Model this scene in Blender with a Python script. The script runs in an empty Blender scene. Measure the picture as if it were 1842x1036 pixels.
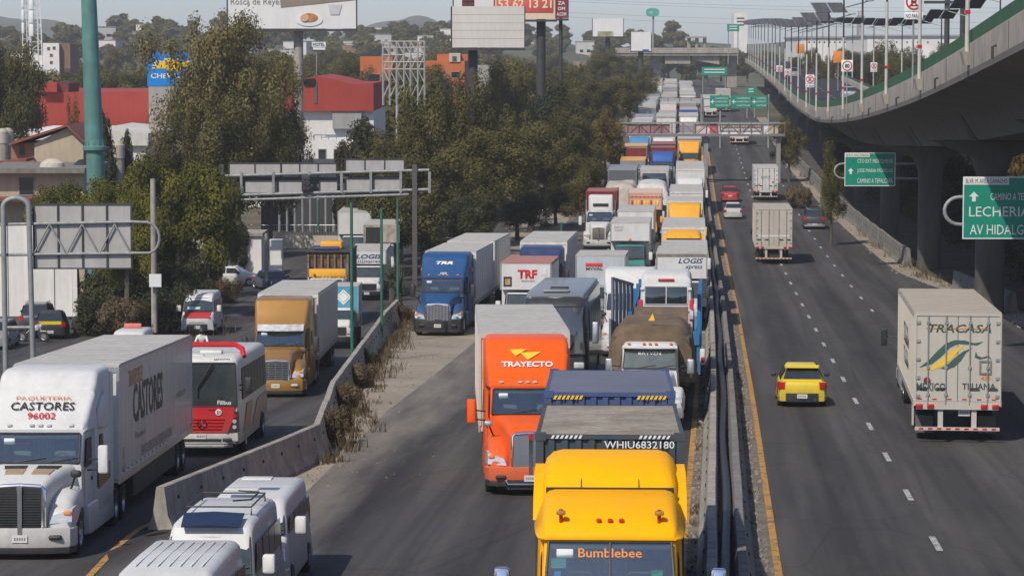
import bpy, math, random
import numpy as np
from mathutils import Vector, Matrix
random.seed(7)
R = math.radians
SC = bpy.context.scene
COL = SC.collection
# ------------------------------------------------------------------ camera, sky, sun
CZ = 12.0                                   # height of the camera on the footbridge
F = 5000.0; PW, PH = 1842.0, 1036.0         # focal length and frame, in photograph pixels
PITCH = math.atan(418.0 / F)
cam = bpy.data.cameras.new('camera'); camo = bpy.data.objects.new('camera', cam); COL.objects.link(camo)
cam.sensor_fit = 'HORIZONTAL'; cam.sensor_width = 36.0; cam.lens = 36.0 * F / PW
cam.clip_start = 0.5; cam.clip_end = 12000
camo.location = (0, 0, CZ); camo.rotation_euler = (math.pi/2 - PITCH, 0, 0)
SC.camera = camo
SUN = Vector((-0.37, -0.57, 0.735)).normalized()
W = bpy.data.worlds.new('World'); SC.world = W; W.use_nodes = True
nt = W.node_tree; nt.nodes.clear()
sky = nt.nodes.new('ShaderNodeTexSky'); sky.sky_type = 'NISHITA'; sky.sun_disc = False
sky.sun_elevation = math.asin(SUN.z); sky.sun_rotation = math.atan2(SUN.x, SUN.y)
sky.air_density = 1.0; sky.dust_density = 5.0; sky.ozone_density = 3.6; sky.altitude = 2200
bg = nt.nodes.new('ShaderNodeBackground'); bg.inputs[1].default_value = 0.132
wo = nt.nodes.new('ShaderNodeOutputWorld')
tint = nt.nodes.new('ShaderNodeMix'); tint.data_type = 'RGBA'; tint.blend_type = 'MULTIPLY'; tint.inputs[0].default_value = 1; tint.inputs[7].default_value = (1.0, .96, 1.0, 1)
nt.links.new(sky.outputs[0], tint.inputs[6]); nt.links.new(tint.outputs[2], bg.inputs[0]); nt.links.new(bg.outputs[0], wo.inputs[0])
sl = bpy.data.lights.new('sun', 'SUN'); sl.energy = 4.0; sl.angle = R(0.6); sl.color = (1.0, 0.925, 0.79)
so = bpy.data.objects.new('sun', sl); COL.objects.link(so)
so.rotation_euler = (-SUN).to_track_quat('-Z', 'Y').to_euler(); so.location = (-30, -20, 60)
SC.view_settings.view_transform = 'Standard'; SC.view_settings.look = 'None'
SC.view_settings.exposure = 0.0; SC.view_settings.gamma = 1.0
SC.cycles.max_bounces = 6; SC.cycles.volume_bounces = 0; SC.cycles.transparent_max_bounces = 6
SC.cycles.use_denoising = True
# ------------------------------------------------------------------ lie of the land
cp, sp_ = math.cos(PITCH), math.sin(PITCH)
def at(px, py, Y):                          # picture point at forward distance Y -> world point
    a = (518.0 - py) / F
    z = (a*Y*cp - Y*sp_) / (cp + a*sp_)
    D = Y*cp - z*sp_
    return Vector(((px - 921.0) / F * D, Y, CZ + z))
def ppm(Y): return F / Y
_DY = [-60, 0, 30, 50, 80, 100, 130, 160, 200, 240, 280, 380, 450, 570, 700, 1000, 3000]
_DM = [7.6, 9.0, 10.0, 10.8, 11.9, 12.6, 13.5, 14.2, 14.7, 14.75, 14.1, 11.8, 10.3, 8.2, 7.7, 7.5, 7.0]
_LY = [-60, 0, 50, 60, 66, 88, 114, 153, 180, 220, 300, 450, 600, 1000, 3000]
_LM = [7.6, 9.0, 10.75, 11.15, 11.5, 12.65, 14.1, 15.4, 16.1, 16.4, 16.3, 14.0, 11, 8.0, 7.0]
_XY = [-60, 0, 62.5, 101, 151, 215, 282, 380, 450, 570, 700, 1000, 3000]
_XX = [-3.2, 1.4, 5.95, 8.8, 12.3, 16.4, 20.5, 26.6, 30.7, 37.5, 44.5, 60, 160]
_BY = [-60, 40, 60, 66, 82, 98, 112, 137, 150, 200, 3000]
_BU = [-15.5, -15.5, -15.2, -14.8, -13.2, -14.9, -15.9, -17.6, -18.2, -18.6, -18.6]
_GY = np.arange(-60, 3000, 2.0)
def _sm(xs, ys, k=7):
    a = np.interp(_GY, xs, ys); p = np.pad(a, k, mode='edge')
    return np.convolve(p, np.ones(2*k+1)/(2*k+1), mode='valid')
_dm, _lm, _xx = _sm(_DY, _DM), _sm(_LY, _LM, 4), _sm(_XY, _XX)
def zm(Y): return CZ - float(np.interp(Y, _GY, _dm))
def zl(Y): return CZ - float(np.interp(Y, _GY, _lm))
def xl(Y): return float(np.interp(Y, _GY, _xx))
def ub(Y): return float(np.interp(Y, _BY, _BU))
def sstep(t): t = min(1.0, max(0.0, t)); return t*t*(3-2*t)
def zroad(u, Y):
    t = sstep((u - (ub(Y) - 0.55)) / 0.9)
    return zl(Y)*(1-t) + zm(Y)*t
def zland(u, Y):                            # ground sheet: roads' corridor, then rising ground far left
    z = zroad(u, Y)
    if Y > 260 and u < -45:
        z += sstep((Y-260)/500) * sstep((-45-u)/60) * 4.0
    if Y > 700: z += sstep((Y-700)/2200) * 6.0 * (1 if u < -10 or u > 60 else .4)
    return z
def gnd(px, py, left=False):                # picture point on a road surface -> (u, Y)
    lo, hi = 15.0, 900.0
    for Y in np.arange(18.0, 900.0, 0.25):
        p = at(px, py, float(Y))
        if p.z <= (zl(Y) if left else zm(Y)):
            return p.x - xl(Y), float(Y)
    return 0, 900
def slope(f, Y): return (f(Y+3) - f(Y-3)) / 6.0
# ------------------------------------------------------------------ materials
_MC = {}
def _new(name):
    m = bpy.data.materials.new(name); m.use_nodes = True
    n = m.node_tree.nodes; n.clear()
    o = n.new('ShaderNodeOutputMaterial'); b = n.new('ShaderNodeBsdfPrincipled')
    m.node_tree.links.new(b.outputs[0], o.inputs[0])
    return m, n, m.node_tree.links, b
def _ramp(n, a, b, ca, cb):
    r = n.new('ShaderNodeValToRGB'); e = r.color_ramp.elements
    e[0].position = a; e[1].position = b; e[0].color = (*ca, 1) if len(ca) == 3 else ca; e[1].color = (*cb, 1) if len(cb) == 3 else cb
    return r
def _mix(n, l, fac, a, b, mode='MIX'):
    x = n.new('ShaderNodeMix'); x.data_type = 'RGBA'; x.blend_type = mode
    for sock, v in ((0, fac), (6, a), (7, b)):
        if hasattr(v, 'links'): l.new(v, x.inputs[sock])
        elif sock == 0: x.inputs[0].default_value = v
        else: x.inputs[sock].default_value = (*v[:3], 1)
    return x.outputs[2]
def _coord(n, l, scale=(1, 1, 1), uv=False, rnd=True):
    t = n.new('ShaderNodeTexCoord'); v = t.outputs['UV' if uv else 'Object']
    if rnd and not uv:
        oi = n.new('ShaderNodeObjectInfo'); mu = n.new('ShaderNodeMath'); mu.operation = 'MULTIPLY'; mu.inputs[1].default_value = 37.0
        l.new(oi.outputs['Random'], mu.inputs[0])
        ad = n.new('ShaderNodeVectorMath'); l.new(v, ad.inputs[0]); l.new(mu.outputs[0], ad.inputs[1]); v = ad.outputs[0]
    if scale != (1, 1, 1):
        mp = n.new('ShaderNodeMapping'); mp.inputs['Scale'].default_value = scale; l.new(v, mp.inputs[0]); v = mp.outputs[0]
    return v
def _noise(n, l, v, s, d=5, rough=.6):
    x = n.new('ShaderNodeTexNoise'); x.inputs['Scale'].default_value = s; x.inputs['Detail'].default_value = d
    x.inputs['Roughness'].default_value = rough; l.new(v, x.inputs[0]); return x.outputs[0]
def mat(name, col, rough=.55, metal=0., coat=0., var=.1, scale=2.5, dirt=0., dcol=(.17, .145, .115), bump=0., bscale=20., spec=.5, low=0.):
    if name in _MC: return _MC[name]
    m, n, l, b = _new(name)
    v = _coord(n, l)
    f = _noise(n, l, v, scale)
    r = _ramp(n, .3, .7, tuple(c*(1-var) for c in col), tuple(min(1, c*(1+var)) for c in col)); l.new(f, r.inputs[0])
    c = r.outputs[0]
    if dirt:
        v2 = _coord(n, l, (2.2, 2.2, .35)); f2 = _noise(n, l, v2, 1.6, 7, .7)
        r2 = _ramp(n, .42, .78, (0, 0, 0), (dirt, dirt, dirt)); l.new(f2, r2.inputs[0])
        c = _mix(n, l, r2.outputs[0], c, dcol)
    if low:          # road dust thrown up on the lower body
        sz = n.new('ShaderNodeSeparateXYZ'); tc_ = n.new('ShaderNodeTexCoord'); l.new(tc_.outputs['Object'], sz.inputs[0])
        mz = n.new('ShaderNodeMapRange'); mz.inputs[1].default_value = 1.7; mz.inputs[2].default_value = .35; l.new(sz.outputs[2], mz.inputs[0])
        nz = _noise(n, l, v, 3.5, 6, .7); ml = n.new('ShaderNodeMath'); ml.operation = 'MULTIPLY'; l.new(mz.outputs[0], ml.inputs[0]); l.new(nz, ml.inputs[1]); m2 = n.new('ShaderNodeMath'); m2.operation = 'MULTIPLY'; m2.inputs[1].default_value = low*1.6; m2.use_clamp = True; l.new(ml.outputs[0], m2.inputs[0]); c = _mix(n, l, m2.outputs[0], c, dcol)
    l.new(c, b.inputs['Base Color'])
    if dirt:
        rr_ = n.new('ShaderNodeMath'); rr_.operation = 'MULTIPLY_ADD'; rr_.inputs[1].default_value = .5; rr_.inputs[2].default_value = rough; l.new(r2.outputs[0], rr_.inputs[0]); l.new(rr_.outputs[0], b.inputs['Roughness'])
    b.inputs['Roughness'].default_value = rough; b.inputs['Metallic'].default_value = metal
    b.inputs['Coat Weight'].default_value = coat; b.inputs['Coat Roughness'].default_value = .08
    b.inputs['Specular IOR Level'].default_value = spec
    if bump:
        f3 = _noise(n, l, v, bscale, 4); bp = n.new('ShaderNodeBump'); bp.inputs['Strength'].default_value = bump
        bp.inputs['Distance'].default_value = .05; l.new(f3, bp.inputs['Height']); l.new(bp.outputs[0], b.inputs['Normal'])
    _MC[name] = m; return m
def paint(name, col, dirt=.35): return mat('paint_'+name, col, .42, 0, .14, .06, 1.2, dirt, spec=.3, low=.45)
def glassm(name='window_glass', col=(.018, .024, .026), rough=.06):
    if name in _MC: return _MC[name]
    m, n, l, b = _new(name)
    v = _coord(n, l, (1.2, 1.2, .8)); f = _noise(n, l, v, 1.7, 4)
    r = _ramp(n, .35, .7, tuple(c*.85 for c in col), tuple(c*1.4 for c in col)); l.new(f, r.inputs[0]); l.new(r.outputs[0], b.inputs['Base Color'])
    b.inputs['Roughness'].default_value = rough; b.inputs['Specular IOR Level'].default_value = .9
    b.inputs['Coat Weight'].default_value = .9; b.inputs['Coat Roughness'].default_value = .02
    _MC[name] = m; return m
GLASS = glassm(); GLASS_S = mat('side_glass', (.018, .02, .022), .35, spec=.1, var=.4); GLASS_G = glassm('windscreen_glass', (.03, .045, .045))
def clearglass(name, tint=(.80, .90, .87), refl=.20):
    m = bpy.data.materials.new(name); m.use_nodes = True; n = m.node_tree.nodes; n.clear(); l = m.node_tree.links; o = n.new('ShaderNodeOutputMaterial')
    lw = n.new('ShaderNodeLayerWeight'); lw.inputs[0].default_value = .25; ad = n.new('ShaderNodeMath'); ad.operation = 'MULTIPLY_ADD'; ad.use_clamp = True; ad.inputs[1].default_value = .8; ad.inputs[2].default_value = refl; l.new(lw.outputs['Fresnel'], ad.inputs[0])
    t = n.new('ShaderNodeBsdfTransparent'); t.inputs[0].default_value = (*tint, 1); g = n.new('ShaderNodeBsdfGlossy'); g.inputs['Roughness'].default_value = .04; g.inputs[0].default_value = (.9, .93, .95, 1)
    x = n.new('ShaderNodeMixShader'); l.new(ad.outputs[0], x.inputs[0]); l.new(t.outputs[0], x.inputs[1]); l.new(g.outputs[0], x.inputs[2]); l.new(x.outputs[0], o.inputs[0]); return m
CLEAR = clearglass('clear_windscreen')
RUBBER = mat('tyre_rubber', (.018, .018, .019), .8, var=.3, dirt=.35, dcol=(.09, .08, .07))
BLACK = mat('black_plastic', (.02, .02, .022), .5, var=.2, dirt=.25, dcol=(.1, .09, .08))
DARK = mat('dark_steel', (.035, .035, .037), .6, var=.25, dirt=.4, dcol=(.1, .085, .07))
CHROME = mat('chrome', (.72, .73, .75), .14, 1.0, var=.08)
ALU = mat('aluminium', (.55, .56, .57), .35, .85, var=.12, dirt=.3)
GALV = mat('galvanised_steel', (.30, .31, .31), .6, .3, var=.15, dirt=.45, dcol=(.12, .1, .085))
CONC = mat('concrete', (.34, .315, .27), .9, var=.25, scale=1.2, dirt=.75, dcol=(.12, .108, .095), bump=.25)
CONC_D = mat('worn_concrete', (.20, .187, .165), .92, var=.25, scale=1.5, dirt=.75, dcol=(.085, .078, .07), bump=.35)
WHITE = paint('white', (.68, .67, .65)); WHITE_C = paint('clean_white', (.62, .615, .60), .2)
TRAILER_W = mat('trailer_white', (.68, .66, .625), .5, .0, .1, .08, .9, .5, (.24, .20, .155))
ROOF_W = mat('dusty_roof', (.47, .45, .415), .6, 0, 0, .12, .8, .65, (.25, .22, .18))
ROOF_B = mat('dusty_beige_roof', (.42, .37, .31), .6, 0, 0, .1, .8, .5, (.28, .23, .17))
LAMP_R = mat('red_lens', (.5, .012, .012), .25, 0, .5); LAMP_A = mat('amber_lens', (.75, .22, .02), .25, 0, .5)
LAMP_C = mat('clear_lens', (.62, .64, .66), .12, .3, .8, .15)
PLATE = mat('plate_white', (.62, .62, .6), .5, var=.06)
ORANGE = mat('paint_orange', (.82, .105, .006), .42, 0, .06, .05, 1.2, .2, spec=.18, low=.5); YELLOW = mat('paint_yellow', (.92, .42, .0008), .45, 0, .0, .04, 1.2, .10, spec=.08); BLUE = paint('blue', (.012, .072, .20), .15)
BRONZE = mat('paint_bronze', (.40, .205, .045), .34, .35, .4, .06, 1.2, .2); RED = paint('red', (.52, .012, .02), .12)
TEAL = mat('teal_paint', (.085, .225, .20), .5, 0, .1, .2, .8, .5, (.05, .07, .06))
GREENP = mat('green_post_paint', (.02, .13, .085), .5, var=.2, dirt=.35)
SIGNG = mat('sign_green', (.003, .24, .16), .45, var=.08); SIGNW = mat('sign_white', (.70, .71, .70), .5, var=.05)
INK = mat('black_lettering', (.015, .015, .017), .5, var=.1); INKR = mat('red_lettering', (.50, .015, .015), .5, var=.1)
INKO = mat('orange_lettering', (.62, .2, .02), .5, var=.1); INKB = mat('navy_lettering', (.02, .045, .13), .5, var=.1)
INKG = mat('dark_green_lettering', (.03, .075, .06), .5, var=.1); INKGR = mat('grey_lettering', (.2, .19, .18), .5, var=.1)
INKY = mat('yellow_lettering', (.8, .5, .03), .5, var=.1)
# ------------------------------------------------------------------ mesh building
class MB:
    def __init__(s): s.v, s.f, s.m, s.mats = [], [], [], []
    def mi(s, m):
        if m not in s.mats: s.mats.append(m)
        return s.mats.index(m)
    def add(s, vs, fs, m):
        k = len(s.v); i = s.mi(m); s.v += [tuple(p) for p in vs]
        for f in fs: s.f.append([a+k for a in f]); s.m.append(i)
        return s
    def hexa(s, p, m):          # 8 points: bottom ring 0-3, top ring 4-7
        return s.add(p, [(3, 2, 1, 0), (4, 5, 6, 7), (0, 1, 5, 4), (1, 2, 6, 5), (2, 3, 7, 6), (3, 0, 4, 7)], m)
    def box(s, x0, x1, y0, y1, z0, z1, m):
        return s.hexa([(x0, y0, z0), (x1, y0, z0), (x1, y1, z0), (x0, y1, z0), (x0, y0, z1), (x1, y0, z1), (x1, y1, z1), (x0, y1, z1)], m)
    def rings(s, rs, m, cap=True, closed=True):
        k = len(rs[0]); vs = [p for r in rs for p in r]; fs = []
        for i in range(len(rs)-1):
            for j in range(k if closed else k-1):
                a = i*k+j; b = i*k+(j+1) % k
                fs.append((a, b, b+k, a+k))
        if cap:
            fs.append(tuple(range(k-1, -1, -1))); fs.append(tuple((len(rs)-1)*k+j for j in range(k)))
        return s.add(vs, fs, m)
    def rbox(s, x0, x1, y0, y1, z0, z1, m, r=.03):     # box with all edges rounded off
        r = min(r, (x1-x0)*.49, (y1-y0)*.49, (z1-z0)*.49)
        def ring(y, e):
            q = []; rr = r
            for cx, cz, a0 in ((x1-rr, z1-rr, 0), (x0+rr, z1-rr, 90), (x0+rr, z0+rr, 180), (x1-rr, z0+rr, 270)):
                for a in (0, 45, 90):
                    t = R(a0+a); q.append((cx+(rr-e)*math.cos(t), y, cz+(rr-e)*math.sin(t)))
            return q
        return s.rings([ring(y0, r*.999), ring(y0+r*.3, r*.3), ring(y0+r, 0), ring(y1-r, 0), ring(y1-r*.3, r*.3), ring(y1, r*.999)], m)
    def loft(s, st, m, cap=True):      # stations (y, half width bottom, half width top, z0, z1, r_top, r_bottom, x offset)
        rs = []
        for q in st:
            y, wb, wt, z0, z1 = q[:5]; rt = q[5] if len(q) > 5 else .08; rb = q[6] if len(q) > 6 else .04; ox = q[7] if len(q) > 7 else 0
            rt = min(rt, (z1-z0)*.45, wt*.9); rb = min(rb, (z1-z0)*.45, wb*.9); ring = []
            for sx, a0, cx, cz, rr in ((1, 0, wt-rt, z1-rt, rt), (-1, 90, -(wt-rt), z1-rt, rt), (-1, 180, -(wb-rb), z0+rb, rb), (1, 270, wb-rb, z0+rb, rb)):
                for a in (0, 30, 60, 90):
                    t = R(a0+a); ring.append((ox+cx+rr*math.cos(t), y, cz+rr*math.sin(t)))
            rs.append(ring)
        return s.rings(rs, m, cap)
    def cyl(s, p, q, r, m, n=10, r2=None, cap=True):
        p, q = Vector(p), Vector(q); d = (q-p).normalized()
        a = d.orthogonal().normalized(); b = d.cross(a); r2 = r if r2 is None else r2
        rs = [[tuple(c + (a*math.cos(2*math.pi*i/n) + b*math.sin(2*math.pi*i/n))*rr) for i in range(n)] for c, rr in ((p, r), (q, r2))]
        return s.rings(rs, m, cap)
    def tube(s, pts, r, m, n=8, radii=None):
        pts = [Vector(p) for p in pts]; rs = []; a = None
        for i, p in enumerate(pts):
            d = (pts[min(i+1, len(pts)-1)] - pts[max(i-1, 0)]).normalized()
            a = d.orthogonal().normalized() if a is None else (a - d*a.dot(d)).normalized()
            b = d.cross(a); rr = radii[i] if radii else r
            rs.append([tuple(p + (a*math.cos(2*math.pi*k/n) + b*math.sin(2*math.pi*k/n))*rr) for k in range(n)])
        return s.rings(rs, m)
    def prz(s, out, z0, z1, m, ch=.0, top=None):       # plan outline raised z0..z1 (outline counter-clockwise); ch draws the top in
        c = Vector((sum(p[0] for p in out)/len(out), sum(p[1] for p in out)/len(out)))
        def sh(k, z): return [(c.x+(p[0]-c.x)*k, c.y+(p[1]-c.y)*k, z) for p in out]
        rs = [sh(1, z0), sh(1, z1)] if not ch else [sh(1-ch, z0), sh(1, z0+ch), sh(1, z1-ch), sh(1-ch, z1)]
        return s.rings(rs, m)
    def prx(s, out, x0, x1, m):        # side outline (y,z) extruded in x
        return s.rings([[(x0, p[0], p[1]) for p in out], [(x1, p[0], p[1]) for p in out]], m)
    def pry(s, out, y0, y1, m):        # front outline (x,z) extruded in y
        return s.rings([[(p[0], y0, p[1]) for p in out], [(p[0], y1, p[1]) for p in out]], m)
    def sheet(s, pts, m, t=.012):      # a bent pane: rows of points, given thickness along its own normal
        rows = [[Vector(p) for p in r] for r in pts]
        nrm = (rows[0][-1]-rows[0][0]).cross(rows[-1][0]-rows[0][0]).normalized()*t
        k = len(rows[0]); vs = [p for r in rows for p in r] + [p-nrm for r in rows for p in r]; N = len(rows)*k; fs = []
        for i in range(len(rows)-1):
            for j in range(k-1):
                a = i*k+j; fs.append((a, a+1, a+k+1, a+k)); fs.append((N+a+k, N+a+k+1, N+a+1, N+a))
        edge = [j for j in range(k)] + [i*k+k-1 for i in range(1, len(rows))] + [(len(rows)-1)*k+j for j in range(k-2, -1, -1)] + [i*k for i in range(len(rows)-2, 0, -1)]
        for i in range(len(edge)):
            a, b = edge[i], edge[(i+1) % len(edge)]; fs.append((b, a, N+a, N+b))
        return s.add(vs, fs, m)
    def lathe(s, prof, m, c=(0, 0, 0), n=24, axis='x'):
        rs = []
        for i in range(n):
            t = 2*math.pi*i/n
            rs.append([(c[0]+h, c[1]+r*math.cos(t), c[2]+r*math.sin(t)) if axis == 'x' else (c[0]+r*math.cos(t), c[1]+r*math.sin(t), c[2]+h) for h, r in prof])
        k = len(prof); vs = [p for r in rs for p in r]; fs = []
        for i in range(n):
            for j in range(k-1):
                a = i*k+j; b = ((i+1) % n)*k+j; fs.append((a, b, b+1, a+1))
        return s.add(vs, fs, m)
    def mesh(s, name, smooth=True, ang=38):
        me = bpy.data.meshes.new(name); me.from_pydata(s.v, [], s.f)
        for m in s.mats: me.materials.append(m)
        me.polygons.foreach_set('material_index', s.m)
        import bmesh
        bm = bmesh.new(); bm.from_mesh(me); bmesh.ops.recalc_face_normals(bm, faces=bm.faces[:]); bm.to_mesh(me); bm.free()
        if smooth:
            me.polygons.foreach_set('use_smooth', [True]*len(me.polygons)); me.set_sharp_from_angle(angle=R(ang))
        me.update(); return me
    def build(s, name, parent=None, loc=None, label=None, smooth=True, ang=38):
        return link(s.mesh(name, smooth, ang), name, parent, loc, label)
def link(me, name, parent=None, loc=None, label=None):
    o = bpy.data.objects.new(name, me); COL.objects.link(o)
    if parent is not None: o.parent = parent
    if loc is not None: o.location = loc
    if label: o['label'] = label
    return o
def tag(o, label, cat, group=None):
    o['label'] = label; o['category'] = cat
    if group: o['group'] = group
    return o
def thing(name, label, cat, group=None, loc=(0, 0, 0), rz=0.):
    o = bpy.data.objects.new(name, None); COL.objects.link(o); o.location = loc; o.rotation_euler = (0, 0, rz)
    return tag(o, label, cat, group)
def kind(o, k): o['kind'] = k; return o
KIDS = {}
def dup(root, label=None, group=None):      # copy of a thing with its parts and sub-parts
    kids = {}
    for o in COL.objects:
        if o.parent: kids.setdefault(o.parent.name, []).append(o)
    def rec(o, par):
        c = o.copy(); COL.objects.link(c); c.parent = par
        for k in kids.get(o.name, []): rec(k, c)
        return c
    r = rec(root, None)
    if label: r['label'] = label
    if group: r['group'] = group
    return r
def text(s, m, parent, loc, rot, w=None, h=None, name='lettering', bold=.0, shear=0., ext=.004):
    cu = bpy.data.curves.new('t', 'FONT'); cu.body = s; cu.align_x = 'CENTER'; cu.align_y = 'CENTER'; cu.size = 1; cu.extrude = 0
    cu.offset = bold; cu.shear = shear; cu.resolution_u = 2
    to = bpy.data.objects.new('t', cu); COL.objects.link(to)
    bpy.context.view_layer.update()
    me = bpy.data.meshes.new_from_object(to.evaluated_get(bpy.context.evaluated_depsgraph_get()))
    bpy.data.objects.remove(to); bpy.data.curves.remove(cu)
    n = len(me.vertices)
    if n == 0: return None
    co = np.empty(n*3, np.float32); me.vertices.foreach_get('co', co); co = co.reshape(-1, 3)
    lo, hi = co.min(0), co.max(0); d = np.maximum(hi-lo, 1e-4); c = (lo+hi)/2
    sx = w/d[0] if w else h/d[1]; sy = h/d[1] if h else sx
    co = (co-c)*np.array([sx, sy, 1]); co[:, 2] = ext
    me.vertices.foreach_set('co', co.ravel()); me.materials.clear(); me.materials.append(m); me.update()
    o = link(me, name, parent, loc); o.rotation_euler = tuple(R(a) for a in rot); return o
FRONT, RIGHT, LEFT, REAR = (90, 0, 0), (90, 0, 90), (90, 0, -90), (90, 0, 180)
def put(root, u, Y, left=False, away=False, L=0., yaw=0., x=None):
    f = zl if left else zm
    o = Y + L if away else Y
    X = xl(Y) + u if x is None else x
    k = 0.0 if left else slope(xl, Y); g = math.atan(slope(f, Y + (L/2 if away else 6)))
    if away:
        root.location = (X + k*L, o, f(o)); root.rotation_euler = (-g, 0, math.pi - math.atan(k) + R(yaw))
    else:
        root.location = (X, Y, f(Y)); root.rotation_euler = (g, 0, -math.atan(k) + R(yaw))
    return root
# ------------------------------------------------------------------ vehicle pieces
_WM = {}
def wheel_mesh(r, w, rim, dual=False, lo=False):
    k = (r, w, rim.name, dual, lo)
    if k in _WM: return _WM[k]
    n = 14 if lo else 26
    t = MB(); h = w/2
    offs = (-h-.02, h+.02) if dual else (0,)
    for o in offs:
        t.lathe([(o-h, r*.55), (o-h, r*.9), (o-h*.75, r), (o+h*.75, r), (o+h, r*.9), (o+h, r*.55)], RUBBER, n=n)
    q = MB(); e = h + (h+.02 if dual else 0)
    for s in (-1, 1):
        d = e*s
        if dual: q.lathe([(d*.98, r*.56), (d*.96, r*.5), (d*.35, r*.42), (d*.32, r*.22), (d*.85, r*.2), (d*.88, .0)], rim, n=n)
        else: q.lathe([(d*.98, r*.56), (d*1.0, r*.5), (d*.55, r*.4), (d*.62, r*.22), (d*.98, r*.18), (d*1.0, .0)], rim, n=n)
    if not lo:
        for i in range(10):
            a = 2*math.pi*i/10
            for s in (-1, 1):
                b = e*s*(.36 if dual else .64)
                q.cyl((b, r*.31*math.cos(a), r*.31*math.sin(a)), (b+s*.03, r*.31*math.cos(a), r*.31*math.sin(a)), r*.035, DARK, 6)
    _WM[k] = (t.mesh('tyre', ang=45), q.mesh('rim', ang=45)); return _WM[k]
def wheel(root, x, y, r=.5, w=.28, rim=ALU, dual=False, lo=False):
    t, q = wheel_mesh(r, w, rim, dual, lo)
    o = link(t, 'wheel', root, (x, y, r)); link(q, 'rim', o); return o
def mirror(root, x, y, z, m, h=.62, lo=False, arm=None):
    b = MB().rbox(x-.12, x+.12, y-.07, y+.12, z, z+h, m, .05); b.sheet([[(x-.09, y+.125, z+.05), (x-.09, y+.125, z+h-.05)], [(x+.09, y+.125, z+.05), (x+.09, y+.125, z+h-.05)]], GLASS, .004)
    o = b.build('mirror', root); s = 1 if x > 0 else -1
    if not lo:
        a = MB()
        for zz in (z+.12, z+h*.55): a.tube([(x, y, zz), (x-s*.18, y+.02, zz-.02), (x-s*.38, y+.12, zz-.05)], .022, BLACK, 6)
        a.build('mirror_bracket', o)
    return o
def plate(par, x, y, z, rot=FRONT, w=.34, h=.16, m=PLATE):
    s = -1 if rot == FRONT else 1
    o = MB().box(x-w/2, x+w/2, y-.01, y+.01, z-h/2, z+h/2, m).build('licence_plate', par)
    b = MB()
    for i in range(5): b.box(x-w*.36+i*w*.16, x-w*.36+i*w*.16+w*.1, y+s*.011, y+s*.013, z-h*.2, z+h*.2, INKGR)
    b.build('plate_figures', o); return o
def windscreen(root, rows, m=GLASS_G, split=False, wipers=True, name='windscreen'):
    o = MB().sheet(rows, m, -.012).build(name, root)
    f = MB(); P = [[Vector(p) for p in r] for r in rows]; n = (P[0][-1]-P[0][0]).cross(P[-1][0]-P[0][0]).normalized()
    if n.y > 0: n = -n
    e = .014
    for a in (P[0], P[-1], [r[0] for r in P], [r[-1] for r in P]): f.tube([p+n*e for p in a], .022, BLACK, 6)
    if split:
        k = len(P[0])//2; f.tube([r[k]+n*e for r in P], .02, BLACK, 6)
    f.build('gasket', o)
    if wipers:
        k = len(P[0]); b = MB()
        for j in (k//4, (k*5)//8):
            a = P[0][j]+n*.03; c = P[0][min(k-1, j+k//3)]*.82+P[-1][min(k-1, j+k//3)]*.18+n*.03; b.tube([a, c], .012, BLACK, 5)
        b.build('wiper', o)
    return o
def arcrow(w, y, z, sag=.14, n=9, x0=0):
    return [(x0 + w*(2*i/(n-1)-1), y + sag*(2*i/(n-1)-1)**2, z) for i in range(n)]
def pane(root, pts, m=GLASS, name='side_window', t=.012):
    return MB().sheet(pts, m, t).build(name, root)
def sidepane(root, s, x, poly, m=GLASS_S, name='side_window', xt=None):     # polygon (y,z) on side s at |x|
    zs = [p[1] for p in poly]; z0, z1 = min(zs), max(zs); xt = x if xt is None else xt
    def X(z): return s*(x + (xt-x)*((z-z0)/(z1-z0 or 1)) + .004)
    a = [(X(z), y, z) for y, z in poly]; b = [(X(z)+s*.012, y, z) for y, z in poly]
    return MB().rings([a, b], m).build(name, root)
def marker_lights(root, xs, y, z, m=LAMP_A, r=.05, name='marker_light'):
    for x in xs: MB().rbox(x-r*1.3, x+r*1.3, y-.05, y+.06, z-.01, z+.05, m, .02).build(name, root)
STACK = CHROME
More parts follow.
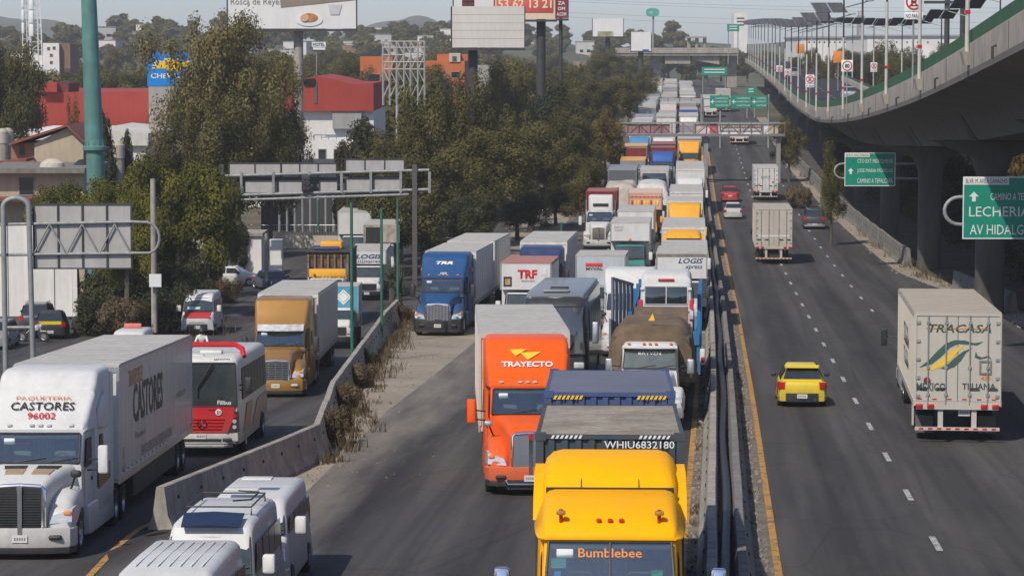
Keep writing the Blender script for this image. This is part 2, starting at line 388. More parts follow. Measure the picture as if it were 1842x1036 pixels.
# ------------------------------------------------------------------ articulated lorries
def tractor(root, s, lo=False):
    P = s['col']; style = s.get('style', 'kw'); hl = s.get('hood', 2.2); zt = s.get('top', 4.0); sl_ = s.get('sleeper', 2.3)
    c1 = hl + 1.5; c2 = c1 + sl_; fz = s.get('fz', 2.72)
    MB().box(-.42, .42, .5, c2+2.6, .6, .88, DARK).box(-1.0, 1.0, c2-.3, c2+.1, .5, 1.0, DARK).build('chassis', root)
    # bonnet and wings
    if style == 'classic':
        h = MB().loft([(.22, .62, .58, .62, 1.72, .1), (.35, .64, .6, .62, 1.78, .12), (1.2, .72, .68, .7, 1.9, .14), (hl+.1, .9, .82, .8, 2.02, .14)], P); hd = h.build('bonnet', root)
        for sx in (-1, 1):
            MB().loft([(.12, .2, .2, .62, .84, .1, .04, sx*.92), (.35, .27, .25, .62, 1.16, .15, .04, sx*.9), (.8, .28, .26, 1.02, 1.32, .14, .04, sx*.93), (1.4, .28, .26, 1.05, 1.34, .14, .04, sx*.95), (1.95, .27, .25, .8, 1.14, .12, .04, sx*.96), (2.2, .2, .2, .62, .9, .08, .04, sx*.96)], P).build('wing', root)
    else:
        k = {'kw': (.56, 1.62), 'casc': (.66, 1.5), 'pro': (.6, 1.6)}[style]
        hd = MB().loft([(.12, k[0], k[0]-.04, .55, k[1], .1), (.3, k[0]+.04, k[0], .55, k[1]+.09, .14), (1.0, .72, .66, .7, 1.86, .2), (1.7, .88, .80, .8, 1.95, .2), (hl+.12, 1.06, .98, .8, 1.99, .16)], P).build('bonnet', root)
        for sx in (-1, 1):
            MB().loft([(.2, .26, .2, .66, .9, .1, .05, sx*.84), (.32, .33, .26, .62, 1.14, .18, .05, sx*.83), (.7, .36, .28, .82, 1.36, .2, .05, sx*.84), (1.2, .34, .28, 1.06, 1.5, .2, .05, sx*.86), (1.75, .32, .27, 1.0, 1.52, .18, .05, sx*.87), (2.1, .28, .25, .75, 1.4, .14, .05, sx*.86), (hl+.2, .22, .22, .62, 1.3, .08, .04, sx*.85)], P).build('wing', root)
    # bumper
    bc = s.get('bumper', P); bz0, bz1 = s.get('bz', (.3, .74))
    bo = [(-1.2, .62), (-1.21, .4), (-1.1, .16), (-.6, .03), (0, 0), (.6, .03), (1.1, .16), (1.21, .4), (1.2, .62)]
    bp = MB().prz(bo, bz0, bz1, bc, .03).build('bumper', root)
    if not lo:
        MB().prz([(x*.985, y+.012) for x, y in bo], bz0-.14, bz0+.02, BLACK, .01).build('air_dam', bp)
        plate(bp, s.get('px', 0), -.012 if not s.get('px') else .02, .5)
        for sx in (-1, 1):
            MB().rbox(sx*.78-.15, sx*.78+.15, .0, .16, .47, .58, BLACK if style != 'casc' else LAMP_C, .05).build('bumper_vent' if style != 'casc' else 'fog_lamp', bp)
    # grille
    g = MB(); gs = s.get('grille', style); gw, g0, g1 = s.get('gdim', {'kw': (.5, .66, 1.6), 'casc': (.56, .62, 1.5), 'pro': (.56, .72, 1.52), 'classic': (.5, .66, 1.66)}[style])
    def gy(z): return .085 - .02*(z-.6)
    fr = MB(); t = .055
    topw = gw*(1.0 if style != 'casc' else .96)
    for pts in ([(-gw*.86, g0), (-gw, g0+.15), (-topw, g1-.06), (-topw*.9, g1)], [(gw*.86, g0), (gw, g0+.15), (topw, g1-.06), (topw*.9, g1)], [(-topw*.9, g1), (0, g1+.03), (topw*.9, g1)], [(-gw*.86, g0), (0, g0-.01), (gw*.86, g0)]):
        fr.tube([(x, gy(z), z) for x, z in pts], t, s.get('gframe', CHROME), 8)
    gm = s.get('gmesh', BLACK)
    g.prx([(.06, g0), (.2, g0), (.2, g1), (.03, g1)], -gw*.95, gw*.95, gm); go = g.build('grille', root); fr.build('grille_frame', go)
    if not lo:
        b = MB()
        if gs == 'casc':
            for i in range(9): z = g0+.08+i*(g1-g0-.1)/8.5; b.box(-gw*.93, gw*.93, .02, .09, z, z+.045, CHROME)
            for x in (-.28, 0, .28): b.box(x-.012, x+.012, .015, .09, g0+.03, g1-.03, CHROME)
        elif gs == 'pro':
            for i in range(15): x = -gw*.88+i*gw*1.76/14; b.box(x-.018, x+.018, .01, .09, g0+.04, g1-.03, ALU)
        elif gs == 'mesh':
            for i in range(22): x = -gw*.92+i*gw*1.84/21; b.box(x-.008, x+.008, .02, .07, g0+.02, g1-.02, ALU)
            for i in range(20): z = g0+.03+i*(g1-g0-.06)/19; b.box(-gw*.92, gw*.92, .022, .068, z-.006, z+.006, ALU)
        else:
            for i in range(18): z = g0+.03+i*(g1-g0-.06)/17; b.box(-gw*.92, gw*.92, .024, .06, z-.004, z+.004, DARK)
        b.build('grille_bar', go)
        if gs in ('kw', 'mesh', 'classic'):
            MB().box(-.05, .05, -.01, .1, g0-.02, g1+.02, CHROME).build('grille_spine', go)
        if gs in ('kw', 'mesh'):
            MB().pry([(-.05, g1-.14), (.05, g1-.14), (.06, g1), (0, g1+.04), (-.06, g1)], -.03, .03, CHROME if gs == 'kw' else LAMP_R).build('badge', go)
    # lamps
    for sx in (-1, 1):
        if style == 'classic':
            q = MB().rbox(sx*.88-.17, sx*.88+.17, .16, .4, .92, 1.12, CHROME, .05).box(sx*.88-.13, sx*.88+.13, .14, .17, .95, 1.09, LAMP_C)
        else:
            a = [(sx*.63, .17, .82), (sx*1.13, .22, .86), (sx*1.19, .55, .9), (sx*.64, .4, .84), (sx*.70, .2, 1.0), (sx*1.13, .28, 1.13), (sx*1.17, .66, 1.2), (sx*.70, .44, 1.04)]
            q = MB().hexa(a, LAMP_C)
        ho = q.build('headlight', root)
        if not lo: MB().rbox(sx*1.03-.09, sx*1.03+.09, .215, .3, 1.0, 1.1, LAMP_A, .03).build('indicator', ho)
    # cab
    cw = 1.05 if style != 'classic' else 1.02
    cb_ = MB().loft([(hl-.02, cw+.02, cw+.0, .62, 1.96, .06), (hl+.62, cw+.02, cw-.03, .62, fz-.02, .09), (hl+.75, cw+.02, cw-.03, .62, fz, .1), (c1+.02, cw+.04, cw, .62, fz+.02, .12)], P)
    if not lo: del cb_.f[3]; del cb_.m[3]
    cb_.build('cab', root)
    if not lo:
        MB().rbox(-.98, .98, hl+.06, hl+.42, 1.7, 2.0, mat('dashboard_grey', (.12, .118, .11), .7), .05).rbox(.3, .75, hl+.3, hl+.5, 1.9, 2.1, BLACK, .05).build('dashboard', root)
        for sx in (-1, 1): MB().rbox(sx*.52-.26, sx*.52+.26, c1-.5, c1-.36, 1.4, 2.42, mat('seat_fabric', (.17, .165, .16), .9), .06).rbox(sx*.52-.13, sx*.52+.13, c1-.5, c1-.4, 2.44, 2.62, mat('seat_fabric', (.10, .10, .105), .9), .04).build('cab_seat', root)
        cu_ = MB(); cr_ = [(-1.0+i*.04, c1-.08+(.03 if i % 2 else 0)) for i in range(51)]; cu_.rings([[(x, y, 1.3) for x, y in cr_]+[(1.0, c1-.02, 1.3), (-1.0, c1-.02, 1.3)], [(x, y, fz-.08) for x, y in cr_]+[(1.0, c1-.02, fz-.08), (-1.0, c1-.02, fz-.08)]], mat('cab_curtain', (.50, .55, .52), .9)); cu_.build('curtain', root)
        MB().rings([[(.52+k*math.cos(t), hl+.52-.35*k*math.sin(t)*0+.1*math.sin(t), 1.98+k*math.sin(t)*.8) for t in np.linspace(0, 2*math.pi, 17)[:-1]] for k in (.22, .25)], BLACK, cap=False).build('steering_wheel', root)
        MB().rbox(-.8, -.55, hl+.36, hl+.4, fz-.32, fz-.18, SIGNW, .01).rbox(-.9, .9, hl+.5, hl+.53, fz-.2, fz-.1, mat('cab_visor', (.16, .15, .14), .8), .01).build('cab_fitting', root)
    flat = style == 'classic'
    windscreen(root, [arcrow(cw-.05-.05*k, hl+.02+k*.53-.06, 2.0+k*(fz-.09-2.0), .015 if flat else .03) for k in (0, .5, 1)], s.get('glass', GLASS_G if lo else CLEAR), split=flat, wipers=not lo)
    for sx in (-1, 1):
        d = MB().rbox(sx*(cw+.02)-.025, sx*(cw+.02)+.025, hl+.42, c1-.08, .75, 1.82, P, .02).build('door', root)
        if not lo:
            MB().rbox(sx*(cw+.05)-.02, sx*(cw+.05)+.02, c1-.35, c1-.15, 1.5, 1.58, BLACK, .01).build('handle', d)
        sidepane(root, sx, cw+.02, [(hl+.42, 1.86), (c1-.12, 1.86), (c1-.12, 2.5), (hl+.72, 2.5)], xt=cw+.01)
    # sleeper and roof fairing
    w2 = 1.21
    if s.get('roof') == 'flat':
        MB().loft([(c1, 1.1, 1.04, .7, fz+.02, .14), (c2, 1.1, 1.04, .7, fz+.02, .14)], P).build('sleeper', root)
    elif s.get('roof') == 'scoop':
        MB().loft([(c1, 1.12, 1.06, .7, 2.98, .16), (c2-.1, 1.2, 1.14, .7, 3.02, .16), (c2, 1.2, 1.14, .7, 3.0, .16)], P).build('sleeper', root)
        cr = MB().loft([(hl+.5, 1.0, .96, fz-.05, fz-.0, .02), (hl+.56, 1.06, 1.0, fz-.07, fz+.1, .07), (hl+.7, 1.1, 1.02, fz-.07, fz+.2, .14), (hl+1.0, 1.13, 1.03, fz-.06, fz+.34, .2), (hl+1.6, 1.16, 1.04, fz-.06, fz+.47, .2), (hl+2.25, 1.18, 1.05, fz-.06, fz+.56, .2), (hl+2.42, 1.17, 1.03, fz-.02, fz+.5, .16)], P).build('roof_cap', root)
        y0 = hl+2.36
        MB().loft([(y0, .98, .92, 3.0, 3.32, .04), (y0+.05, 1.03, .97, 3.0, 3.42, .1), (y0+.16, 1.1, 1.04, 3.0, 3.54, .18), (y0+.45, 1.12, 1.05, 3.0, 3.72, .26), (y0+.85, 1.13, 1.06, 3.0, 3.85, .3), (y0+1.2, 1.13, 1.06, 3.0, 3.9, .3), (c2+.1, 1.13, 1.06, 3.0, 3.91, .3)], P).build('roof_deflector', root)
        df = [o for o in COL.objects if o.parent == root and o.name.startswith('roof_deflector')][0]; sm = MB().box(-1.0, 1.0, y0-.035, y0+.02, 3.3, 3.44, BLACK)
        for x in (-.45, .45): sm.tube([(x, y0+.015, 3.42), (x, y0+.1, 3.5), (x, y0+.17, 3.56)], .008, DARK, 5)
        sm.build('panel_gap', df); MB().tube([(-1.0, hl+.66, fz+.115), (1.0, hl+.66, fz+.115)], .009, DARK, 5).build('seam', cr)
        for sx in (-1, 1):
            x0, x1 = sorted((sx*1.04, sx*1.2))
            MB().prx([(y0-.1, 2.9), (y0+.0, 3.1), (y0+.2, 3.3), (y0+.5, 3.42), (y0+.75, 3.6), (c2+.12, 3.66), (c2+.12, 2.9)], x0, x1, P).build('deflector_wing', root)
    else:
        run = s.get('run', 1.45); ya = hl+.66; za = fz+.0; zb = zt-.1; yb = ya+run
        def zf(y): return za + (zb-za)*min(1, max(0, (y-ya)/(yb-ya)))
        yc = min(c1+.02, yb)
        st = [(ya-.06, 1.04, 1.0, za-.06, za+.01, .03), (ya, 1.06, 1.02, za-.05, za+.08, .06)]
        for i in range(1, 5):
            y = ya+(c1+.02-ya)*i/4; q = 1.06+.11*i/4; st.append((y, q+.02, q-.02, za-.05, zf(y)+.02, .13))
        fo = MB().loft(st, P).build('roof_fairing', root)
        st = [(c1+.0, w2-.04, w2-.08, .7, zf(c1)+.015, .13)]
        for y in (c1+.25, c1+.5, yb):
            if y <= yb and y > c1: st.append((y, w2, w2-.05, .7, zf(y), .15))
        st += [(yb+.2, w2, w2-.05, .7, zt-.035, .15), (yb+.5, w2, w2-.05, .7, zt, .15), (max(c2, yb+.8), w2, w2-.05, .7, zt, .15)]
        st = [q for i, q in enumerate(st) if i == 0 or q[0] > st[i-1][0]+.02]
        so_ = MB().loft(st, P).build('sleeper', root)
        root['tilt'] = math.degrees(math.atan2(yb-ya, zb-za)); root['fair'] = (ya, za, yb, zb)
        for sx in (-1, 1):
            sidepane(so_, sx, w2-.0, [(c1+.35, 1.9), (c1+.85, 1.9), (c1+.85, 2.5), (c1+.35, 2.5)], xt=w2-.02)
            MB().prx([(c2-.02, .95), (c2+.55, .95), (c2+.5, zt-.25), (c2-.02, zt-.12)], sx*1.13, sx*1.19, s.get('ext', P)).build('side_extender', root)
            if s.get('blister'): MB().loft([(c1+.1, .05, .03, 2.7, 3.1, .02, .02, sx*1.2), (c1+.5, .1, .06, 2.65, 3.35, .05, .04, sx*1.2), (c1+1.1, .1, .06, 2.65, 3.5, .05, .04, sx*1.2)], P).build('side_blister', root)
    if s.get('visor'): MB().sheet([arcrow(.97, hl+.2, fz-.1+.0, .16), arcrow(.97, hl+.48, fz+.16, .16)], s['visor'], .03).build('sun_visor', root)
    if not lo:
        if s.get('roof') == 'scoop':
            marker_lights(root, (-.17, 0, .17), hl+.72, fz+.22, LAMP_R, .03)
            for sx in (-1, 1):
                MB().cyl((sx*.74, hl+.72, fz+.1), (sx*.74, hl+.72, fz+.42), .03, LAMP_R, 8).rbox(sx*.74-.07, sx*.74+.07, hl+.62, hl+.74, fz+.33, fz+.4, BRONZE, .02).build('horn', root)
        else:
            marker_lights(root, (-.72, -.2, 0, .2, .72), hl+.66, fz+.08, s.get('mark', LAMP_C), .045)
    # tanks, steps, mirrors, stacks, wheels
    for sx in (-1, 1):
        if style == 'classic':
            MB().cyl((sx*.9, hl+.5, .68), (sx*.9, c2+.4, .68), .3, ALU, 16).build('fuel_tank', root)
            if s.get('roof') != 'scoop': MB().cyl((sx*1.12, c1+.1, .9), (sx*1.12, c1+.1, 3.6), .075, STACK, 12).build('exhaust_stack', root)
        else:
            MB().loft([(hl+.15, .14, .13, .34, 1.02, .06, .06, sx*1.06), (hl+.5, .2, .17, .3, 1.02, .06, .06, sx*1.02), (c2+.3, .2, .17, .3, 1.02, .06, .06, sx*1.03), (c2+.5, .16, .14, .34, .98, .06, .06, sx*1.04)], s.get('skirt', P)).build('side_skirt', root)
        mirror(root, sx*s.get('mx', 1.5), hl+.38, 1.72, s.get('mirror', BLACK), .66, lo)
        if not lo and style != 'classic':
            o = MB().rbox(sx*1.1-.12, sx*1.1+.12, .95, 1.1, 1.78, 1.94, s.get('hmir', BLACK), .05).tube([(sx*1.08, 1.03, 1.8), (sx*.98, 1.2, 1.55), (sx*.9, 1.3, 1.42)], .025, BLACK, 6).build('bonnet_mirror', root)
        wheel(root, sx*1.04, 1.18, .5, .3, s.get('rim', ALU), False, lo)
        for y in (c2+.9, c2+2.2): wheel(root, sx*.92, y, .5, .26, s.get('rim', ALU), True, lo)
    root['back'] = c2
    return c2
def trailer(root, y0, L, s, lo=False):
    m = s.get('side', TRAILER_W); rf = s.get('rooff', ROOF_W); w = s.get('w', 1.29); z0, z1 = s.get('z', (1.12, 4.0)); y1 = y0+L
    b = MB().box(-w, w, y0, y1, z0, z1-.06, m)
    o = b.build('trailer', root, smooth=False)
    MB().prx([(y0-.02, z1-.06), (y1+.02, z1-.06), (y1+.02, z1-.02), (y1-.3, z1+.012), (y0+.3, z1+.012), (y0-.02, z1-.02)], -w-.015, w+.015, rf).build('trailer_roof', o, smooth=False)
    if not lo:
        rb = MB(); nr = int(L/1.2)
        for i in range(1, nr): y = y0+i*L/nr; rb.box(-w+.03, w-.03, y-.025, y+.025, z1-.01, z1+.018, rf)
        rb.build('roof_bow', o, smooth=False)
    e = MB()
    for sx in (-1, 1):
        e.box(sx*w-.012 if sx > 0 else -w-.03, sx*w+.03 if sx > 0 else -w+.012, y0-.03, y1+.03, z0-.03, z0+.16, s.get('rail', GALV))
        e.box(sx*w-.05 if sx > 0 else -w-.025, sx*w+.025 if sx > 0 else -w+.05, y0-.03, y0+.06, z0+.16, z1-.06, s.get('edge', GALV))
        e.box(sx*w-.05 if sx > 0 else -w-.025, sx*w+.025 if sx > 0 else -w+.05, y1-.06, y1+.03, z0+.16, z1-.06, s.get('edge', GALV))
        e.box(sx*w-.02 if sx > 0 else -w-.022, sx*w+.022 if sx > 0 else -w+.02, y0+.06, y1-.06, z1-.15, z1-.06, s.get('edge', GALV))
    e.box(-w+.05, w-.05, y0-.035, y0, z1-.2, z1-.06, s.get('edge', GALV))
    e.build('edge_rail', o, smooth=False)
    if s.get('ribs') and not lo:
        r = MB(); n = int(L/s['ribs'])
        for i in range(1, n):
            y = y0+i*L/n
            for sx in (-1, 1): r.box(sx*w-.005 if sx > 0 else -w-.02, sx*w+.02 if sx > 0 else -w+.005, y-.03, y+.03, z0+.16, z1-.16, s.get('ribm', m))
        r.build('side_post', o, smooth=False)
    u = MB().box(-.5, .5, y0+.5, y1-.1, z0-.22, z0-.03, DARK)
    if not lo:
        u.box(-.75, -.6, y0+2.6, y0+2.75, .35, z0, GALV).box(.6, .75, y0+2.6, y0+2.75, .35, z0, GALV)
    u.build('underframe', o, smooth=False)
    ys = s.get('axles', (y1-2.6, y1-1.3))
    for y in ys:
        for sx in (-1, 1):
            t, q = wheel_mesh(.5, .26, ALU, True, lo); wo_ = link(t, 'wheel', o, (sx*.92, y, .5))
            wo_.data = wheel_join(t, q)
    if s.get('skirt'):
        for sx in (-1, 1): MB().box(sx*1.2-.015, sx*1.2+.015, y0+3.2, ys[0]-.9, .42, z0-.03, s['skirt']).build('side_skirt', o, smooth=False)
    return o
_WJ = {}
def wheel_join(t, q):
    k = (t.name, q.name)
    if k in _WJ: return _WJ[k]
    b = MB()
    for me in (t, q):
        vs = [tuple(v.co) for v in me.vertices]; k0 = len(b.v); b.v += vs
        for p in me.polygons: b.f.append([i+k0 for i in p.vertices]); b.m.append(b.mi(me.materials[p.material_index]))
    _WJ[k] = b.mesh('wheel', ang=45); return _WJ[k]
def container(root, y0, L, m, rf, z0=1.5, z1=4.1, w=1.22, front_dark=None, marks=True, lo=False):
    fm = front_dark or m
    b = MB()
    b.box(-w+.08, w-.08, y0+.07, y0+L-.05, z0+.1, z1-.05, m)
    o = b.build('container', root, smooth=False)
    c = MB(); n = 10; pts = []                                    # corrugated end wall
    for i in range(n):
        x0 = -w+.12+(2*w-.24)*i/n; d = (2*w-.24)/n
        pts += [(x0, y0+.06), (x0+d*.3, y0+.06), (x0+d*.45, y0+.015), (x0+d*.85, y0+.015)]
    pts.append((w-.12, y0+.06))
    c.rings([[(x, y, z0+.12) for x, y in pts] + [(w-.12, y0+.09, z0+.12), (-w+.12, y0+.09, z0+.12)], [(x, y, z1-.1) for x, y in pts] + [(w-.12, y0+.09, z1-.1), (-w+.12, y0+.09, z1-.1)]], fm)
    c.build('end_wall', o, smooth=False)
    if not lo:
        nn = int(L/.28); s = MB()
        for i in range(nn):
            y = y0+.15+i*(L-.3)/nn
            for sx in (-1, 1): s.hexa([(sx*(w-.1), y, z0+.15), (sx*(w-.1), y+.2, z0+.15), (sx*(w-.03), y+.15, z0+.15), (sx*(w-.03), y+.05, z0+.15), (sx*(w-.1), y, z1-.15), (sx*(w-.1), y+.2, z1-.15), (sx*(w-.03), y+.15, z1-.15), (sx*(w-.03), y+.05, z1-.15)], m)
        s.build('side_corrugation', o, smooth=False)
    f = MB(); t = .13
    for sx in (-1, 1):
        for y in (y0, y0+L-t): f.box(sx*w-t if sx > 0 else -w, sx*w if sx > 0 else -w+t, y, y+t, z0, z1-.02, fm)
        f.box(sx*w-.1 if sx > 0 else -w, sx*w if sx > 0 else -w+.1, y0+t, y0+L-t, z0, z0+.14, m); f.box(sx*w-.07 if sx > 0 else -w, sx*w if sx > 0 else -w+.07, y0+t, y0+L-t, z1-.1, z1-.02, m)
    for y in (y0, y0+L-t): f.box(-w+t, w-t, y, y+.08, z0, z0+.14, fm).box(-w+t, w-t, y, y+.08, z1-.1, z1-.02, fm)
    f.build('corner_frame', o, smooth=False)
    q = MB(); nn = 24
    rr = []
    for i in range(nn*2+1):
        y = y0+.14+(L-.28)*i/(nn*2); rr.append((y, z1-.035+(.018 if i % 2 else 0)))
    q.rings([[(-w+.07, y, z) for y, z in rr]+[(-w+.07, rr[-1][0], z1-.07), (-w+.07, rr[0][0], z1-.07)], [(w-.07, y, z) for y, z in rr]+[(w-.07, rr[-1][0], z1-.07), (w-.07, rr[0][0], z1-.07)]], rf)
    q.build('container_roof', o, smooth=False)
    cs = MB()
    for sx in (-1, 1):
        for y in (y0-.01, y0+L-.16): cs.box(sx*(w+.01)-.18 if sx > 0 else -w-.01, sx*(w+.01) if sx > 0 else -w-.01+.18, y, y+.17, z1-.13, z1+.01, fm)
    cs.build('corner_casting', o, smooth=False)
    return o
# ------------------------------------------------------------------ box lorries
def boxtruck(root, s, lo=False):
    P = s['col']; bm_ = s.get('box', TRAILER_W); cabw = s.get('cabw', 1.0); L = s.get('L', 6.5); w = s.get('w', 1.22); z1 = s.get('z1', 3.75); z0 = s.get('z0', 1.1)
    hl = s.get('hood', 1.3); zc = s.get('zc', 2.45); c1 = hl+1.35; zb = s.get('belt', 1.62)
    MB().box(-.4, .4, .4, c1+L-.2, .55, .85, DARK).build('chassis', root)
    if hl > .5:
        MB().loft([(.08, .86, .8, .62, 1.2, .1), (.25, .9, .84, .6, 1.36, .14), (hl*.6, .95, .86, .8, 1.5, .16), (hl+.15, .98, .88, .7, zb+.02, .14)], P).build('bonnet', root)
    bb = MB().prz([(-.98, .5), (-1.0, .22), (-.8, .05), (0, 0), (.8, .05), (1.0, .22), (.98, .5)], .38, .66, s.get('bumper', BLACK), .03).build('bumper', root)
    if not lo: plate(bb, 0, -.012, .52)
    g = MB().box(-.62, .62, .03, .14, .74, 1.14, BLACK); go = g.build('grille', root)
    if not lo:
        b = MB()
        for i in range(4): b.box(-.6, .6, .005, .04, .77+i*.1, .81+i*.1, s.get('gbar', DARK))
        b.build('grille_bar', go)
    for sx in (-1, 1):
        MB().rbox(sx*.79-.14, sx*.79+.14, .02, .2, .78, 1.1, LAMP_C, .04).build('headlight', root)
        wheel(root, sx*.92, hl*.62+.35, .44, .24, s.get('rim', GALV), False, lo)
        wheel(root, sx*.88, c1+L*.68, .44, .22, s.get('rim', GALV), True, lo)
        mirror(root, sx*(cabw+.3), hl+.32, zb-.06, s.get('mirror', BLACK), .5, lo)
    MB().loft([(hl-.02, cabw, .9, .6, zb, .08), (hl+.52, cabw, .9, .6, zc-.04, .12), (hl+.7, cabw, .92, .6, zc, .12), (c1, cabw, .93, .6, zc, .12)], P).build('cab', root)
    windscreen(root, [arcrow(.86, hl+.0+k*.46-.055, zb+.03+k*(zc-zb-.14), .025) for k in (0, .5, 1)], s.get('glass', GLASS_G), wipers=not lo)
    for sx in (-1, 1): sidepane(root, sx, cabw, [(hl+.25, zb+.02), (c1-.15, zb+.02), (c1-.15, zc-.18), (hl+.52, zc-.18)], xt=.95)
    y0 = c1+.08; ov = s.get('over', 0)
    b = MB().box(-w, w, y0, y0+L, z0, z1-.05, bm_)
    if ov: b.hexa([(-w, y0-ov, zc+.12+s.get('oz', 0)), (w, y0-ov, zc+.12+s.get('oz', 0)), (w, y0, zc+.1), (-w, y0, zc+.1), (-w, y0-ov, z1-.05), (w, y0-ov, z1-.05), (w, y0, z1-.05), (-w, y0, z1-.05)], bm_)
    bo = b.build('cargo_box', root, smooth=False)
    MB().box(-w-.012, w+.012, y0-ov-.012, y0+L+.012, z1-.05, z1, s.get('rooff', ROOF_W)).build('box_roof', bo, smooth=False)
    e = MB(); em = s.get('edge', GALV)
    for sx in (-1, 1):
        e.box(sx*w-.05 if sx > 0 else -w-.02, sx*w+.02 if sx > 0 else -w+.05, y0-ov-.02, y0-ov+.05, (zc+.1 if ov else z0), z1-.05, em)
        e.box(sx*w-.01 if sx > 0 else -w-.022, sx*w+.022 if sx > 0 else -w+.01, y0-ov+.05, y0+L, z1-.14, z1-.05, em)
        e.box(sx*w-.01 if sx > 0 else -w-.022, sx*w+.022 if sx > 0 else -w+.01, y0, y0+L, z0-.02, z0+.1, em)
    e.build('edge_rail', bo, smooth=False)
    if s.get('ribs') and not lo:
        r = MB(); n = int(L/s['ribs'])
        for i in range(1, n):
            y = y0+i*L/n
            for sx in (-1, 1): r.box(sx*w-.005 if sx > 0 else -w-.018, sx*w+.018 if sx > 0 else -w+.005, y-.025, y+.025, z0+.1, z1-.14, bm_)
        r.build('side_post', bo, smooth=False)
    root['len'] = y0+L; root['yb'] = y0-ov
    return bo
def rear_doors(bo, w, y, z0, z1, m=TRAILER_W, bars=True, lo=False):      # barn doors on the back face at local y
    for sx in (-1, 1):
        x0, x1 = sorted((sx*.012, sx*(w-.06)))
        d = MB().box(x0, x1, y+.004, y+.05, z0+.14, z1-.1, m).build('rear_door', bo, smooth=False)
        if lo: continue
        b = MB()
        for k in (.28, .72):
            xx = x0+(x1-x0)*k; b.cyl((xx, y+.08, z0+.05), (xx, y+.08, z1-.06), .022, GALV, 8)
            for zz in (z0+.35, z0+1.2, z1-.3): b.box(xx-.05, xx+.05, y+.05, y+.1, zz-.04, zz+.04, GALV)
            b.box(min(xx, xx+sx*.3), max(xx, xx+sx*.3), y+.085, y+.11, z0+.52, z0+.57, DARK)
        b.build('lock_bar', d)
        h = MB()
        for i in range(5):
            zz = z0+.3+i*(z1-z0-.6)/4; h.box(sx*(w-.04)-.13 if sx > 0 else -(w-.04), sx*(w-.04) if sx > 0 else -(w-.04)+.13, y+.05, y+.09, zz-.045, zz+.045, GALV)
        h.build('hinge', d, smooth=False)
    f = MB()
    for sx in (-1, 1): f.box(sx*w-.06 if sx > 0 else -w, sx*w if sx > 0 else -w+.06, y, y+.075, z0, z1-.02, m)
    f.box(-w+.06, w-.06, y, y+.075, z0-.12, z0+.13, m).box(-w+.06, w-.06, y, y+.075, z1-.09, z1-.02, m)
    fo = f.build('door_frame', bo, smooth=False)
    for sx in (-1, 1):
        for k in (.88, .62): MB().rbox(sx*w*k-.11, sx*w*k+.11, y+.07, y+.11, z0-.09, z0+.05, LAMP_R, .03).build('tail_light', fo)
    u = MB()
    for sx in (-1, 1): u.box(sx*.52-.08, sx*.52+.08, y-.1, y, .5, z0-.12, m)
    u.box(-w*.98, w*.98, y-.05, y+.05, .42, .52, m)
    for i in range(9): u.box(-w*.9+i*w*.21, -w*.9+i*w*.21+.14, y+.05, y+.056, .44, .5, LAMP_R)
    u.build('underride_bar', bo, smooth=False)
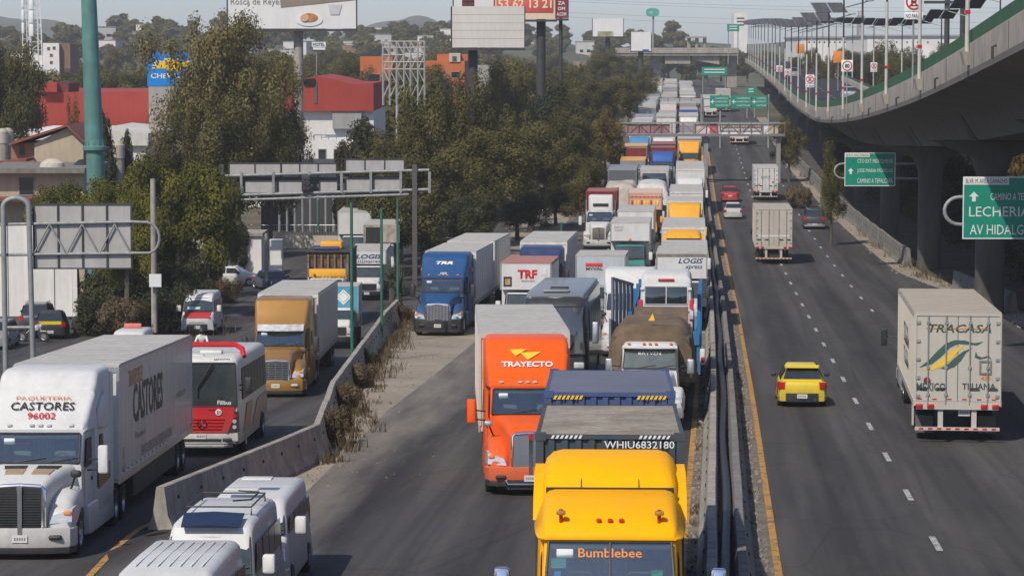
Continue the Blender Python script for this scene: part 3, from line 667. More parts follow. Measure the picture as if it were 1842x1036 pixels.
# ------------------------------------------------------------------ cars, vans, bus
def car(root, s, lo=False):
    """front at y=0, length L; profile: stations of body and greenhouse"""
    P = s['col']; L, w, h = s.get('L', 4.3), s.get('w', .87), s.get('h', 1.45); k = s.get('kind', 'hatch'); be = s.get('belt', .62)*h
    gc = .16*h
    body = MB().loft([(0, .55*w/.87, .5, gc+.12, be*.72, .1), (.08, .92*w, .84*w, gc+.05, be*.8, .12), (.5, w, .93*w, gc, be*.9, .12), (L*.27, w, .94*w, gc, be, .1), (L*.55, w*1.0, .95*w, gc, be+.02, .08), (L*.8, w, .95*w, gc, be+.03, .14, .1), (L-.28, .99*w, .93*w, gc+.02, be+(.03 if k != 'sedan' else -.0), .17, .12), (L-.06, .92*w, .86*w, gc+.08, be-.02, .2, .14), (L, .7*w, .68*w, gc+.16, be-.12, .1)], P).build('body', root)
    gw = .9*w; r0, r1 = s.get('green', {'hatch': (.24, .97), 'sedan': (.27, .84), 'suv': (.24, .98)}[k])
    a0, a3 = L*r0, L*r1; a1 = a0+L*.17; a2 = a3-(L*.13 if k == 'sedan' else L*.1)
    roofc = s.get('roofc', P); rw = .70 if s.get('diff') else .77
    g = MB().loft([(a0, gw, gw*.93, be-.02, be+.02, .02), (a1, gw, gw*rw, be-.02, h-.03, .1), ((a1+a2)/2, gw, gw*(rw+.01), be-.02, h, .1), (a2, gw, gw*(rw-.02), be-.02, h-.035, .1), (a3, gw*.97, gw*.9, be-.02, be+.05, .03)], roofc).build('roof', root)
    def lerp(p, q, t): return tuple(p[i]+(q[i]-p[i])*t for i in range(3))
    def pan(y0, z0, w0, y1, z1, w1, name, t0=.1, t1=.88, sg=1):
        rows = []
        for t in (t0, (t0+t1)/2, t1):
            y, z, ww = y0+(y1-y0)*t, z0+(z1-z0)*t, (w0+(w1-w0)*t)*.95
            rows.append([(ww*x, y-.014*sg, z+.014) for x in (-1, -.5, 0, .5, 1)])
        o = MB().sheet(rows, GLASS, -.01*sg).build(name, root); return o
    pan(a0, be, gw*.93, a1, h-.03, gw*.78, 'windscreen')
    pan(a3, be+.03, gw*.92, a2, h-.035, gw*(rw-.0), 'rear_window', .1, .86, -1)
    for sx in (-1, 1):
        zs0, zs1 = be+.05, h-.13; n = 2
        ys = [a0+.38, (a1+a2)/2+.02, a2+.02]
        for i in range(2):
            A = (ys[i]+(.0 if i else -.08), zs0); B = (ys[i+1]-.06+(.1 if i == 1 else 0), zs0); C = (ys[i+1]-.06-(.08 if i == 1 else 0), zs1); D = (ys[i]+(0 if i else .28), zs1)
            sidepane(root, sx, gw*.975, [A, B, C, D], xt=gw*(rw+.065))
        if not lo or True:
            MB().rbox(sx*(w+.09)-.1, sx*(w+.09)+.1, a0+.38, a0+.5, be+.0, be+.14, s.get('mirror', BLACK), .04).build('mirror', root)
        wr = s.get('wr', .31)
        wheel(root, sx*(w-.1), L*.19, wr, .2, s.get('rim', ALU), False, lo); wheel(root, sx*(w-.1), L*.81, wr, .2, s.get('rim', ALU), False, lo)
        # lamps
        MB().hexa([(sx*.5*w, .08, be*.62), (sx*.9*w, .2, be*.66), (sx*.9*w, .5, be*.7), (sx*.5*w, .3, be*.64), (sx*.52*w, .12, be*.76), (sx*.88*w, .26, be*.84), (sx*.86*w, .55, be*.88), (sx*.52*w, .34, be*.8)], LAMP_C).build('headlight', root)
        tz = be*.7; tw = s.get('tail', (.60, .96, .74, 1.02))
        pl_ = [(sx*.66*w, L-.08), (sx*.72*w, L+.03), (sx*.93*w, L-.035), (sx*1.015*w, L-.32), (sx*.9*w, L-.34)]; MB().prz(pl_ if sx > 0 else pl_[::-1], be*.74, be*.99, LAMP_R, .03).build('tail_light', root)
        if 0: MB().hexa([(sx*tw[0]*w, L-.03, be*tw[2]), (sx*tw[1]*w, L-.1, be*tw[2]), (sx*tw[1]*w*1.02, L-.4, be*tw[2]), (sx*tw[0]*w, L-.3, be*tw[2]), (sx*tw[0]*w*1.04, L-.09, be*tw[3]), (sx*tw[1]*w*.97, L-.15, be*tw[3]), (sx*tw[1]*w*.98, L-.42, be*tw[3]), (sx*tw[0]*w, L-.3, be*tw[3])], LAMP_R).build('tail_light', root)
    rb = MB().prz([(-w*.97, L-.35), (-w*.9, L-.06), (-w*.5, L+.045), (w*.5, L+.045), (w*.9, L-.06), (w*.97, L-.35)][::-1], gc+.0, gc+.24, s.get('rbump', P), .02).build('rear_bumper', root)
    plate(rb if k != 'sedan' else body, 0, L+.085 if s.get('diff') else L+.052 if k != 'sedan' else L+.012, gc+(.19 if k != 'sedan' else .42), REAR, .36, .15)
    MB().prz([(-w*.97, .4), (-w*.9, .1), (-w*.5, -.03), (w*.5, -.03), (w*.9, .1), (w*.97, .4)], gc, gc+.2, s.get('fbump', P), .02).build('front_bumper', root)
    MB().box(-w*.5, w*.5, .0, .1, gc+.22, gc+.36, BLACK).build('grille', root)
    if s.get('spoiler'): MB().hexa([(-.62, a2-.02, h-.06), (.62, a2-.02, h-.06), (.58, a2+.24, h-.09), (-.58, a2+.24, h-.09), (-.62, a2-.05, h+.0), (.62, a2-.05, h+.0), (.58, a2+.24, h-.05), (-.58, a2+.24, h-.05)], P).build('spoiler', root)
    if s.get('diff'):
        d = MB().prz([(-w*.72, L-.2), (-w*.66, L+.02), (-w*.4, L+.075), (w*.4, L+.075), (w*.66, L+.02), (w*.72, L-.2)][::-1], gc-.02, gc+.29, BLACK, .02).build('diffuser', root)
        for sx in (-1, 1): MB().cyl((sx*.52*w, L-.1, gc+.05), (sx*.52*w, L+.09, gc+.05), .05, CHROME, 14).cyl((sx*.52*w, L+.05, gc+.05), (sx*.52*w, L+.093, gc+.05), .04, BLACK, 12).build('exhaust', d)
    if s.get('rails'):
        for sx in (-1, 1): MB().tube([(sx*gw*.7, a1+.1, h+.0), (sx*gw*.7, a1+.2, h+.05), (sx*gw*.7, a2-.2, h+.05), (sx*gw*.7, a2, h+.0)], .02, ALU, 6).build('roof_rail', root)
    return body
def van(root, s, lo=False):
    P = s['col']; L, w, h = s.get('L', 4.9), s.get('w', .93), s.get('h', 2.25)
    st = [(0, .72*w, .66*w, .35, .95, .12), (.1, .95*w, .86*w, .3, 1.08, .12), (.42, w, .92*w, .3, 1.2, .12), (.62, w, .92*w, .3, 1.3, .1), (1.2, w, .82*w, .3, h-.12, .16), (1.6, w, .83*w, .3, h-.02, .18), (L*.6, w, .83*w, .3, h, .18), (L-.25, w, .83*w, .3, h-.02, .18), (L-.06, .98*w, .81*w, .32, h-.12, .16), (L, .92*w, .78*w, .36, h-.25, .1)]
    b = MB().loft(st, P).build('body', root)
    windscreen(root, [[(x*(w*.86-.09*w*t), .6+.56*t-.05+.02*x*x, 1.32+(h-.3-1.32)*t) for x in (-1, -.75, -.5, -.25, 0, .25, .5, .75, 1)] for t in (0, .5, 1)], s.get('glass', GLASS_G), wipers=not lo)
    for sx in (-1, 1):
        z0, z1 = 1.3, h-.42; f = lambda z: w-(w*.17)*((z-.35)/(h-.35))**1.0
        segs = s.get('win', [(1.15, 1.95), (2.08, 2.95), (3.03, 3.85), (3.92, L-.2)])
        for i, (ya, yb) in enumerate(segs):
            sidepane(root, sx, f(z0)+.005, [(ya-(.22 if i == 0 else 0), z0), (yb, z0), (yb-(.06 if i == 3 else 0), z1), (ya+(.12 if i == 0 else 0), z1)], m=s.get('sglass', GLASS), xt=f(z1)+.02)
        mirror(root, sx*(w+.16), .95, 1.28, s.get('mirror', WHITE), .36, True)
        wheel(root, sx*(w-.1), .95, .33, .21, GALV, False, lo); wheel(root, sx*(w-.1), L-.95, .33, .21, GALV, False, lo)
        MB().hexa([(sx*.55*w, .06, .82), (sx*.93*w, .16, .84), (sx*.95*w, .4, .86), (sx*.55*w, .2, .84), (sx*.6*w, .1, 1.04), (sx*.9*w, .22, 1.1), (sx*.92*w, .44, 1.12), (sx*.6*w, .24, 1.06)], LAMP_C).build('headlight', root)
        MB().rbox(sx*.86*w-.05, sx*.86*w+.05, L-.08, L+.0, .95, 1.35, LAMP_R, .02).build('tail_light', root)
        if s.get('band'): sidepane(root, sx, w-.03, [(1.9, .98), (L-.3, .98), (L-.3, 1.22), (1.9, 1.22)], m=s['band'], name='side_band', xt=w-.06)
    fb = MB().prz([(-w*.99, .5), (-w*.95, .14), (-w*.5, -.04), (w*.5, -.04), (w*.95, .14), (w*.99, .5)], .28, .66, s.get('bumper', P), .03).build('front_bumper', root)
    if not lo: plate(fb, 0, -.05, .48)
    MB().prx([(-.005, .72), (.12, .72), (.15, .98), (.035, .98)], -.42, .42, s.get('grille', BLACK)).build('grille', root)
    MB().prx([(L-.1, 1.3), (L+.0, 1.3), (L-.05, h-.42), (L-.12, h-.42)], -w*.68, w*.68, GLASS).build('rear_window', root)
    return b
# ------------------------------------------------------------------ ground materials
def groundmat(name, ca, cb, s=.15, s2=6., bump=.3, patch=None):
    m, n, l, b = _new(name)
    v = _coord(n, l, rnd=False)
    f1 = _noise(n, l, v, s, 6, .65); f2 = _noise(n, l, v, s2, 6, .7)
    r1 = _ramp(n, .35, .68, ca, cb); l.new(f1, r1.inputs[0])
    r2 = _ramp(n, .25, .8, (.72, .72, .72), (1.25, 1.25, 1.25)); l.new(f2, r2.inputs[0])
    c = _mix(n, l, .85, r1.outputs[0], r2.outputs[0], 'MULTIPLY')
    if patch:
        f3 = _noise(n, l, v, .45, 5, .6); r3 = _ramp(n, .52, .62, (0, 0, 0), (.8, .8, .8)); l.new(f3, r3.inputs[0]); c = _mix(n, l, r3.outputs[0], c, patch)
    l.new(c, b.inputs['Base Color']); b.inputs['Roughness'].default_value = .95; b.inputs['Specular IOR Level'].default_value = .2
    bp = n.new('ShaderNodeBump'); bp.inputs['Strength'].default_value = bump; bp.inputs['Distance'].default_value = .1
    l.new(f2, bp.inputs['Height']); l.new(bp.outputs[0], b.inputs['Normal']); return m
def asphalt(name, base, lane=3.6, off=0., dusty=.35, dust=(.16, .145, .125), edge=None):
    m, n, l, b = _new(name)
    uv = _coord(n, l, uv=True); ob = _coord(n, l, rnd=False)
    st = _coord(n, l, (1.6, .018, 1), uv=True); fst = _noise(n, l, st, 1.0, 6, .6)           # tyre-worn streaks along the lanes
    fine = _noise(n, l, ob, 9., 5, .7); big = _noise(n, l, _coord(n, l, (.16, .03, 1), uv=True), 1.0, 5, .6)
    r = _ramp(n, .3, .75, tuple(c*.66 for c in base), tuple(c*1.42 for c in base)); l.new(fst, r.inputs[0])
    r2 = _ramp(n, .3, .7, (.8, .8, .8), (1.18, 1.18, 1.18)); l.new(big, r2.inputs[0])
    c = _mix(n, l, 1., r.outputs[0], r2.outputs[0], 'MULTIPLY')
    r4 = _ramp(n, .3, .75, (.8, .8, .8), (1.25, 1.25, 1.25)); l.new(fine, r4.inputs[0]); c = _mix(n, l, .7, c, r4.outputs[0], 'MULTIPLY')
    # oil line down the middle of each lane
    sx = n.new('ShaderNodeSeparateXYZ'); l.new(uv, sx.inputs[0])
    a = n.new('ShaderNodeMath'); a.operation = 'ADD'; a.inputs[1].default_value = off + 100*lane; l.new(sx.outputs[0], a.inputs[0])
    w = n.new('ShaderNodeMath'); w.operation = 'PINGPONG'; w.inputs[1].default_value = lane/2; l.new(a.outputs[0], w.inputs[0])
    r3 = _ramp(n, .12, .55, (0, 0, 0), (1, 1, 1)); q = n.new('ShaderNodeMath'); q.operation = 'DIVIDE'; q.inputs[1].default_value = lane/2; l.new(w.outputs[0], q.inputs[0]); l.new(q.outputs[0], r3.inputs[0])
    c = _mix(n, l, .36, c, r3.outputs[0], 'MULTIPLY')
    fa = _noise(n, l, _coord(n, l, (.9, .035, 1), uv=True), 1.0, 3, .5); ra = _ramp(n, .42, .5, (1, 1, 1), (.74, .74, .75)); l.new(fa, ra.inputs[0]); c = _mix(n, l, .7, c, ra.outputs[0], 'MULTIPLY')
    # cracks and patches
    vo = n.new('ShaderNodeTexVoronoi'); vo.feature = 'DISTANCE_TO_EDGE'; vo.inputs['Scale'].default_value = .22; l.new(_coord(n, l, (1, .45, 1), uv=True), vo.inputs[0])
    rc = _ramp(n, .0, .012, (.55, .55, .55), (1, 1, 1)); l.new(vo.outputs[0], rc.inputs[0]); c = _mix(n, l, .5, c, rc.outputs[0], 'MULTIPLY')
    ds = _noise(n, l, _coord(n, l, (.5, .06, 1), uv=True), 1.2, 6, .65); rd = _ramp(n, .5, .8, (0, 0, 0), (dusty,)*3); l.new(ds, rd.inputs[0])
    c = _mix(n, l, rd.outputs[0], c, dust)
    if edge:
        mr = n.new('ShaderNodeMapRange'); mr.inputs[1].default_value = edge[0]; mr.inputs[2].default_value = edge[1]; l.new(sx.outputs[0], mr.inputs[0])
        mm = n.new('ShaderNodeMath'); mm.operation = 'MULTIPLY_ADD'; mm.inputs[2].default_value = -.25; l.new(mr.outputs[0], mm.inputs[0]); l.new(ds, mm.inputs[1]); mm2 = n.new('ShaderNodeMath'); mm2.operation = 'MULTIPLY'; mm2.inputs[1].default_value = 2.6; mm2.use_clamp = True; l.new(mm.outputs[0], mm2.inputs[0]); c = _mix(n, l, mm2.outputs[0], c, (.22, .19, .158))
    l.new(c, b.inputs['Base Color']); b.inputs['Roughness'].default_value = .82; b.inputs['Specular IOR Level'].default_value = .35
    bp = n.new('ShaderNodeBump'); bp.inputs['Strength'].default_value = .25; bp.inputs['Distance'].default_value = .02; l.new(fine, bp.inputs['Height']); l.new(bp.outputs[0], b.inputs['Normal'])
    return m
DIRT = groundmat('dirt', (.25, .212, .168), (.35, .30, .245), .25, 5.)
EARTH = groundmat('earth', (.085, .08, .055), (.16, .14, .10), .05, 2.)
GRAVEL = groundmat('gravel_strip', (.14, .12, .10), (.24, .215, .18), 1.2, 8., .6)
ASPH = asphalt('asphalt_main', (.066, .062, .060), 3.6, 3.1, edge=(-8.4, -12.0)); ASPH2 = asphalt('asphalt_away', (.069, .064, .062), 3.7, 1.85, .25); ASPH3 = asphalt('asphalt_side', (.066, .061, .059), 3.6, .5, .6)
def roadline(name, c):
    m, n, l, b = _new(name); v = _coord(n, l, rnd=False); f = _noise(n, l, v, 3., 6, .75)
    r = _ramp(n, .36, .5, (.075, .07, .065), c); l.new(f, r.inputs[0]); l.new(r.outputs[0], b.inputs['Base Color']); b.inputs['Roughness'].default_value = .8; return m
LINE_Y = roadline('yellow_road_paint', (.46, .235, .045)); LINE_W = roadline('white_road_paint', (.40, .40, .385))
YS = list(np.concatenate([np.arange(10, 200, 3.0), np.arange(200, 460, 6.0), np.arange(460, 1000, 20.0)]))
def sheet(name, u0, u1, ys, zo, m, nu=4, zf=zroad, knd='structure', xmode=False):
    vs, fs, uvs = [], [], []
    for Y in ys:
        a, b = (u0(Y) if callable(u0) else u0), (u1(Y) if callable(u1) else u1)
        for i in range(nu+1):
            u = a+(b-a)*i/nu
            if xmode: x = u; u = x - xl(Y)
            else: x = xl(Y)+u
            vs.append((x, float(Y), zf(u, Y)+zo)); uvs.append((u, float(Y)))
    k = nu+1
    for j in range(len(ys)-1):
        for i in range(nu): a = j*k+i; fs.append((a, a+1, a+k+1, a+k))
    me = bpy.data.meshes.new(name); me.from_pydata(vs, [], fs); me.materials.append(m)
    ul = me.uv_layers.new(name='UVMap')
    for p in me.polygons:
        for li in p.loop_indices: ul.data[li].uv = uvs[me.loops[li].vertex_index]
    me.polygons.foreach_set('use_smooth', [True]*len(me.polygons)); me.update()
    o = link(me, name)
    if knd: kind(o, knd)
    return o
# ground sheet reaching the horizon
us = [-1600, -900, -600, -420, -300, -220, -160, -120, -90, -70, -55, -45, -38, -32, -27, -23, -20, -19, -18, -17, -16.4, -15.8, -15.2, -14.6, -14, -13.4, -12.8, -12, -8, 0, 8, 14, 20, 30, 45, 60, 90, 140, 220, 340, 600, 1000, 1700]
gy = list(np.arange(-40, 320, 4.0)) + list(np.arange(320, 760, 20.0)) + list(np.arange(760, 2000, 80.0)) + [2300, 2800]
vs = [(xl(Y)+u, float(Y), zland(u, Y)-.12) for Y in gy for u in us]; k = len(us)
fs = [(j*k+i, j*k+i+1, j*k+k+i+1, j*k+k+i) for j in range(len(gy)-1) for i in range(k-1)]
me = bpy.data.meshes.new('ground'); me.from_pydata(vs, [], fs); me.materials.append(EARTH); me.polygons.foreach_set('use_smooth', [True]*len(fs))
kind(link(me, 'ground'), 'structure')
def ue(Y): return float(np.interp(Y, [10, 40, 70, 82, 97, 132, 150, 200, 1000], [-12.4, -12.3, -12.2, -12.5, -12.9, -12.6, -13.6, -13.4, -13.0]))
def ur(Y): return float(np.interp(Y, [10, 120, 165, 173, 185, 195, 240, 330, 420, 1000], [18, 15, 13.6, 12.5, 11.4, 11.2, 10.6, 9.0, 9.0, 9.2]))
sheet('median_dirt', lambda Y: ub(Y)+.2, lambda Y: ue(Y)+.5, [y for y in YS if 64 < y < 330], .0, DIRT, 5)
sheet('road_oncoming', ue, -1.2, YS, .03, ASPH, 8)
sheet('road_away', -.6, ur, YS, .03, ASPH2, 8)
sheet('central_gravel', -2.0, -.05, [y for y in YS if y < 460], .05, GRAVEL, 4)
sheet('road_side', lambda Y: -17.5 - .35*max(0, min(Y-60, 40)) if Y < 260 else -20, lambda Y: xl(Y)+ub(Y)-.55, [y for y in YS if 20 < y < 300], .02, ASPH3, 8, lambda u, Y: zl(Y), xmode=True)
sheet('right_verge', ur, lambda Y: ur(Y)+1.6, [y for y in YS if 20 < y < 460], .035, DIRT, 3)
def uw(Y): return ur(Y)+1.55
sheet('under_viaduct_ground', uw, 40, [y for y in YS if 20 < y < 460], .0, groundmat('shaded_earth', (.06, .055, .045), (.10, .09, .075), .3, 4.), 4)  # earth tone set dark to paint in the shade below the deck
def stripe(name, uc, w, ys, m, zf=zroad, zo=.045): return sheet(name, lambda Y: uc-w/2, lambda Y: uc+w/2, ys, zo, m, 1, zf)
sheet('gore', lambda Y: ub(Y)-.65, lambda Y: ue(Y)+.1, [y for y in YS if 20 < y < 74], .012, ASPH3, 4)
stripe('yellow_line_oncoming', -2.06, .17, [y for y in YS if y < 700], LINE_Y, zo=.055)
stripe('yellow_line_away', .03, .17, [y for y in YS if y < 700], LINE_Y, zo=.055)
vs, fs = [], []
def dash(u, Y0, Y1, w=.15, x=None, z=None):
    k0 = len(vs)
    for Y in (Y0, (Y0+Y1)/2, Y1):
        for s in (-w/2, w/2):
            X = (xl(Y)+u if x is None else x)+s
            vs.append((X, Y, (zm(Y) if z is None else z(Y))+.045))
    for j in (0, 2): fs.append((k0+j, k0+j+1, k0+j+3, k0+j+2))
for i in range(44):
    Y = 25.3+i*9.3
    dash(3.78, Y, Y+2.4)
for i in range(60):
    Y = 20+i*10.1
    if 150 < Y < 330: dash(7.45, Y, Y+2.0)
for i in range(34):
    Y = 150+i*10
    dash(-5.0, Y, Y+2.5); dash(-8.8, Y, Y+2.5)
me = bpy.data.meshes.new('lane_dashes'); me.from_pydata(vs, [], fs); me.materials.append(LINE_W); kind(link(me, 'lane_dashes'), 'structure')
sheet('yellow_line_side', lambda Y: np.interp(Y, [30, 66, 90, 150], [-8.4, -9.2, -6.9, -6.95])-.08, lambda Y: np.interp(Y, [30, 66, 90, 150], [-8.4, -9.2, -6.9, -6.95])+.08, [y for y in YS if 30 < y < 150], .05, LINE_Y, 1, lambda u, Y: zl(Y), xmode=True)
# ------------------------------------------------------------------ concrete barriers
def jersey_mesh(L, h=.98, m=CONC, wb=.31, lift=0):
    b = MB(); pr = [(-wb, 0), (-wb, .08), (-wb*.62, .34), (-.1, h-.02), (-.085, h), (.085, h), (.1, h-.02), (wb*.62, .34), (wb, .08), (wb, 0)]
    g = .004
    b.rings([[(x, y, z) for x, z in pr] for y in (g, L-g)], m)
    for yy in (L*.25, L*.75):
        for sx in (-1, 1): b.box(sx*.15-.03, sx*.15+.03, yy-.04, yy+.04, h*.62, h*.7, DARK)
    return b.mesh('concrete_barrier', smooth=False)
def barriers(pts, L, label, group, m=CONC, h=.98, zf=None, jit=.02):
    me = jersey_mesh(L, h, m); P = [Vector(p) for p in pts]; i = 0; pos = P[0].copy(); seg = 0; first = True
    total = sum((P[j+1]-P[j]).length for j in range(len(P)-1)); n = int(total/L)
    def along(s):
        for j in range(len(P)-1):
            d = (P[j+1]-P[j]).length
            if s <= d or j == len(P)-2: return P[j].lerp(P[j+1], s/d if d else 0)
            s -= d
    for j in range(n):
        a, c = along(j*L), along((j+1)*L); za, zc = zf(a), zf(c)
        o = link(me, 'concrete_barrier'); o.location = (a.x+random.uniform(-jit, jit), a.y, za-.02)
        d = c-a; o.rotation_euler = (math.atan2(zc-za, d.length), random.uniform(-.01, .01), -math.atan2(d.x, d.y)); o.scale = (1, d.length/L, 1)
        tag(o, label, 'barrier', group)
def zmain(p): return zm(p.y)
bl = [(xl(Y)+ub(Y), Y) for Y in (66.5, 74, 82, 90, 98, 112, 125, 137, 150)]
barriers(bl, 4.0, 'long grey concrete barrier section between the side road and the dirt strip', 'barrier sections along the side road', CONC, 1.05, zmain, .01)
barriers([(xl(Y)-1.42, Y) for Y in np.arange(36, 470, 8)], 6.0, 'grey concrete barrier section on the oncoming side of the central divider', 'divider barriers facing the queue', CONC, .95, zmain, .0)
barriers([(xl(Y)-.78, Y) for Y in np.arange(36, 470, 8)], 6.0, 'worn concrete barrier section on the open road side of the central divider', 'divider barriers facing the open road', CONC_D, .86, zmain, .0)
p = MB()
p.tube([(xl(Y)-1.1+.04*math.sin(Y*.21), Y, zm(Y)+.66+.05*math.sin(Y*.13)) for Y in np.arange(36, 330, 2.0)], .11, BLACK, 8)
tag(p.build('drain_pipe'), 'long black corrugated pipe lying between the two divider walls', 'pipe')
barriers([(xl(Y)+np.interp(Y, [192, 240, 330], [12.5, 11.9, 10.2]), Y) for Y in np.arange(192, 335, 6)], 4.0, 'dusty concrete barrier section along the right verge by the viaduct', 'barriers along the right verge', CONC_D, 1.3, zmain, .06)
barriers([(xl(Y)+np.interp(Y, [120, 150, 172], [16.5, 15.0, 13.6]), Y) for Y in np.arange(150, 173, 4)], 4.0, 'grey concrete barrier section beside the viaduct pier, nearer than the gap', 'barriers by the pier', CONC_D, 1.2, zmain, .06)
# rubble on strips: one scatter of stones
st = MB(); rr = random.Random(3)
def stone(x, y, z, r):
    q = [(x+r*rr.uniform(.6, 1.2)*math.cos(a)*1.1, y+r*rr.uniform(.6, 1.2)*math.sin(a), z-.02) for a in (0, 1.57, 3.14, 4.71)]
    t = [(x+(p[0]-x)*.55+rr.uniform(-.3, .3)*r, y+(p[1]-y)*.55, z+r*rr.uniform(.5, 1.0)) for p in q]
    st.hexa(q+t, DIRT if rr.random() < .6 else CONC_D)
for i in range(1500):
    Y = 45+rr.random()**1.6*260; u = rr.choice((rr.uniform(-1.95, -1.75), rr.uniform(-.5, -.1), rr.uniform(-.5, -.1)))
    stone(xl(Y)+u, Y, zm(Y)+.05, rr.uniform(.02, .075))
for i in range(420):
    Y = rr.uniform(70, 150); u = ub(Y)+.4+abs(rr.gauss(0, 1.2)); stone(xl(Y)+u, Y, zm(Y)+.02, rr.uniform(.01, .045)*(2.4 if rr.random() < .05 else 1))
for i in range(500):
    Y = rr.uniform(120, 330); stone(xl(Y)+ur(Y)+rr.uniform(-.3, 1.4), Y, zm(Y)+.03, rr.uniform(.03, .12))
kind(st.build('rubble', smooth=False), 'stuff')
# ------------------------------------------------------------------ viaduct
VY = [55, 75, 95, 110, 120, 150, 190, 226, 265, 320, 419, 520, 607, 660, 700]; VZ = [2.6, 1.5, .4, -.45, -1.05, -2.55, -4.15, -5.25, -6.05, -5.85, -4.3, -3.2, -2.3, -1.9, -1.8]
_vz = np.interp(_GY, VY, VZ); _vz = np.convolve(np.pad(_vz, 9, mode='edge'), np.ones(19)/19, mode='valid')
def vz(Y): return CZ + float(np.interp(Y, _GY, _vz))
def vx(Y): return 10.8 + .068*Y
VW = 11.0
vroot = thing('viaduct', 'long concrete viaduct with a green topped parapet dipping beside the road', 'viaduct')
vys = list(np.arange(55, 300, 5.0)) + list(np.arange(300, 701, 12.0))
def vloft(prof, m, name, par=vroot, ys=vys):
    b = MB(); b.rings([[(vx(Y)+x, Y, vz(Y)+z) for x, z in prof] for Y in ys], m); return b.build(name, par, ang=50)
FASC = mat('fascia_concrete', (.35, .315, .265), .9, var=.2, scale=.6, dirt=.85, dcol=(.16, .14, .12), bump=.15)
GIRD = mat('girder_concrete_shade', (.13, .12, .108), .9, var=.15, scale=.4, dirt=.5, dcol=(.10, .09, .08))  # shade under the deck put into the base colour; dirt over it
vloft([(0, 0), (.34, 0), (.34, .95), (.24, 1.08), (.02, 1.08), (0, 1.0)], FASC, 'parapet')
vloft([(VW-.34, 0), (VW, 0), (VW, 1.0), (VW-.02, 1.08), (VW-.24, 1.08), (VW-.34, .95)], FASC, 'parapet')
vloft([(.34, -.02), (VW-.34, -.02), (VW-.34, .3), (.34, .3)], asphalt('asphalt_viaduct', (.05, .05, .052), 3.6, 0, .3), 'deck')
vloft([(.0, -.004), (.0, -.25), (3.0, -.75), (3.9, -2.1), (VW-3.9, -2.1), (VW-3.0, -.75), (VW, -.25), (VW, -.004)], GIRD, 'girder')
vloft([(.1, 1.083), (.18, 1.083), (.18, 1.66), (.1, 1.66)], mat('green_screen', (.012, .10, .03), .7, var=.2, scale=.5, dirt=.3), 'green_screen')
vloft([(VW-.18, 1.083), (VW-.1, 1.083), (VW-.1, 1.4), (VW-.18, 1.4)], mat('green_rail', (.02, .12, .05), .7, var=.2), 'green_rail')
vs, fs = [], []
for i in range(80): Y = 60+i*8; dash(0, Y, Y+3, .15, vx(Y+1.5)+VW/2, lambda y: vz(y)+.27)
me = bpy.data.meshes.new('deck_marking'); me.from_pydata(vs, [], fs); me.materials.append(LINE_W); link(me, 'deck_marking', vroot)
PIERM = mat('pier_concrete_shade', (.085, .078, .068), .9, var=.2, scale=.5, dirt=.6, dcol=(.05, .045, .04))  # piers darkened in colour to stand in for the viaduct's shade
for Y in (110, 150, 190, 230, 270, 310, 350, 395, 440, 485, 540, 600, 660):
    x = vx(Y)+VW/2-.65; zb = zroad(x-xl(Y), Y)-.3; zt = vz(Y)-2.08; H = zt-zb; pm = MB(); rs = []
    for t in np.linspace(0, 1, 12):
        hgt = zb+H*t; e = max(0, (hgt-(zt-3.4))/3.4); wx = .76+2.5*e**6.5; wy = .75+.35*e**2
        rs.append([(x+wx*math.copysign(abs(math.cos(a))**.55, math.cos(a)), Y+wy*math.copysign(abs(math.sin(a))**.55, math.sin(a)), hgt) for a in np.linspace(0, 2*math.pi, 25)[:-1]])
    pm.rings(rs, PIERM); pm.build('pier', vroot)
ob = thing('overpass', 'distant concrete overpass crossing the road where the viaduct ends', 'bridge')
a, c = at(1105, 100, 690), at(1325, 98, 690); zt = CZ+(100-94)*690/F
MB().box(a.x, c.x, 684, 700, zt-.9, zt+.1, FASC).build('deck', ob); MB().box(a.x, c.x, 683.7, 684, zt-.3, zt+1.0, FASC).build('parapet', ob)
MB().box(at(1195, 1, 690).x, at(1240, 1, 690).x, 685, 699, zt-2.9, zt-.9, FASC).build('girder', ob); MB().hexa([(at(1243, 1, 690).x, 685, zt-1.9), (at(1292, 1, 690).x, 685, zt-3.1), (at(1292, 1, 690).x, 699, zt-3.1), (at(1243, 1, 690).x, 699, zt-1.9), (at(1243, 1, 690).x, 685, zt-.9), (at(1292, 1, 690).x, 685, zt-.9), (at(1292, 1, 690).x, 699, zt-.9), (at(1243, 1, 690).x, 699, zt-.9)], FASC).build('girder', ob)
for px in (1180, 1316): X = at(px, 1, 690).x; MB().box(X-1.2, X+1.2, 688, 694, zm(690)-1, zt-.9, FASC).build('pier', ob)
jt = MB(); sp = MB()
for i, Y in enumerate(np.arange(61, 640, 12.4)):
    x, z = vx(Y), vz(Y); jt.box(x-.012, x+.02, Y-.02, Y+.02, z+.02, z+1.0, DARK)
    if i % 3 == 1: jt.hexa([(x+a, Y+b, z+c) for c, q in ((-2.115, 3.85), (-.76, 2.95)) for a, b in ((q, -.04), (VW-q, -.04), (VW-q, .04), (q, .04))], DARK)
    if i % 2: sp.tube([(x-.05, Y+3, z-.35), (x-.05, Y+3, z+.1), (x+.1, Y+3, z+.15)], .05, DARK, 6)
jt.build('expansion_joint', vroot, smooth=False); sp.build('drain_spout', vroot)
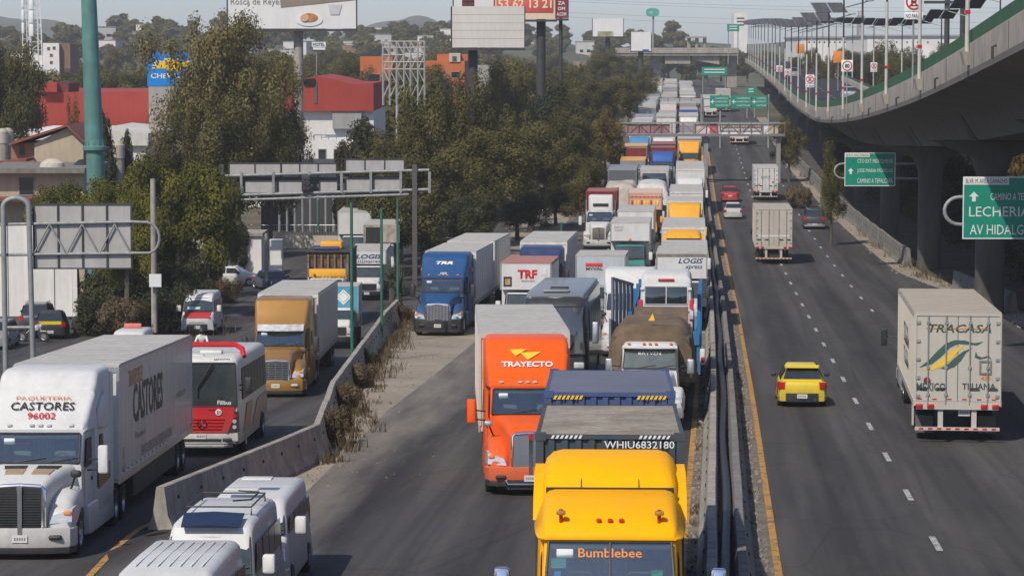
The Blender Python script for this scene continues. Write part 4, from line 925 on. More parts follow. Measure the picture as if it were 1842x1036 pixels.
# solar lamp posts
POSTW = mat('pale_post_paint', (.52, .50, .46), .55, .2, var=.1, dirt=.3); SOLAR = mat('solar_cell', (.075, .078, .085), .35, .2, var=.25, dirt=.5, dcol=(.2, .19, .18))
def lamp_post(h=8.6):
    r = thing('solar_lamp_post', 'pale solar lamp post fixed to the outer face of the viaduct parapet', 'lamp post', 'solar lamp posts along the viaduct')
    MB().cyl((0, 0, 0), (0, 0, h*.62), .10, POSTW, 10, .085).cyl((0, 0, h*.62), (0, 0, h), .07, DARK, 10, .06).build('pole', r)
    MB().hexa([(-.12, -.3, -.55), (.3, -.3, -.55), (.3, .3, -.55), (-.12, .3, -.55), (-.25, -.35, 0), (.3, -.35, 0), (.3, .35, 0), (-.25, .35, 0)], FASC).build('bracket', r)
    p = MB()
    for s in (-1, 1): p.hexa([(s*.68-.62+.2, -.5, h-.36), (s*.68+.62+.2, -.5, h-.36), (s*.68+.62-.2, .5, h+.46), (s*.68-.62-.2, .5, h+.46), (s*.68-.62+.2, -.53, h-.33), (s*.68+.62+.2, -.53, h-.33), (s*.68+.62-.2, .47, h+.49), (s*.68-.62-.2, .47, h+.49)], SOLAR)
    so_ = p.build('solar_panel', r, smooth=False)
    f = MB()
    for s in (-1, 1):
        for xx in (s*.68-.62, s*.68+.62): f.hexa([(xx-.02+.2, -.5, h-.37), (xx+.02+.2, -.5, h-.37), (xx+.02-.2, .5, h+.45), (xx-.02-.2, .5, h+.45), (xx-.02+.2, -.54, h-.32), (xx+.02+.2, -.54, h-.32), (xx+.02-.2, .46, h+.5), (xx-.02-.2, .46, h+.5)], ALU)
    f.build('panel_frame', so_, smooth=False)
    MB().tube([(.05, 0, h-1.0), (1.0, 0, h-.75), (1.9, 0, h-.5)], .04, POSTW, 6).rbox(1.6, 2.25, -.12, .12, h-.52, h-.4, ALU, .04).build('lamp_arm', r)
    MB().box(-.106, .106, -.106, .106, 1.5, 1.66, LAMP_R).build('reflector_band', r)
    return r
lp0 = lamp_post(); used = False
for Y in list(np.arange(88, 420, 24.5)) + list(np.arange(424, 640, 26)):
    o = dup(lp0) if used else lp0; used = True; o.location = (vx(Y)-.1, Y, vz(Y)+.75); o.rotation_euler = (0, 0, 0)
for Y in list(np.arange(180, 640, 25.0)):
    o = dup(lp0, 'pale solar lamp post standing on the far parapet of the viaduct', 'solar lamp posts on the far parapet'); o.location = (vx(Y)+VW+.1, Y, vz(Y)+.9); o.rotation_euler = (0, 0, math.pi)
# ------------------------------------------------------------------ signs
def panel_sign(name, label, px0, px1, py0, py1, Y, lines, header=None, arrow=True, cat='road sign', loop=True, post=None, rot=0.0, group=None):
    a, c = at(px0, py1, Y), at(px1, py0, Y); w, h = c.x-a.x, c.z-a.z
    r = thing(name, label, cat, group, (a.x, Y, a.z), rot)
    MB().box(0, w, 0, .06, 0, h, SIGNG).build('sign_panel', r)
    f = MB(); t = .05
    for x0, x1, z0, z1 in ((0, w, 0, t), (0, w, h-t, h), (0, t, t, h-t), (w-t, w, t, h-t)): f.box(x0, x1, -.008, .0, z0, z1, SIGNW)
    f.build('border', r)
    hh = h
    if header:
        hw = w*header[1]; MB().box(.04, hw, -.02, -.009, h*.87, h*.99, SIGNW).build('header_plate', r)
        if header[0]: text(header[0], INK, r, (hw/2+.02, -.026, h*.93), FRONT, w=hw*.9, h=h*.075)
        hh = h*.86
    if arrow:
        ax, az, s = arrow
        q = [(ax*w-s, az*h), (ax*w-s*.38, az*h), (ax*w-s*.38, az*h-s), (ax*w+s*.38, az*h-s), (ax*w+s*.38, az*h), (ax*w+s, az*h), (ax*w, az*h+s)]
        MB().pry(q, -.02, -.009, SIGNW).build('arrow', r)
    for s, cx, cz, tw, th in lines: text(s, SIGNW, r, (cx*w, -.012, cz*h), FRONT, w=tw*w, h=th*h)
    if loop:
        rr_ = h*.22; zc = h*.45; pts = [(.1, .1, zc+rr_)] + [(-.12-rr_*1.1*math.sin(t), .1, zc+rr_*math.cos(t)) for t in np.linspace(0, math.pi, 12)] + [(.1, .1, zc-rr_)]
        MB().tube(pts, h*.032, GALV, 10).build('cantilever_loop', r)
        MB().tube([(0, .14, zc+rr_), (w+(post or 1.5), .14, zc+rr_)], h*.032, GALV, 8).tube([(0, .14, zc-rr_), (w+(post or 1.5), .14, zc-rr_)], h*.032, GALV, 8).build('cantilever_arm', r)
        X = w+(post or 1.5); zb = zroad(a.x+X-xl(Y), Y)-a.z
        MB().cyl((X, .2, zb), (X, .2, h*.8), .17, GALV, 12).build('post', r)
    return r
panel_sign('direction_sign', 'large green direction sign with a white arrow at the right edge beside the pier', 1731, 1898, 318, 430, 124,
    [('CAMINO A TEPALCAPA', .60, .68, .60, .115), ('LECHERIA', .40, .44, .66, .16), ('AV HIDALGO', .42, .15, .68, .16)], ('BLVR. M. AVILA CAMACHO', .50), (.12, .68, .22))
panel_sign('direction_sign', 'smaller green direction sign with three lines of text before dark viaduct shade', 1519, 1611, 275, 335, 190,
    [('CTO EXT MEXIQUENSE', .6, .74, .70, .14), ('JOSE MARIA MORELOS', .6, .45, .70, .14), ('CAMINO A TEPALCAPA', .6, .16, .70, .14)], ('BLVR. M. AVILA CAMACHO', .49), (.12, .45, .2), post=2.2)
gt = thing('sign_gantry', 'far grey gantry on thin posts carrying three green direction panels', 'gantry')
for i, (p0, p1) in enumerate(((1277, 1312), (1315, 1351), (1353, 1380))):
    a, c = at(p0, 195, 365), at(p1, 172, 365); w, h = c.x-a.x, c.z-a.z
    o = MB().box(a.x, c.x, 364.9, 365, a.z, c.z, SIGNG).build('sign_panel', gt)
    for k, s in enumerate(('TLALNEPANTLA', 'QUERETARO', 'CUAUTITLAN')): text(s, SIGNW, o, (a.x+w*.6, 364.88, a.z+h*(.78-.28*k)), FRONT, w=w*.66, h=h*.15)
    text('+', SIGNW, o, (a.x+w*.13, 364.88, a.z+h*.5), FRONT, h=h*.3, w=h*.3, bold=.03)
for px in (1262, 1296, 1383): q = at(px, 170, 365.3); MB().cyl((q.x, 365.3, zm(365)-.3), (q.x, 365.3, q.z), .14, GALV, 8).build('post', gt)
for py in (178, 192): MB().cyl(at(1262, py, 365.3), at(1383, py, 365.3), .09, GALV, 6).build('beam', gt)
for px0, px1, py0, py1, Y, lb in ((1262, 1308, 121, 136, 560, 'hazy green sign panel far along the queue, before the overpass'), (1341, 1361, 157, 170, 455, 'small green sign panel just above the far green gantry'), (1308, 1330, 44, 57, 640, 'distant green sign panel above the viaduct roadway')):
    a, c = at(px0, py1, Y), at(px1, py0, Y); g_ = thing('road_sign', lb, 'road sign')
    MB().box(a.x, c.x, Y-.1, Y, a.z, c.z, SIGNG).build('sign_panel', g_)
    for zz in (.3, .65): MB().box(a.x+.5, c.x-.5, Y-.14, Y-.1, a.z+(c.z-a.z)*zz, a.z+(c.z-a.z)*(zz+.12), SIGNW).build('sign_line', g_)
    zb = vz(Y) if Y == 640 else zm(Y)
    for xx in (a.x+.3, c.x-.3): MB().cyl((xx, Y+.15, zb), (xx, Y+.15, c.z), .12, GALV, 6).build('post', g_)
REDRING = mat('sign_red', (.5, .02, .02), .5)
def reg_sign(px, py, s, Y, sym, label, sub=None, postdown=None):
    c = at(px, py, Y); r = thing('regulatory_sign', label, 'road sign', None, c); h = s*Y/F/2
    MB().rbox(-h, h, 0, .04, -h, h, SIGNW, .02).build('sign_panel', r)
    ring = MB().rings([[(h*k*math.cos(t), -.012, h*k*math.sin(t)) for t in np.linspace(0, 2*math.pi, 29)[:-1]] for k in (.86, .68)], REDRING, cap=False); ring.build('red_ring', r)
    if sym == 'X':
        for a in (45, 135): MB().hexa([tuple(Matrix.Rotation(R(a), 3, 'Y') @ Vector(q)) for q in ((-h*.7, -.02, -h*.07), (h*.7, -.02, -h*.07), (h*.7, -.014, -h*.07), (-h*.7, -.014, -h*.07), (-h*.7, -.02, h*.07), (h*.7, -.02, h*.07), (h*.7, -.014, h*.07), (-h*.7, -.014, h*.07))], REDRING).build('red_bar', r)
        text('E', INK, r, (0, -.01, 0), FRONT, h=h*.9, w=h*.6)
    else: text(sym, INK, r, (0, -.014, 0), FRONT, w=h*.8, h=h*.7, bold=.03)
    if sub:
        o = MB().rbox(-h, h, 0, .04, -h*1.85, -h*1.08, SIGNW, .02).build('sub_plate', r); text(sub, INK, o, (0, -.012, -h*1.46), FRONT, w=h*1.7, h=h*.42)
    zb = vz(Y)+.3-c.z
    MB().cyl((0, .1, zb), (0, .1, h), .05, GALV, 8).build('post', r); return r
reg_sign(1644, 4, 34, 138, 'X', 'large no stopping sign at the top edge with a text plate below', 'NO PARAR')
reg_sign(1524, 119, 21, 206, '80', 'square speed limit sign reading 80 on the viaduct')
reg_sign(1457, 143, 16, 268, 'X', 'no stopping sign with a plate below on the viaduct dip', 'NO PARAR')
reg_sign(1572, 119, 12, 300, 'X', 'small no stopping sign on the far side of the viaduct road', 'NO PARAR')
reg_sign(1417, 130, 11, 330, '80', 'tiny speed limit sign left of the viaduct dip')
reg_sign(1402, 124, 11, 360, 'X', 'tiny no stopping sign farthest along the viaduct')
for px, py, Y, lb in ((1508, 103, 330, 'orange warning sign above the viaduct road'), (1440, 88, 420, 'orange diamond sign farther along the viaduct')):
    c = at(px, py, Y); r = thing('warning_sign', lb, 'road sign', None, c); MB().rbox(-.6, .6, 0, .05, -.7, .7, INKO, .03).build('sign_panel', r); MB().cyl((0, .1, -4), (0, .1, .6), .06, GALV, 6).build('post', r)
# backs of sign gantries on the left
def sign_back(root, x0, x1, z0, z1, y, cols, rows=1, m=None):
    m = m or GALV; MB().box(x0, x1, y-.03, y, z0, z1, mat('sign_back_grey', (.40, .39, .375), .7, 0, var=.08, scale=1.5, dirt=.35, dcol=(.17, .15, .13))).build('sign_back', root)
    f = MB()
    for i in range(cols+1):
        x = x0+(x1-x0)*i/cols; f.box(x-.035, x+.035, y-.09, y-.03, z0, z1, DARK)
    f.box(x0, x1, y-.075, y-.03, z1-.06, z1, DARK).box(x0, x1, y-.075, y-.03, z0, z0+.06, DARK); f.build('stiffener', root)
Y = 118; g1 = thing('cantilever_gantry', 'grey sign gantry seen from behind with looped posts at far left', 'gantry')
def P3(px, py, Y): q = at(px, py, Y); return (q.x, q.y, q.z)
a, c = at(62, 484, Y), at(236, 366, Y)
sign_back(g1, a.x, c.x, a.z, c.z, Y, 4)
bm_ = MB(); zA, zB = at(0, 403, Y).z, at(0, 457, Y).z
bm_.tube([(at(-70, 1, Y).x, Y-.12, zA-.05), (c.x+.1, Y-.12, zA+.1)], .065, GALV, 8).tube([(at(-70, 1, Y).x, Y-.12, zB-.05), (c.x+.1, Y-.12, zB+.05)], .065, GALV, 8)
bm_.tube([(c.x+.1, Y-.12, zA+.1), (c.x+.7, Y-.12, zA+.08)] + [(c.x+.7+.5*math.sin(t), Y-.12, (zA+zB)/2+.05+(zA-zB)/2*math.cos(t)) for t in np.linspace(.2, math.pi-.2, 8)] + [(c.x+.7, Y-.12, zB+.05), (c.x+.1, Y-.12, zB+.05)], .06, GALV, 8)
xs = np.linspace(a.x, c.x, 7)
for i in range(6): bm_.cyl((xs[i], Y-.14, zB if i % 2 == 0 else zA), (xs[i+1], Y-.14, zA if i % 2 == 0 else zB), .04, GALV, 6)
bm_.build('truss', g1)
lp = MB(); x0, x1 = at(2, 1, Y).x, at(48, 1, Y).x; zt = at(0, 372, Y).z; r_ = (x1-x0)/2
lp.tube([(x0, Y-.25, zl(Y)-.2), (x0, Y-.25, zt)] + [((x0+x1)/2-r_*math.cos(t), Y-.25, zt+r_*.7*math.sin(t)) for t in np.linspace(.2, math.pi-.2, 9)] + [(x1, Y-.25, zt), (x1+.12, Y-.25, zl(Y)-.2)], .115, GALV, 12)
lp.build('post', g1); MB().tube([(x0, Y-.25, at(0, 588, Y).z), (x1+.1, Y-.25, at(0, 588, Y).z)], .07, GALV, 8).build('cross_brace', g1)
Y = 196; g2 = thing('sign_gantry', 'wide grey overhead sign gantry seen from behind across the side road', 'gantry')
for p0, p1, cols in ((412, 505, 2), (506, 605, 3), (621, 727, 3)):
    a, c = at(p0, 320 if p0 < 600 else 313, Y), at(p1, 293 if p0 < 600 else 286, Y); sign_back(g2, a.x, c.x, a.z, c.z, Y, cols)
for p0, p1, cols in ((440, 500, 1), (500, 545, 1), (575, 607, 1), (622, 720, 2)):
    a, c = at(p0, 348 if p0 < 600 else 344, Y), at(p1, 325 if p0 < 600 else 321, Y); sign_back(g2, a.x, c.x, a.z, c.z, Y, cols)
a, c = at(436, 351, Y+.3), at(724, 318, Y+.3); MB().box(a.x, c.x, Y+.28, Y+.32, a.z, c.z, mat('dark_backing', (.09, .09, .09), .7)).build('backing_panel', g2)
b = MB()
for py, w_ in ((313, .14), (348, .15), (357, .13)): b.tube([P3(395, py+4, Y-.2), P3(772 if py < 350 else 735, py-7, Y-.2)], w_*.7, GALV, 8)
for px in (432, 490, 555, 613, 666, 720, 772): b.box(at(px, 1, Y).x-.09, at(px, 1, Y).x+.09, Y-.32, Y-.14, at(px, 347, Y).z, at(px, 309, Y).z, GALV)
b.build('truss', g2)
for px in (745, 396): X = at(px, 1, Y).x; MB().box(X-.17, X+.17, Y-.4, Y, zl(Y)-.5 if px < 500 else zl(Y)-1, at(px, 296, Y).z, mat('dark_post', (.10, .095, .09), .7, .3, dirt=.3)).build('post', g2)
tl = MB(); q = at(551, 330, Y-.4); tl.rbox(q.x-.32, q.x+.32, Y-.6, Y-.35, q.z-.6, q.z+.6, BLACK, .05)
for zz in (-.36, 0, .36):
    for xx in (-.14, .14): tl.cyl((q.x+xx, Y-.66, q.z+zz), (q.x+xx, Y-.6, q.z+zz), .11, DARK, 12)
tl.build('signal_box', g2)
Y = 445; g3 = thing('sign_gantry', 'distant grey truss gantry over the queue beyond the footbridge', 'gantry')
a, c = at(1160, 193, Y), at(1264, 176, Y); sign_back(g3, a.x, c.x, a.z+.5, c.z, Y, 5); b = MB()
for zz in (a.z-.9, a.z+.2): b.tube([(a.x-.5, Y-.2, zz), (c.x, Y-.2, zz)], .12, DARK, 6)
n = 12
for i in range(n): x0 = a.x+(c.x-a.x)*i/n; x1 = a.x+(c.x-a.x)*(i+1)/n; b.cyl((x0, Y-.2, a.z-.9 if i % 2 else a.z+.2), (x1, Y-.2, a.z+.2 if i % 2 else a.z-.9), .06, DARK, 5)
b.build('truss', g3)
for X in (a.x, c.x): MB().cyl((X, Y, zm(Y)-.3), (X, Y, c.z), .2, GALV, 8).build('post', g3)
# footbridge
Y = 298; fbg = thing('footbridge', 'steel truss footbridge with painted hoardings spanning the whole road', 'footbridge')
a, c = at(1108, 244, Y), at(1412, 222, Y); RUST = mat('rusty_red_steel', (.26, .12, .10), .75, var=.3, dirt=.5); H = c.z-a.z
MB().box(a.x, c.x, Y, Y+2.2, a.z-.1, a.z+.12, GALV).build('deck', fbg)
t = MB()
for yy in (Y-.05, Y+2.2):
    for zz in (a.z+.1, c.z): t.box(a.x, c.x, yy, yy+.08, zz-.05, zz+.05, GALV)
n = 15
for i in range(n+1):
    x = a.x+(c.x-a.x)*i/n
    for yy in (Y-.03, Y+2.2): t.box(x-.035, x+.035, yy, yy+.06, a.z+.1, c.z, RUST)
    if i < n: x1 = a.x+(c.x-a.x)*(i+1)/n; t.cyl((x, Y, a.z+.15 if i % 2 else c.z-.05), (x1, Y, c.z-.05 if i % 2 else a.z+.15), .03, RUST, 6)
t.build('truss', fbg, smooth=False)
MESHR = mat('faded_red_mesh', (.27, .13, .125), .8, var=.45, scale=1.5, dirt=.6, dcol=(.36, .33, .31))
def hoard(p0, p1, m, y=Y+.14, z0=.15, z1=.92, name='hoarding'): x0, x1 = at(p0, 1, Y).x, at(p1, 1, Y).x; return MB().box(x0, x1, y, y+.03, a.z+H*z0, a.z+H*z1, m).build(name, fbg)
hoard(1126, 1206, MESHR); hoard(1252, 1278, mat('pale_mural', (.6, .5, .46), .7, var=.35, scale=1.4)); hoard(1278, 1293, mat('red_mural', (.45, .10, .11), .7, var=.5, scale=2.)); hoard(1293, 1384, SIGNW, z0=.1, z1=1.0); hoard(1385, 1402, mat('ochre_mural', (.5, .42, .33), .7, var=.3))
hb = hoard(1296, 1372, mat('mural_dark', (.12, .12, .11), .7, var=.4, scale=2), Y+.09, .32, .86, 'mural_band')
for k, (z, m_) in enumerate(((.72, mat('mural_ochre', (.42, .33, .2), .7, var=.3)), (.46, SIGNW))):
    bb = MB()
    for i in range(24 if k == 0 else 30):
        x0 = at(1299+i*(72/24 if k == 0 else 72/30), 1, Y).x; bb.rbox(x0, x0+(.11 if k == 0 else .085), Y+.06, Y+.089, a.z+H*(z-.1), a.z+H*(z+.1), m_, .02)
    bb.build('painted_figures', hb)
for X, zz in ((a.x+.6, zm(Y)), (at(1272, 1, Y).x-.0, zm(Y)), (c.x-.6, zm(Y))): MB().box(X-.22, X+.22, Y+.6, Y+1.1, zz-.4, a.z-.1, GALV).build('column', fbg)
# poles
tp = thing('billboard_mast', 'thick weathered teal steel mast with a bolted flange at left', 'mast')
Y = 182; xa = at(166, 1, Y).x; s_ = Y/F
def zz(py): return at(166, py, Y).z
MB().cyl((xa+.1, Y, zl(Y)-.5), (xa+.08, Y, zz(268)), 17*s_, TEAL, 28, 16.5*s_).cyl((xa+.02, Y, zz(262)), (xa-.28, Y, zz(-60)), 17*s_, TEAL, 28, 13*s_).build('shaft', tp)
MB().lathe([(zz(272)-CZ, 17*s_), (zz(270)-CZ, 22*s_), (zz(264)-CZ, 22*s_), (zz(262)-CZ, 18*s_), (zz(252)-CZ, 17.2*s_)], TEAL, (xa+.06, Y, CZ), 28, 'z').build('flange', tp)
fl = MB()
for i in range(12): t = i*math.pi/6; fl.hexa([(xa+.06+math.cos(t+d)*r, Y+math.sin(t+d)*r, z) for z in (zz(264), zz(250)) for r, d in ((16.6*s_, -.02), (20*s_ if z < zz(255) else 17*s_, -.02), (20*s_ if z < zz(255) else 17*s_, .02), (16.6*s_, .02))], TEAL)
fl.build('gusset', tp)
def pole(name, label, px, py0, py1, Y, r, m, cat='pole', group=None, zb=None):
    q = at(px, py0, Y); o = MB().cyl((q.x, Y, zb if zb is not None else at(px, py1, Y).z), (q.x, Y, q.z), r, m, 10, r*.85).build(name); tag(o, label, cat, group); return o
for px, y0, y1, Y, lb in ((632, 365, 672, 118, 'tall thin green post rising from the side road barrier'), (686, 375, 632, 130, 'green post standing on the barrier end, right of the tallest'), (715, 358, 570, 148, 'green post in the dry grass left of the blue lorry'), (797, 342, 440, 205, 'green post behind the blue lorry trailers'), (1010, 400, 428, 215, 'short green post behind the navy lorry'), (572, 360, 415, 210, 'green post standing behind the flatbed lorry')):
    pole('green_post', lb, px, y0, y1, Y, .075 if Y < 160 else .09, GREENP, 'post', None)
pole('utility_pole', 'slim concrete utility pole rising through the green tree', 275, 322, 598, 150, .17, CONC, 'pole'); pole('utility_pole', 'wooden pole beside the white van under the trees', 373, 435, 540, 170, .13, mat('old_wood', (.16, .125, .09), .9, var=.2), 'pole')
pole('utility_pole', 'pale post beside the white kiosk by the yard', 479, 420, 505, 190, .13, CONC, 'pole')
tag(MB().box(*sorted((at(263, 1, 149.6).x, at(285, 1, 149.6).x)), 149.55, 149.62, at(0, 516, 149.6).z, at(0, 493, 149.6).z, SIGNW).build('notice_board'), 'blank white notice board fixed to the concrete pole', 'sign')
# ------------------------------------------------------------------ trees
def leafmat(name, c0, c1, c2):
    m = bpy.data.materials.new(name); m.use_nodes = True; n = m.node_tree.nodes; n.clear(); l = m.node_tree.links
    o = n.new('ShaderNodeOutputMaterial'); at_ = n.new('ShaderNodeAttribute'); at_.attribute_name = 'tone'
    oi = n.new('ShaderNodeObjectInfo')
    r = n.new('ShaderNodeValToRGB'); e = r.color_ramp.elements; e[0].color = (*c0, 1); e[1].color = (*c2, 1); x = e.new(.5); x.color = (*c1, 1)
    ad = n.new('ShaderNodeMath'); ad.operation = 'MULTIPLY_ADD'; ad.inputs[1].default_value = .22; l.new(oi.outputs['Random'], ad.inputs[0]); l.new(at_.outputs['Fac'], ad.inputs[2])
    l.new(ad.outputs[0], r.inputs[0])
    d = n.new('ShaderNodeBsdfPrincipled'); d.inputs['Roughness'].default_value = .6; d.inputs['Specular IOR Level'].default_value = .1; l.new(r.outputs[0], d.inputs['Base Color'])
    t = n.new('ShaderNodeBsdfTranslucent'); l.new(r.outputs[0], t.inputs[0]); mx = n.new('ShaderNodeMixShader'); mx.inputs[0].default_value = .22
    l.new(d.outputs[0], mx.inputs[1]); l.new(t.outputs[0], mx.inputs[2]); l.new(mx.outputs[0], o.inputs[0]); return m
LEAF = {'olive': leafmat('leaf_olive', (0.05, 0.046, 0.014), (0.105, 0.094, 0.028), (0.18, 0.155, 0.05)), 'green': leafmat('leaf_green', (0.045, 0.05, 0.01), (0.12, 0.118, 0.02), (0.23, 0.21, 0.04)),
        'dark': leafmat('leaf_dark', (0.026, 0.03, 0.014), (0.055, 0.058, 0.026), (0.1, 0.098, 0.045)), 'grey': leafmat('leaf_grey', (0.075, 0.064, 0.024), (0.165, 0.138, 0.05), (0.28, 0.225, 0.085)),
        'gold': leafmat('leaf_gold', (.09, .07, .02), (.19, .13, .03), (.30, .19, .04)), 'dry': leafmat('leaf_dry', (.06, .045, .025), (.125, .09, .05), (.21, .155, .09))}
BARK = mat('bark', (.085, .07, .055), .9, var=.3, scale=4, dirt=.3, bump=.4, bscale=9)
def leaves(name, seed, m, clumps, per, size, elong=1.0, droop=0., csize=1.0, asp=1.7):
    """clumps: list of (centre, radius) ; many small leaf faces round each"""
    g = np.random.default_rng(seed); C = []; N = []; T = []; S = []
    for c, r in clumps:
        n = int(per*r*r); d = g.normal(size=(n, 3)); d /= np.linalg.norm(d, axis=1)[:, None]
        rad = r*g.random(n)**.45; p = d*rad[:, None]*np.array([1, 1, elong]); p[:, 2] -= droop*r*g.random(n)
        C.append(p+np.array(c)); nn = d*1.25+g.normal(size=(n, 3))*.42+np.array([0, 0, .3]); N.append(nn)
        T.append(np.clip(g.random()*.55+.1+g.normal(size=n)*.075, 0, 1)); S.append(size*(.55+.9*g.random(n)))
    C, N, T, S = np.concatenate(C), np.concatenate(N), np.concatenate(T), np.concatenate(S)
    N /= np.linalg.norm(N, axis=1)[:, None]; a = np.cross(N, g.normal(size=N.shape)); a /= np.linalg.norm(a, axis=1)[:, None]+1e-9; b = np.cross(N, a)
    a *= S[:, None]*asp*.5; b *= S[:, None]*.5
    V = np.stack([C-a, C-b*.9+a*.1, C+a, C+b*.9+a*.1], 1).reshape(-1, 3).astype(np.float32); n = len(C)
    me = bpy.data.meshes.new(name); me.vertices.add(n*4); me.vertices.foreach_set('co', V.ravel()); me.loops.add(n*4); me.loops.foreach_set('vertex_index', np.arange(n*4, dtype=np.int32))
    me.polygons.add(n); me.polygons.foreach_set('loop_start', np.arange(0, n*4, 4, dtype=np.int32)); me.polygons.foreach_set('loop_total', np.full(n, 4, np.int32))
    me.materials.append(m); me.update(calc_edges=True)
    t = me.attributes.new('tone', 'FLOAT', 'POINT'); t.data.foreach_set('value', np.repeat(T, 4).astype(np.float32)); return me
def crown_clumps(seed, n, rx, ry, rz, cz, r0, r1, shell=.55, taper=0.):
    g = random.Random(seed); out = []
    while len(out) < n:
        d = Vector((g.gauss(0, 1), g.gauss(0, 1), g.gauss(0, 1))).normalized()
        if not taper:
            zz_ = g.uniform(-.85, 1); th = g.uniform(0, 6.283); q_ = (1-abs(zz_)**3.2)**.45; d = Vector((q_*math.cos(th), q_*math.sin(th), zz_))
        k = shell+(1-shell)*g.random() if g.random() < .8 else g.random()*.7
        k *= g.uniform(.85, 1.12); z = d.z*k; f = 1-taper*max(0, (z+1)/2)
        if z < -.8: continue
        out.append(((d.x*rx*k*f, d.y*ry*k*f, cz+z*rz), g.uniform(r0, r1)))
    return out
def trunk_mesh(seed, h, r, spread, clumps, nb=7):
    g = random.Random(seed); b = MB(); top = (g.uniform(-.3, .3), g.uniform(-.3, .3), h*.55)
    b.tube([(0, 0, -.6), (0, 0, .1), (g.uniform(-.1, .1), 0, h*.2), top], 1, BARK, 9, [r*1.5, r*1.15, r*.85, r*.6])
    for i in range(nb):
        c = Vector(g.choice(clumps)[0]); s = Vector(top)*g.uniform(.55, 1); m = s.lerp(c, .5)+Vector((g.uniform(-.3, .3), g.uniform(-.3, .3), .3))
        b.tube([s, m, s.lerp(c, .95)], 1, BARK, 6, [r*.42, r*.26, r*.08])
    return b.mesh('trunk')
TREE = {}
def proto(key, leafk, seed, n, rx, rz, cz, r0, r1, per, size, h, tr, taper=0., elong=1., droop=0., shell=.5, asp=1.7):
    cl = crown_clumps(seed, n, rx, rx, rz, cz, r0, r1, shell, taper)
    TREE[key] = (leaves('crown', seed, LEAF[leafk], cl, per, size, elong, droop, asp=asp), trunk_mesh(seed, h, tr, rx, cl))
# prototype sizes: about 10 m tall
proto('olive', 'olive', 1, 60, 3.4, 3.4, 6.3, .7, 1.4, 560, .125, 10, .28)
proto('olive2', 'olive', 2, 62, 3.8, 3.0, 6.4, .7, 1.35, 560, .125, 10, .3, shell=.6)
proto('green', 'green', 3, 74, 4.2, 3.0, 5.6, .6, 1.25, 680, .12, 9, .32, shell=.55)
proto('dark', 'dark', 4, 44, 2.3, 4.2, 5.6, .5, 1.0, 620, .14, 10, .25, taper=.75, elong=1.6, asp=3.)
proto('euca', 'grey', 5, 54, 2.9, 4.4, 5.9, .6, 1.15, 480, .13, 10, .27, elong=1.25, droop=.5, shell=.45)
proto('big', 'grey', 15, 150, 4.5, 4.5, 6.0, .55, 1.15, 560, .095, 10, .3, elong=1.1, droop=.25, shell=.35)
proto('gold', 'gold', 6, 50, 3.0, 3.6, 6.0, .7, 1.3, 480, .13, 10, .2)
proto('mix', 'olive', 7, 42, 2.8, 4.0, 5.8, .6, 1.2, 520, .12, 10, .25, elong=1.2, shell=.4)
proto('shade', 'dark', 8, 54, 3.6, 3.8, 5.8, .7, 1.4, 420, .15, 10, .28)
proto('far', 'olive', 9, 26, 3.2, 3.4, 6, 1.0, 1.9, 80, .45, 10, .3)
proto('fardark', 'dark', 10, 24, 2.4, 4.2, 5.6, .9, 1.6, 90, .45, 10, .3, taper=.6)
def tree(key, px, Y, pytop, wpx, label, name='tree', group=None, zb=None, cat='tree', depth=None):
    q = at(px, pytop, Y); zb = zland(q.x-xl(Y), Y)-.15 if zb is None else zb; H = q.z-zb
    wid = {'olive': 8.6, 'olive2': 9.4, 'green': 10.0, 'dark': 5.4, 'euca': 6.9, 'big': 11.0, 'gold': 7.6, 'mix': 7.2, 'shade': 9.2, 'far': 9, 'fardark': 6.2}[key]; ht = {'olive': 10.6, 'olive2': 10.4, 'green': 9.4, 'dark': 11.2, 'euca': 11.0, 'big': 10.9, 'gold': 10.5, 'mix': 10.8, 'shade': 10.6, 'far': 10.6, 'fardark': 11}[key]
    r = thing(name, label, cat, group, (q.x, Y, zb), random.uniform(0, 6.28)); s = wpx*Y/F/wid
    r.scale = (s, s*(depth or 1), H/ht)
    link(TREE[key][0], 'crown', r); link(TREE[key][1], 'trunk', r); return r
T = tree
# left of the side road
T('big', 392, 234, -22, 315, 'tallest broad tree with a rounded grey green crown left of the bakery billboard column'); T('mix', 322, 226, 175, 120, 'dark lower tree in front of the tallest tree, beside the blue dealer sign'); T('mix', 485, 226, 150, 120, 'drooping tree below the bakery billboard'); T('big', 478, 240, 60, 190, 'second broad grey green tree right behind the tallest one'); T('mix', 395, 222, 160, 170, 'dark undercrown tree between the tall trees and the bright green tree')
T('green', 318, 168, 246, 275, 'bright green spreading tree behind the grey cantilever gantry', depth=.7); T('green', 135, 172, 298, 290, 'lower bright green tree at left below the teal mast', depth=.7); T('green', 225, 160, 296, 190, 'bright green tree directly behind the cantilever sign backs', depth=.6); T('green', 395, 185, 285, 130, 'bright green tree touching the left end of the wide gantry', depth=.7)
T('dark', 430, 205, 375, 60, 'small dark leaved tree with hanging leaves near the yard'); T('olive', 20, 290, 65, 150, 'broad olive tree at the far left edge above the red store'); T('olive', 55, 245, 195, 0.1+90, 'olive tree at left edge behind the brick house')if 0 else None
T('dark', 185, 205, 125, 75, 'dark conifer close behind the teal mast'); T('mix', 130, 215, 160, 50, 'small feathery tree in front of the red store'); T('dark', 225, 215, 175, 50, 'feathery dark tree before the red store, right of the mast')
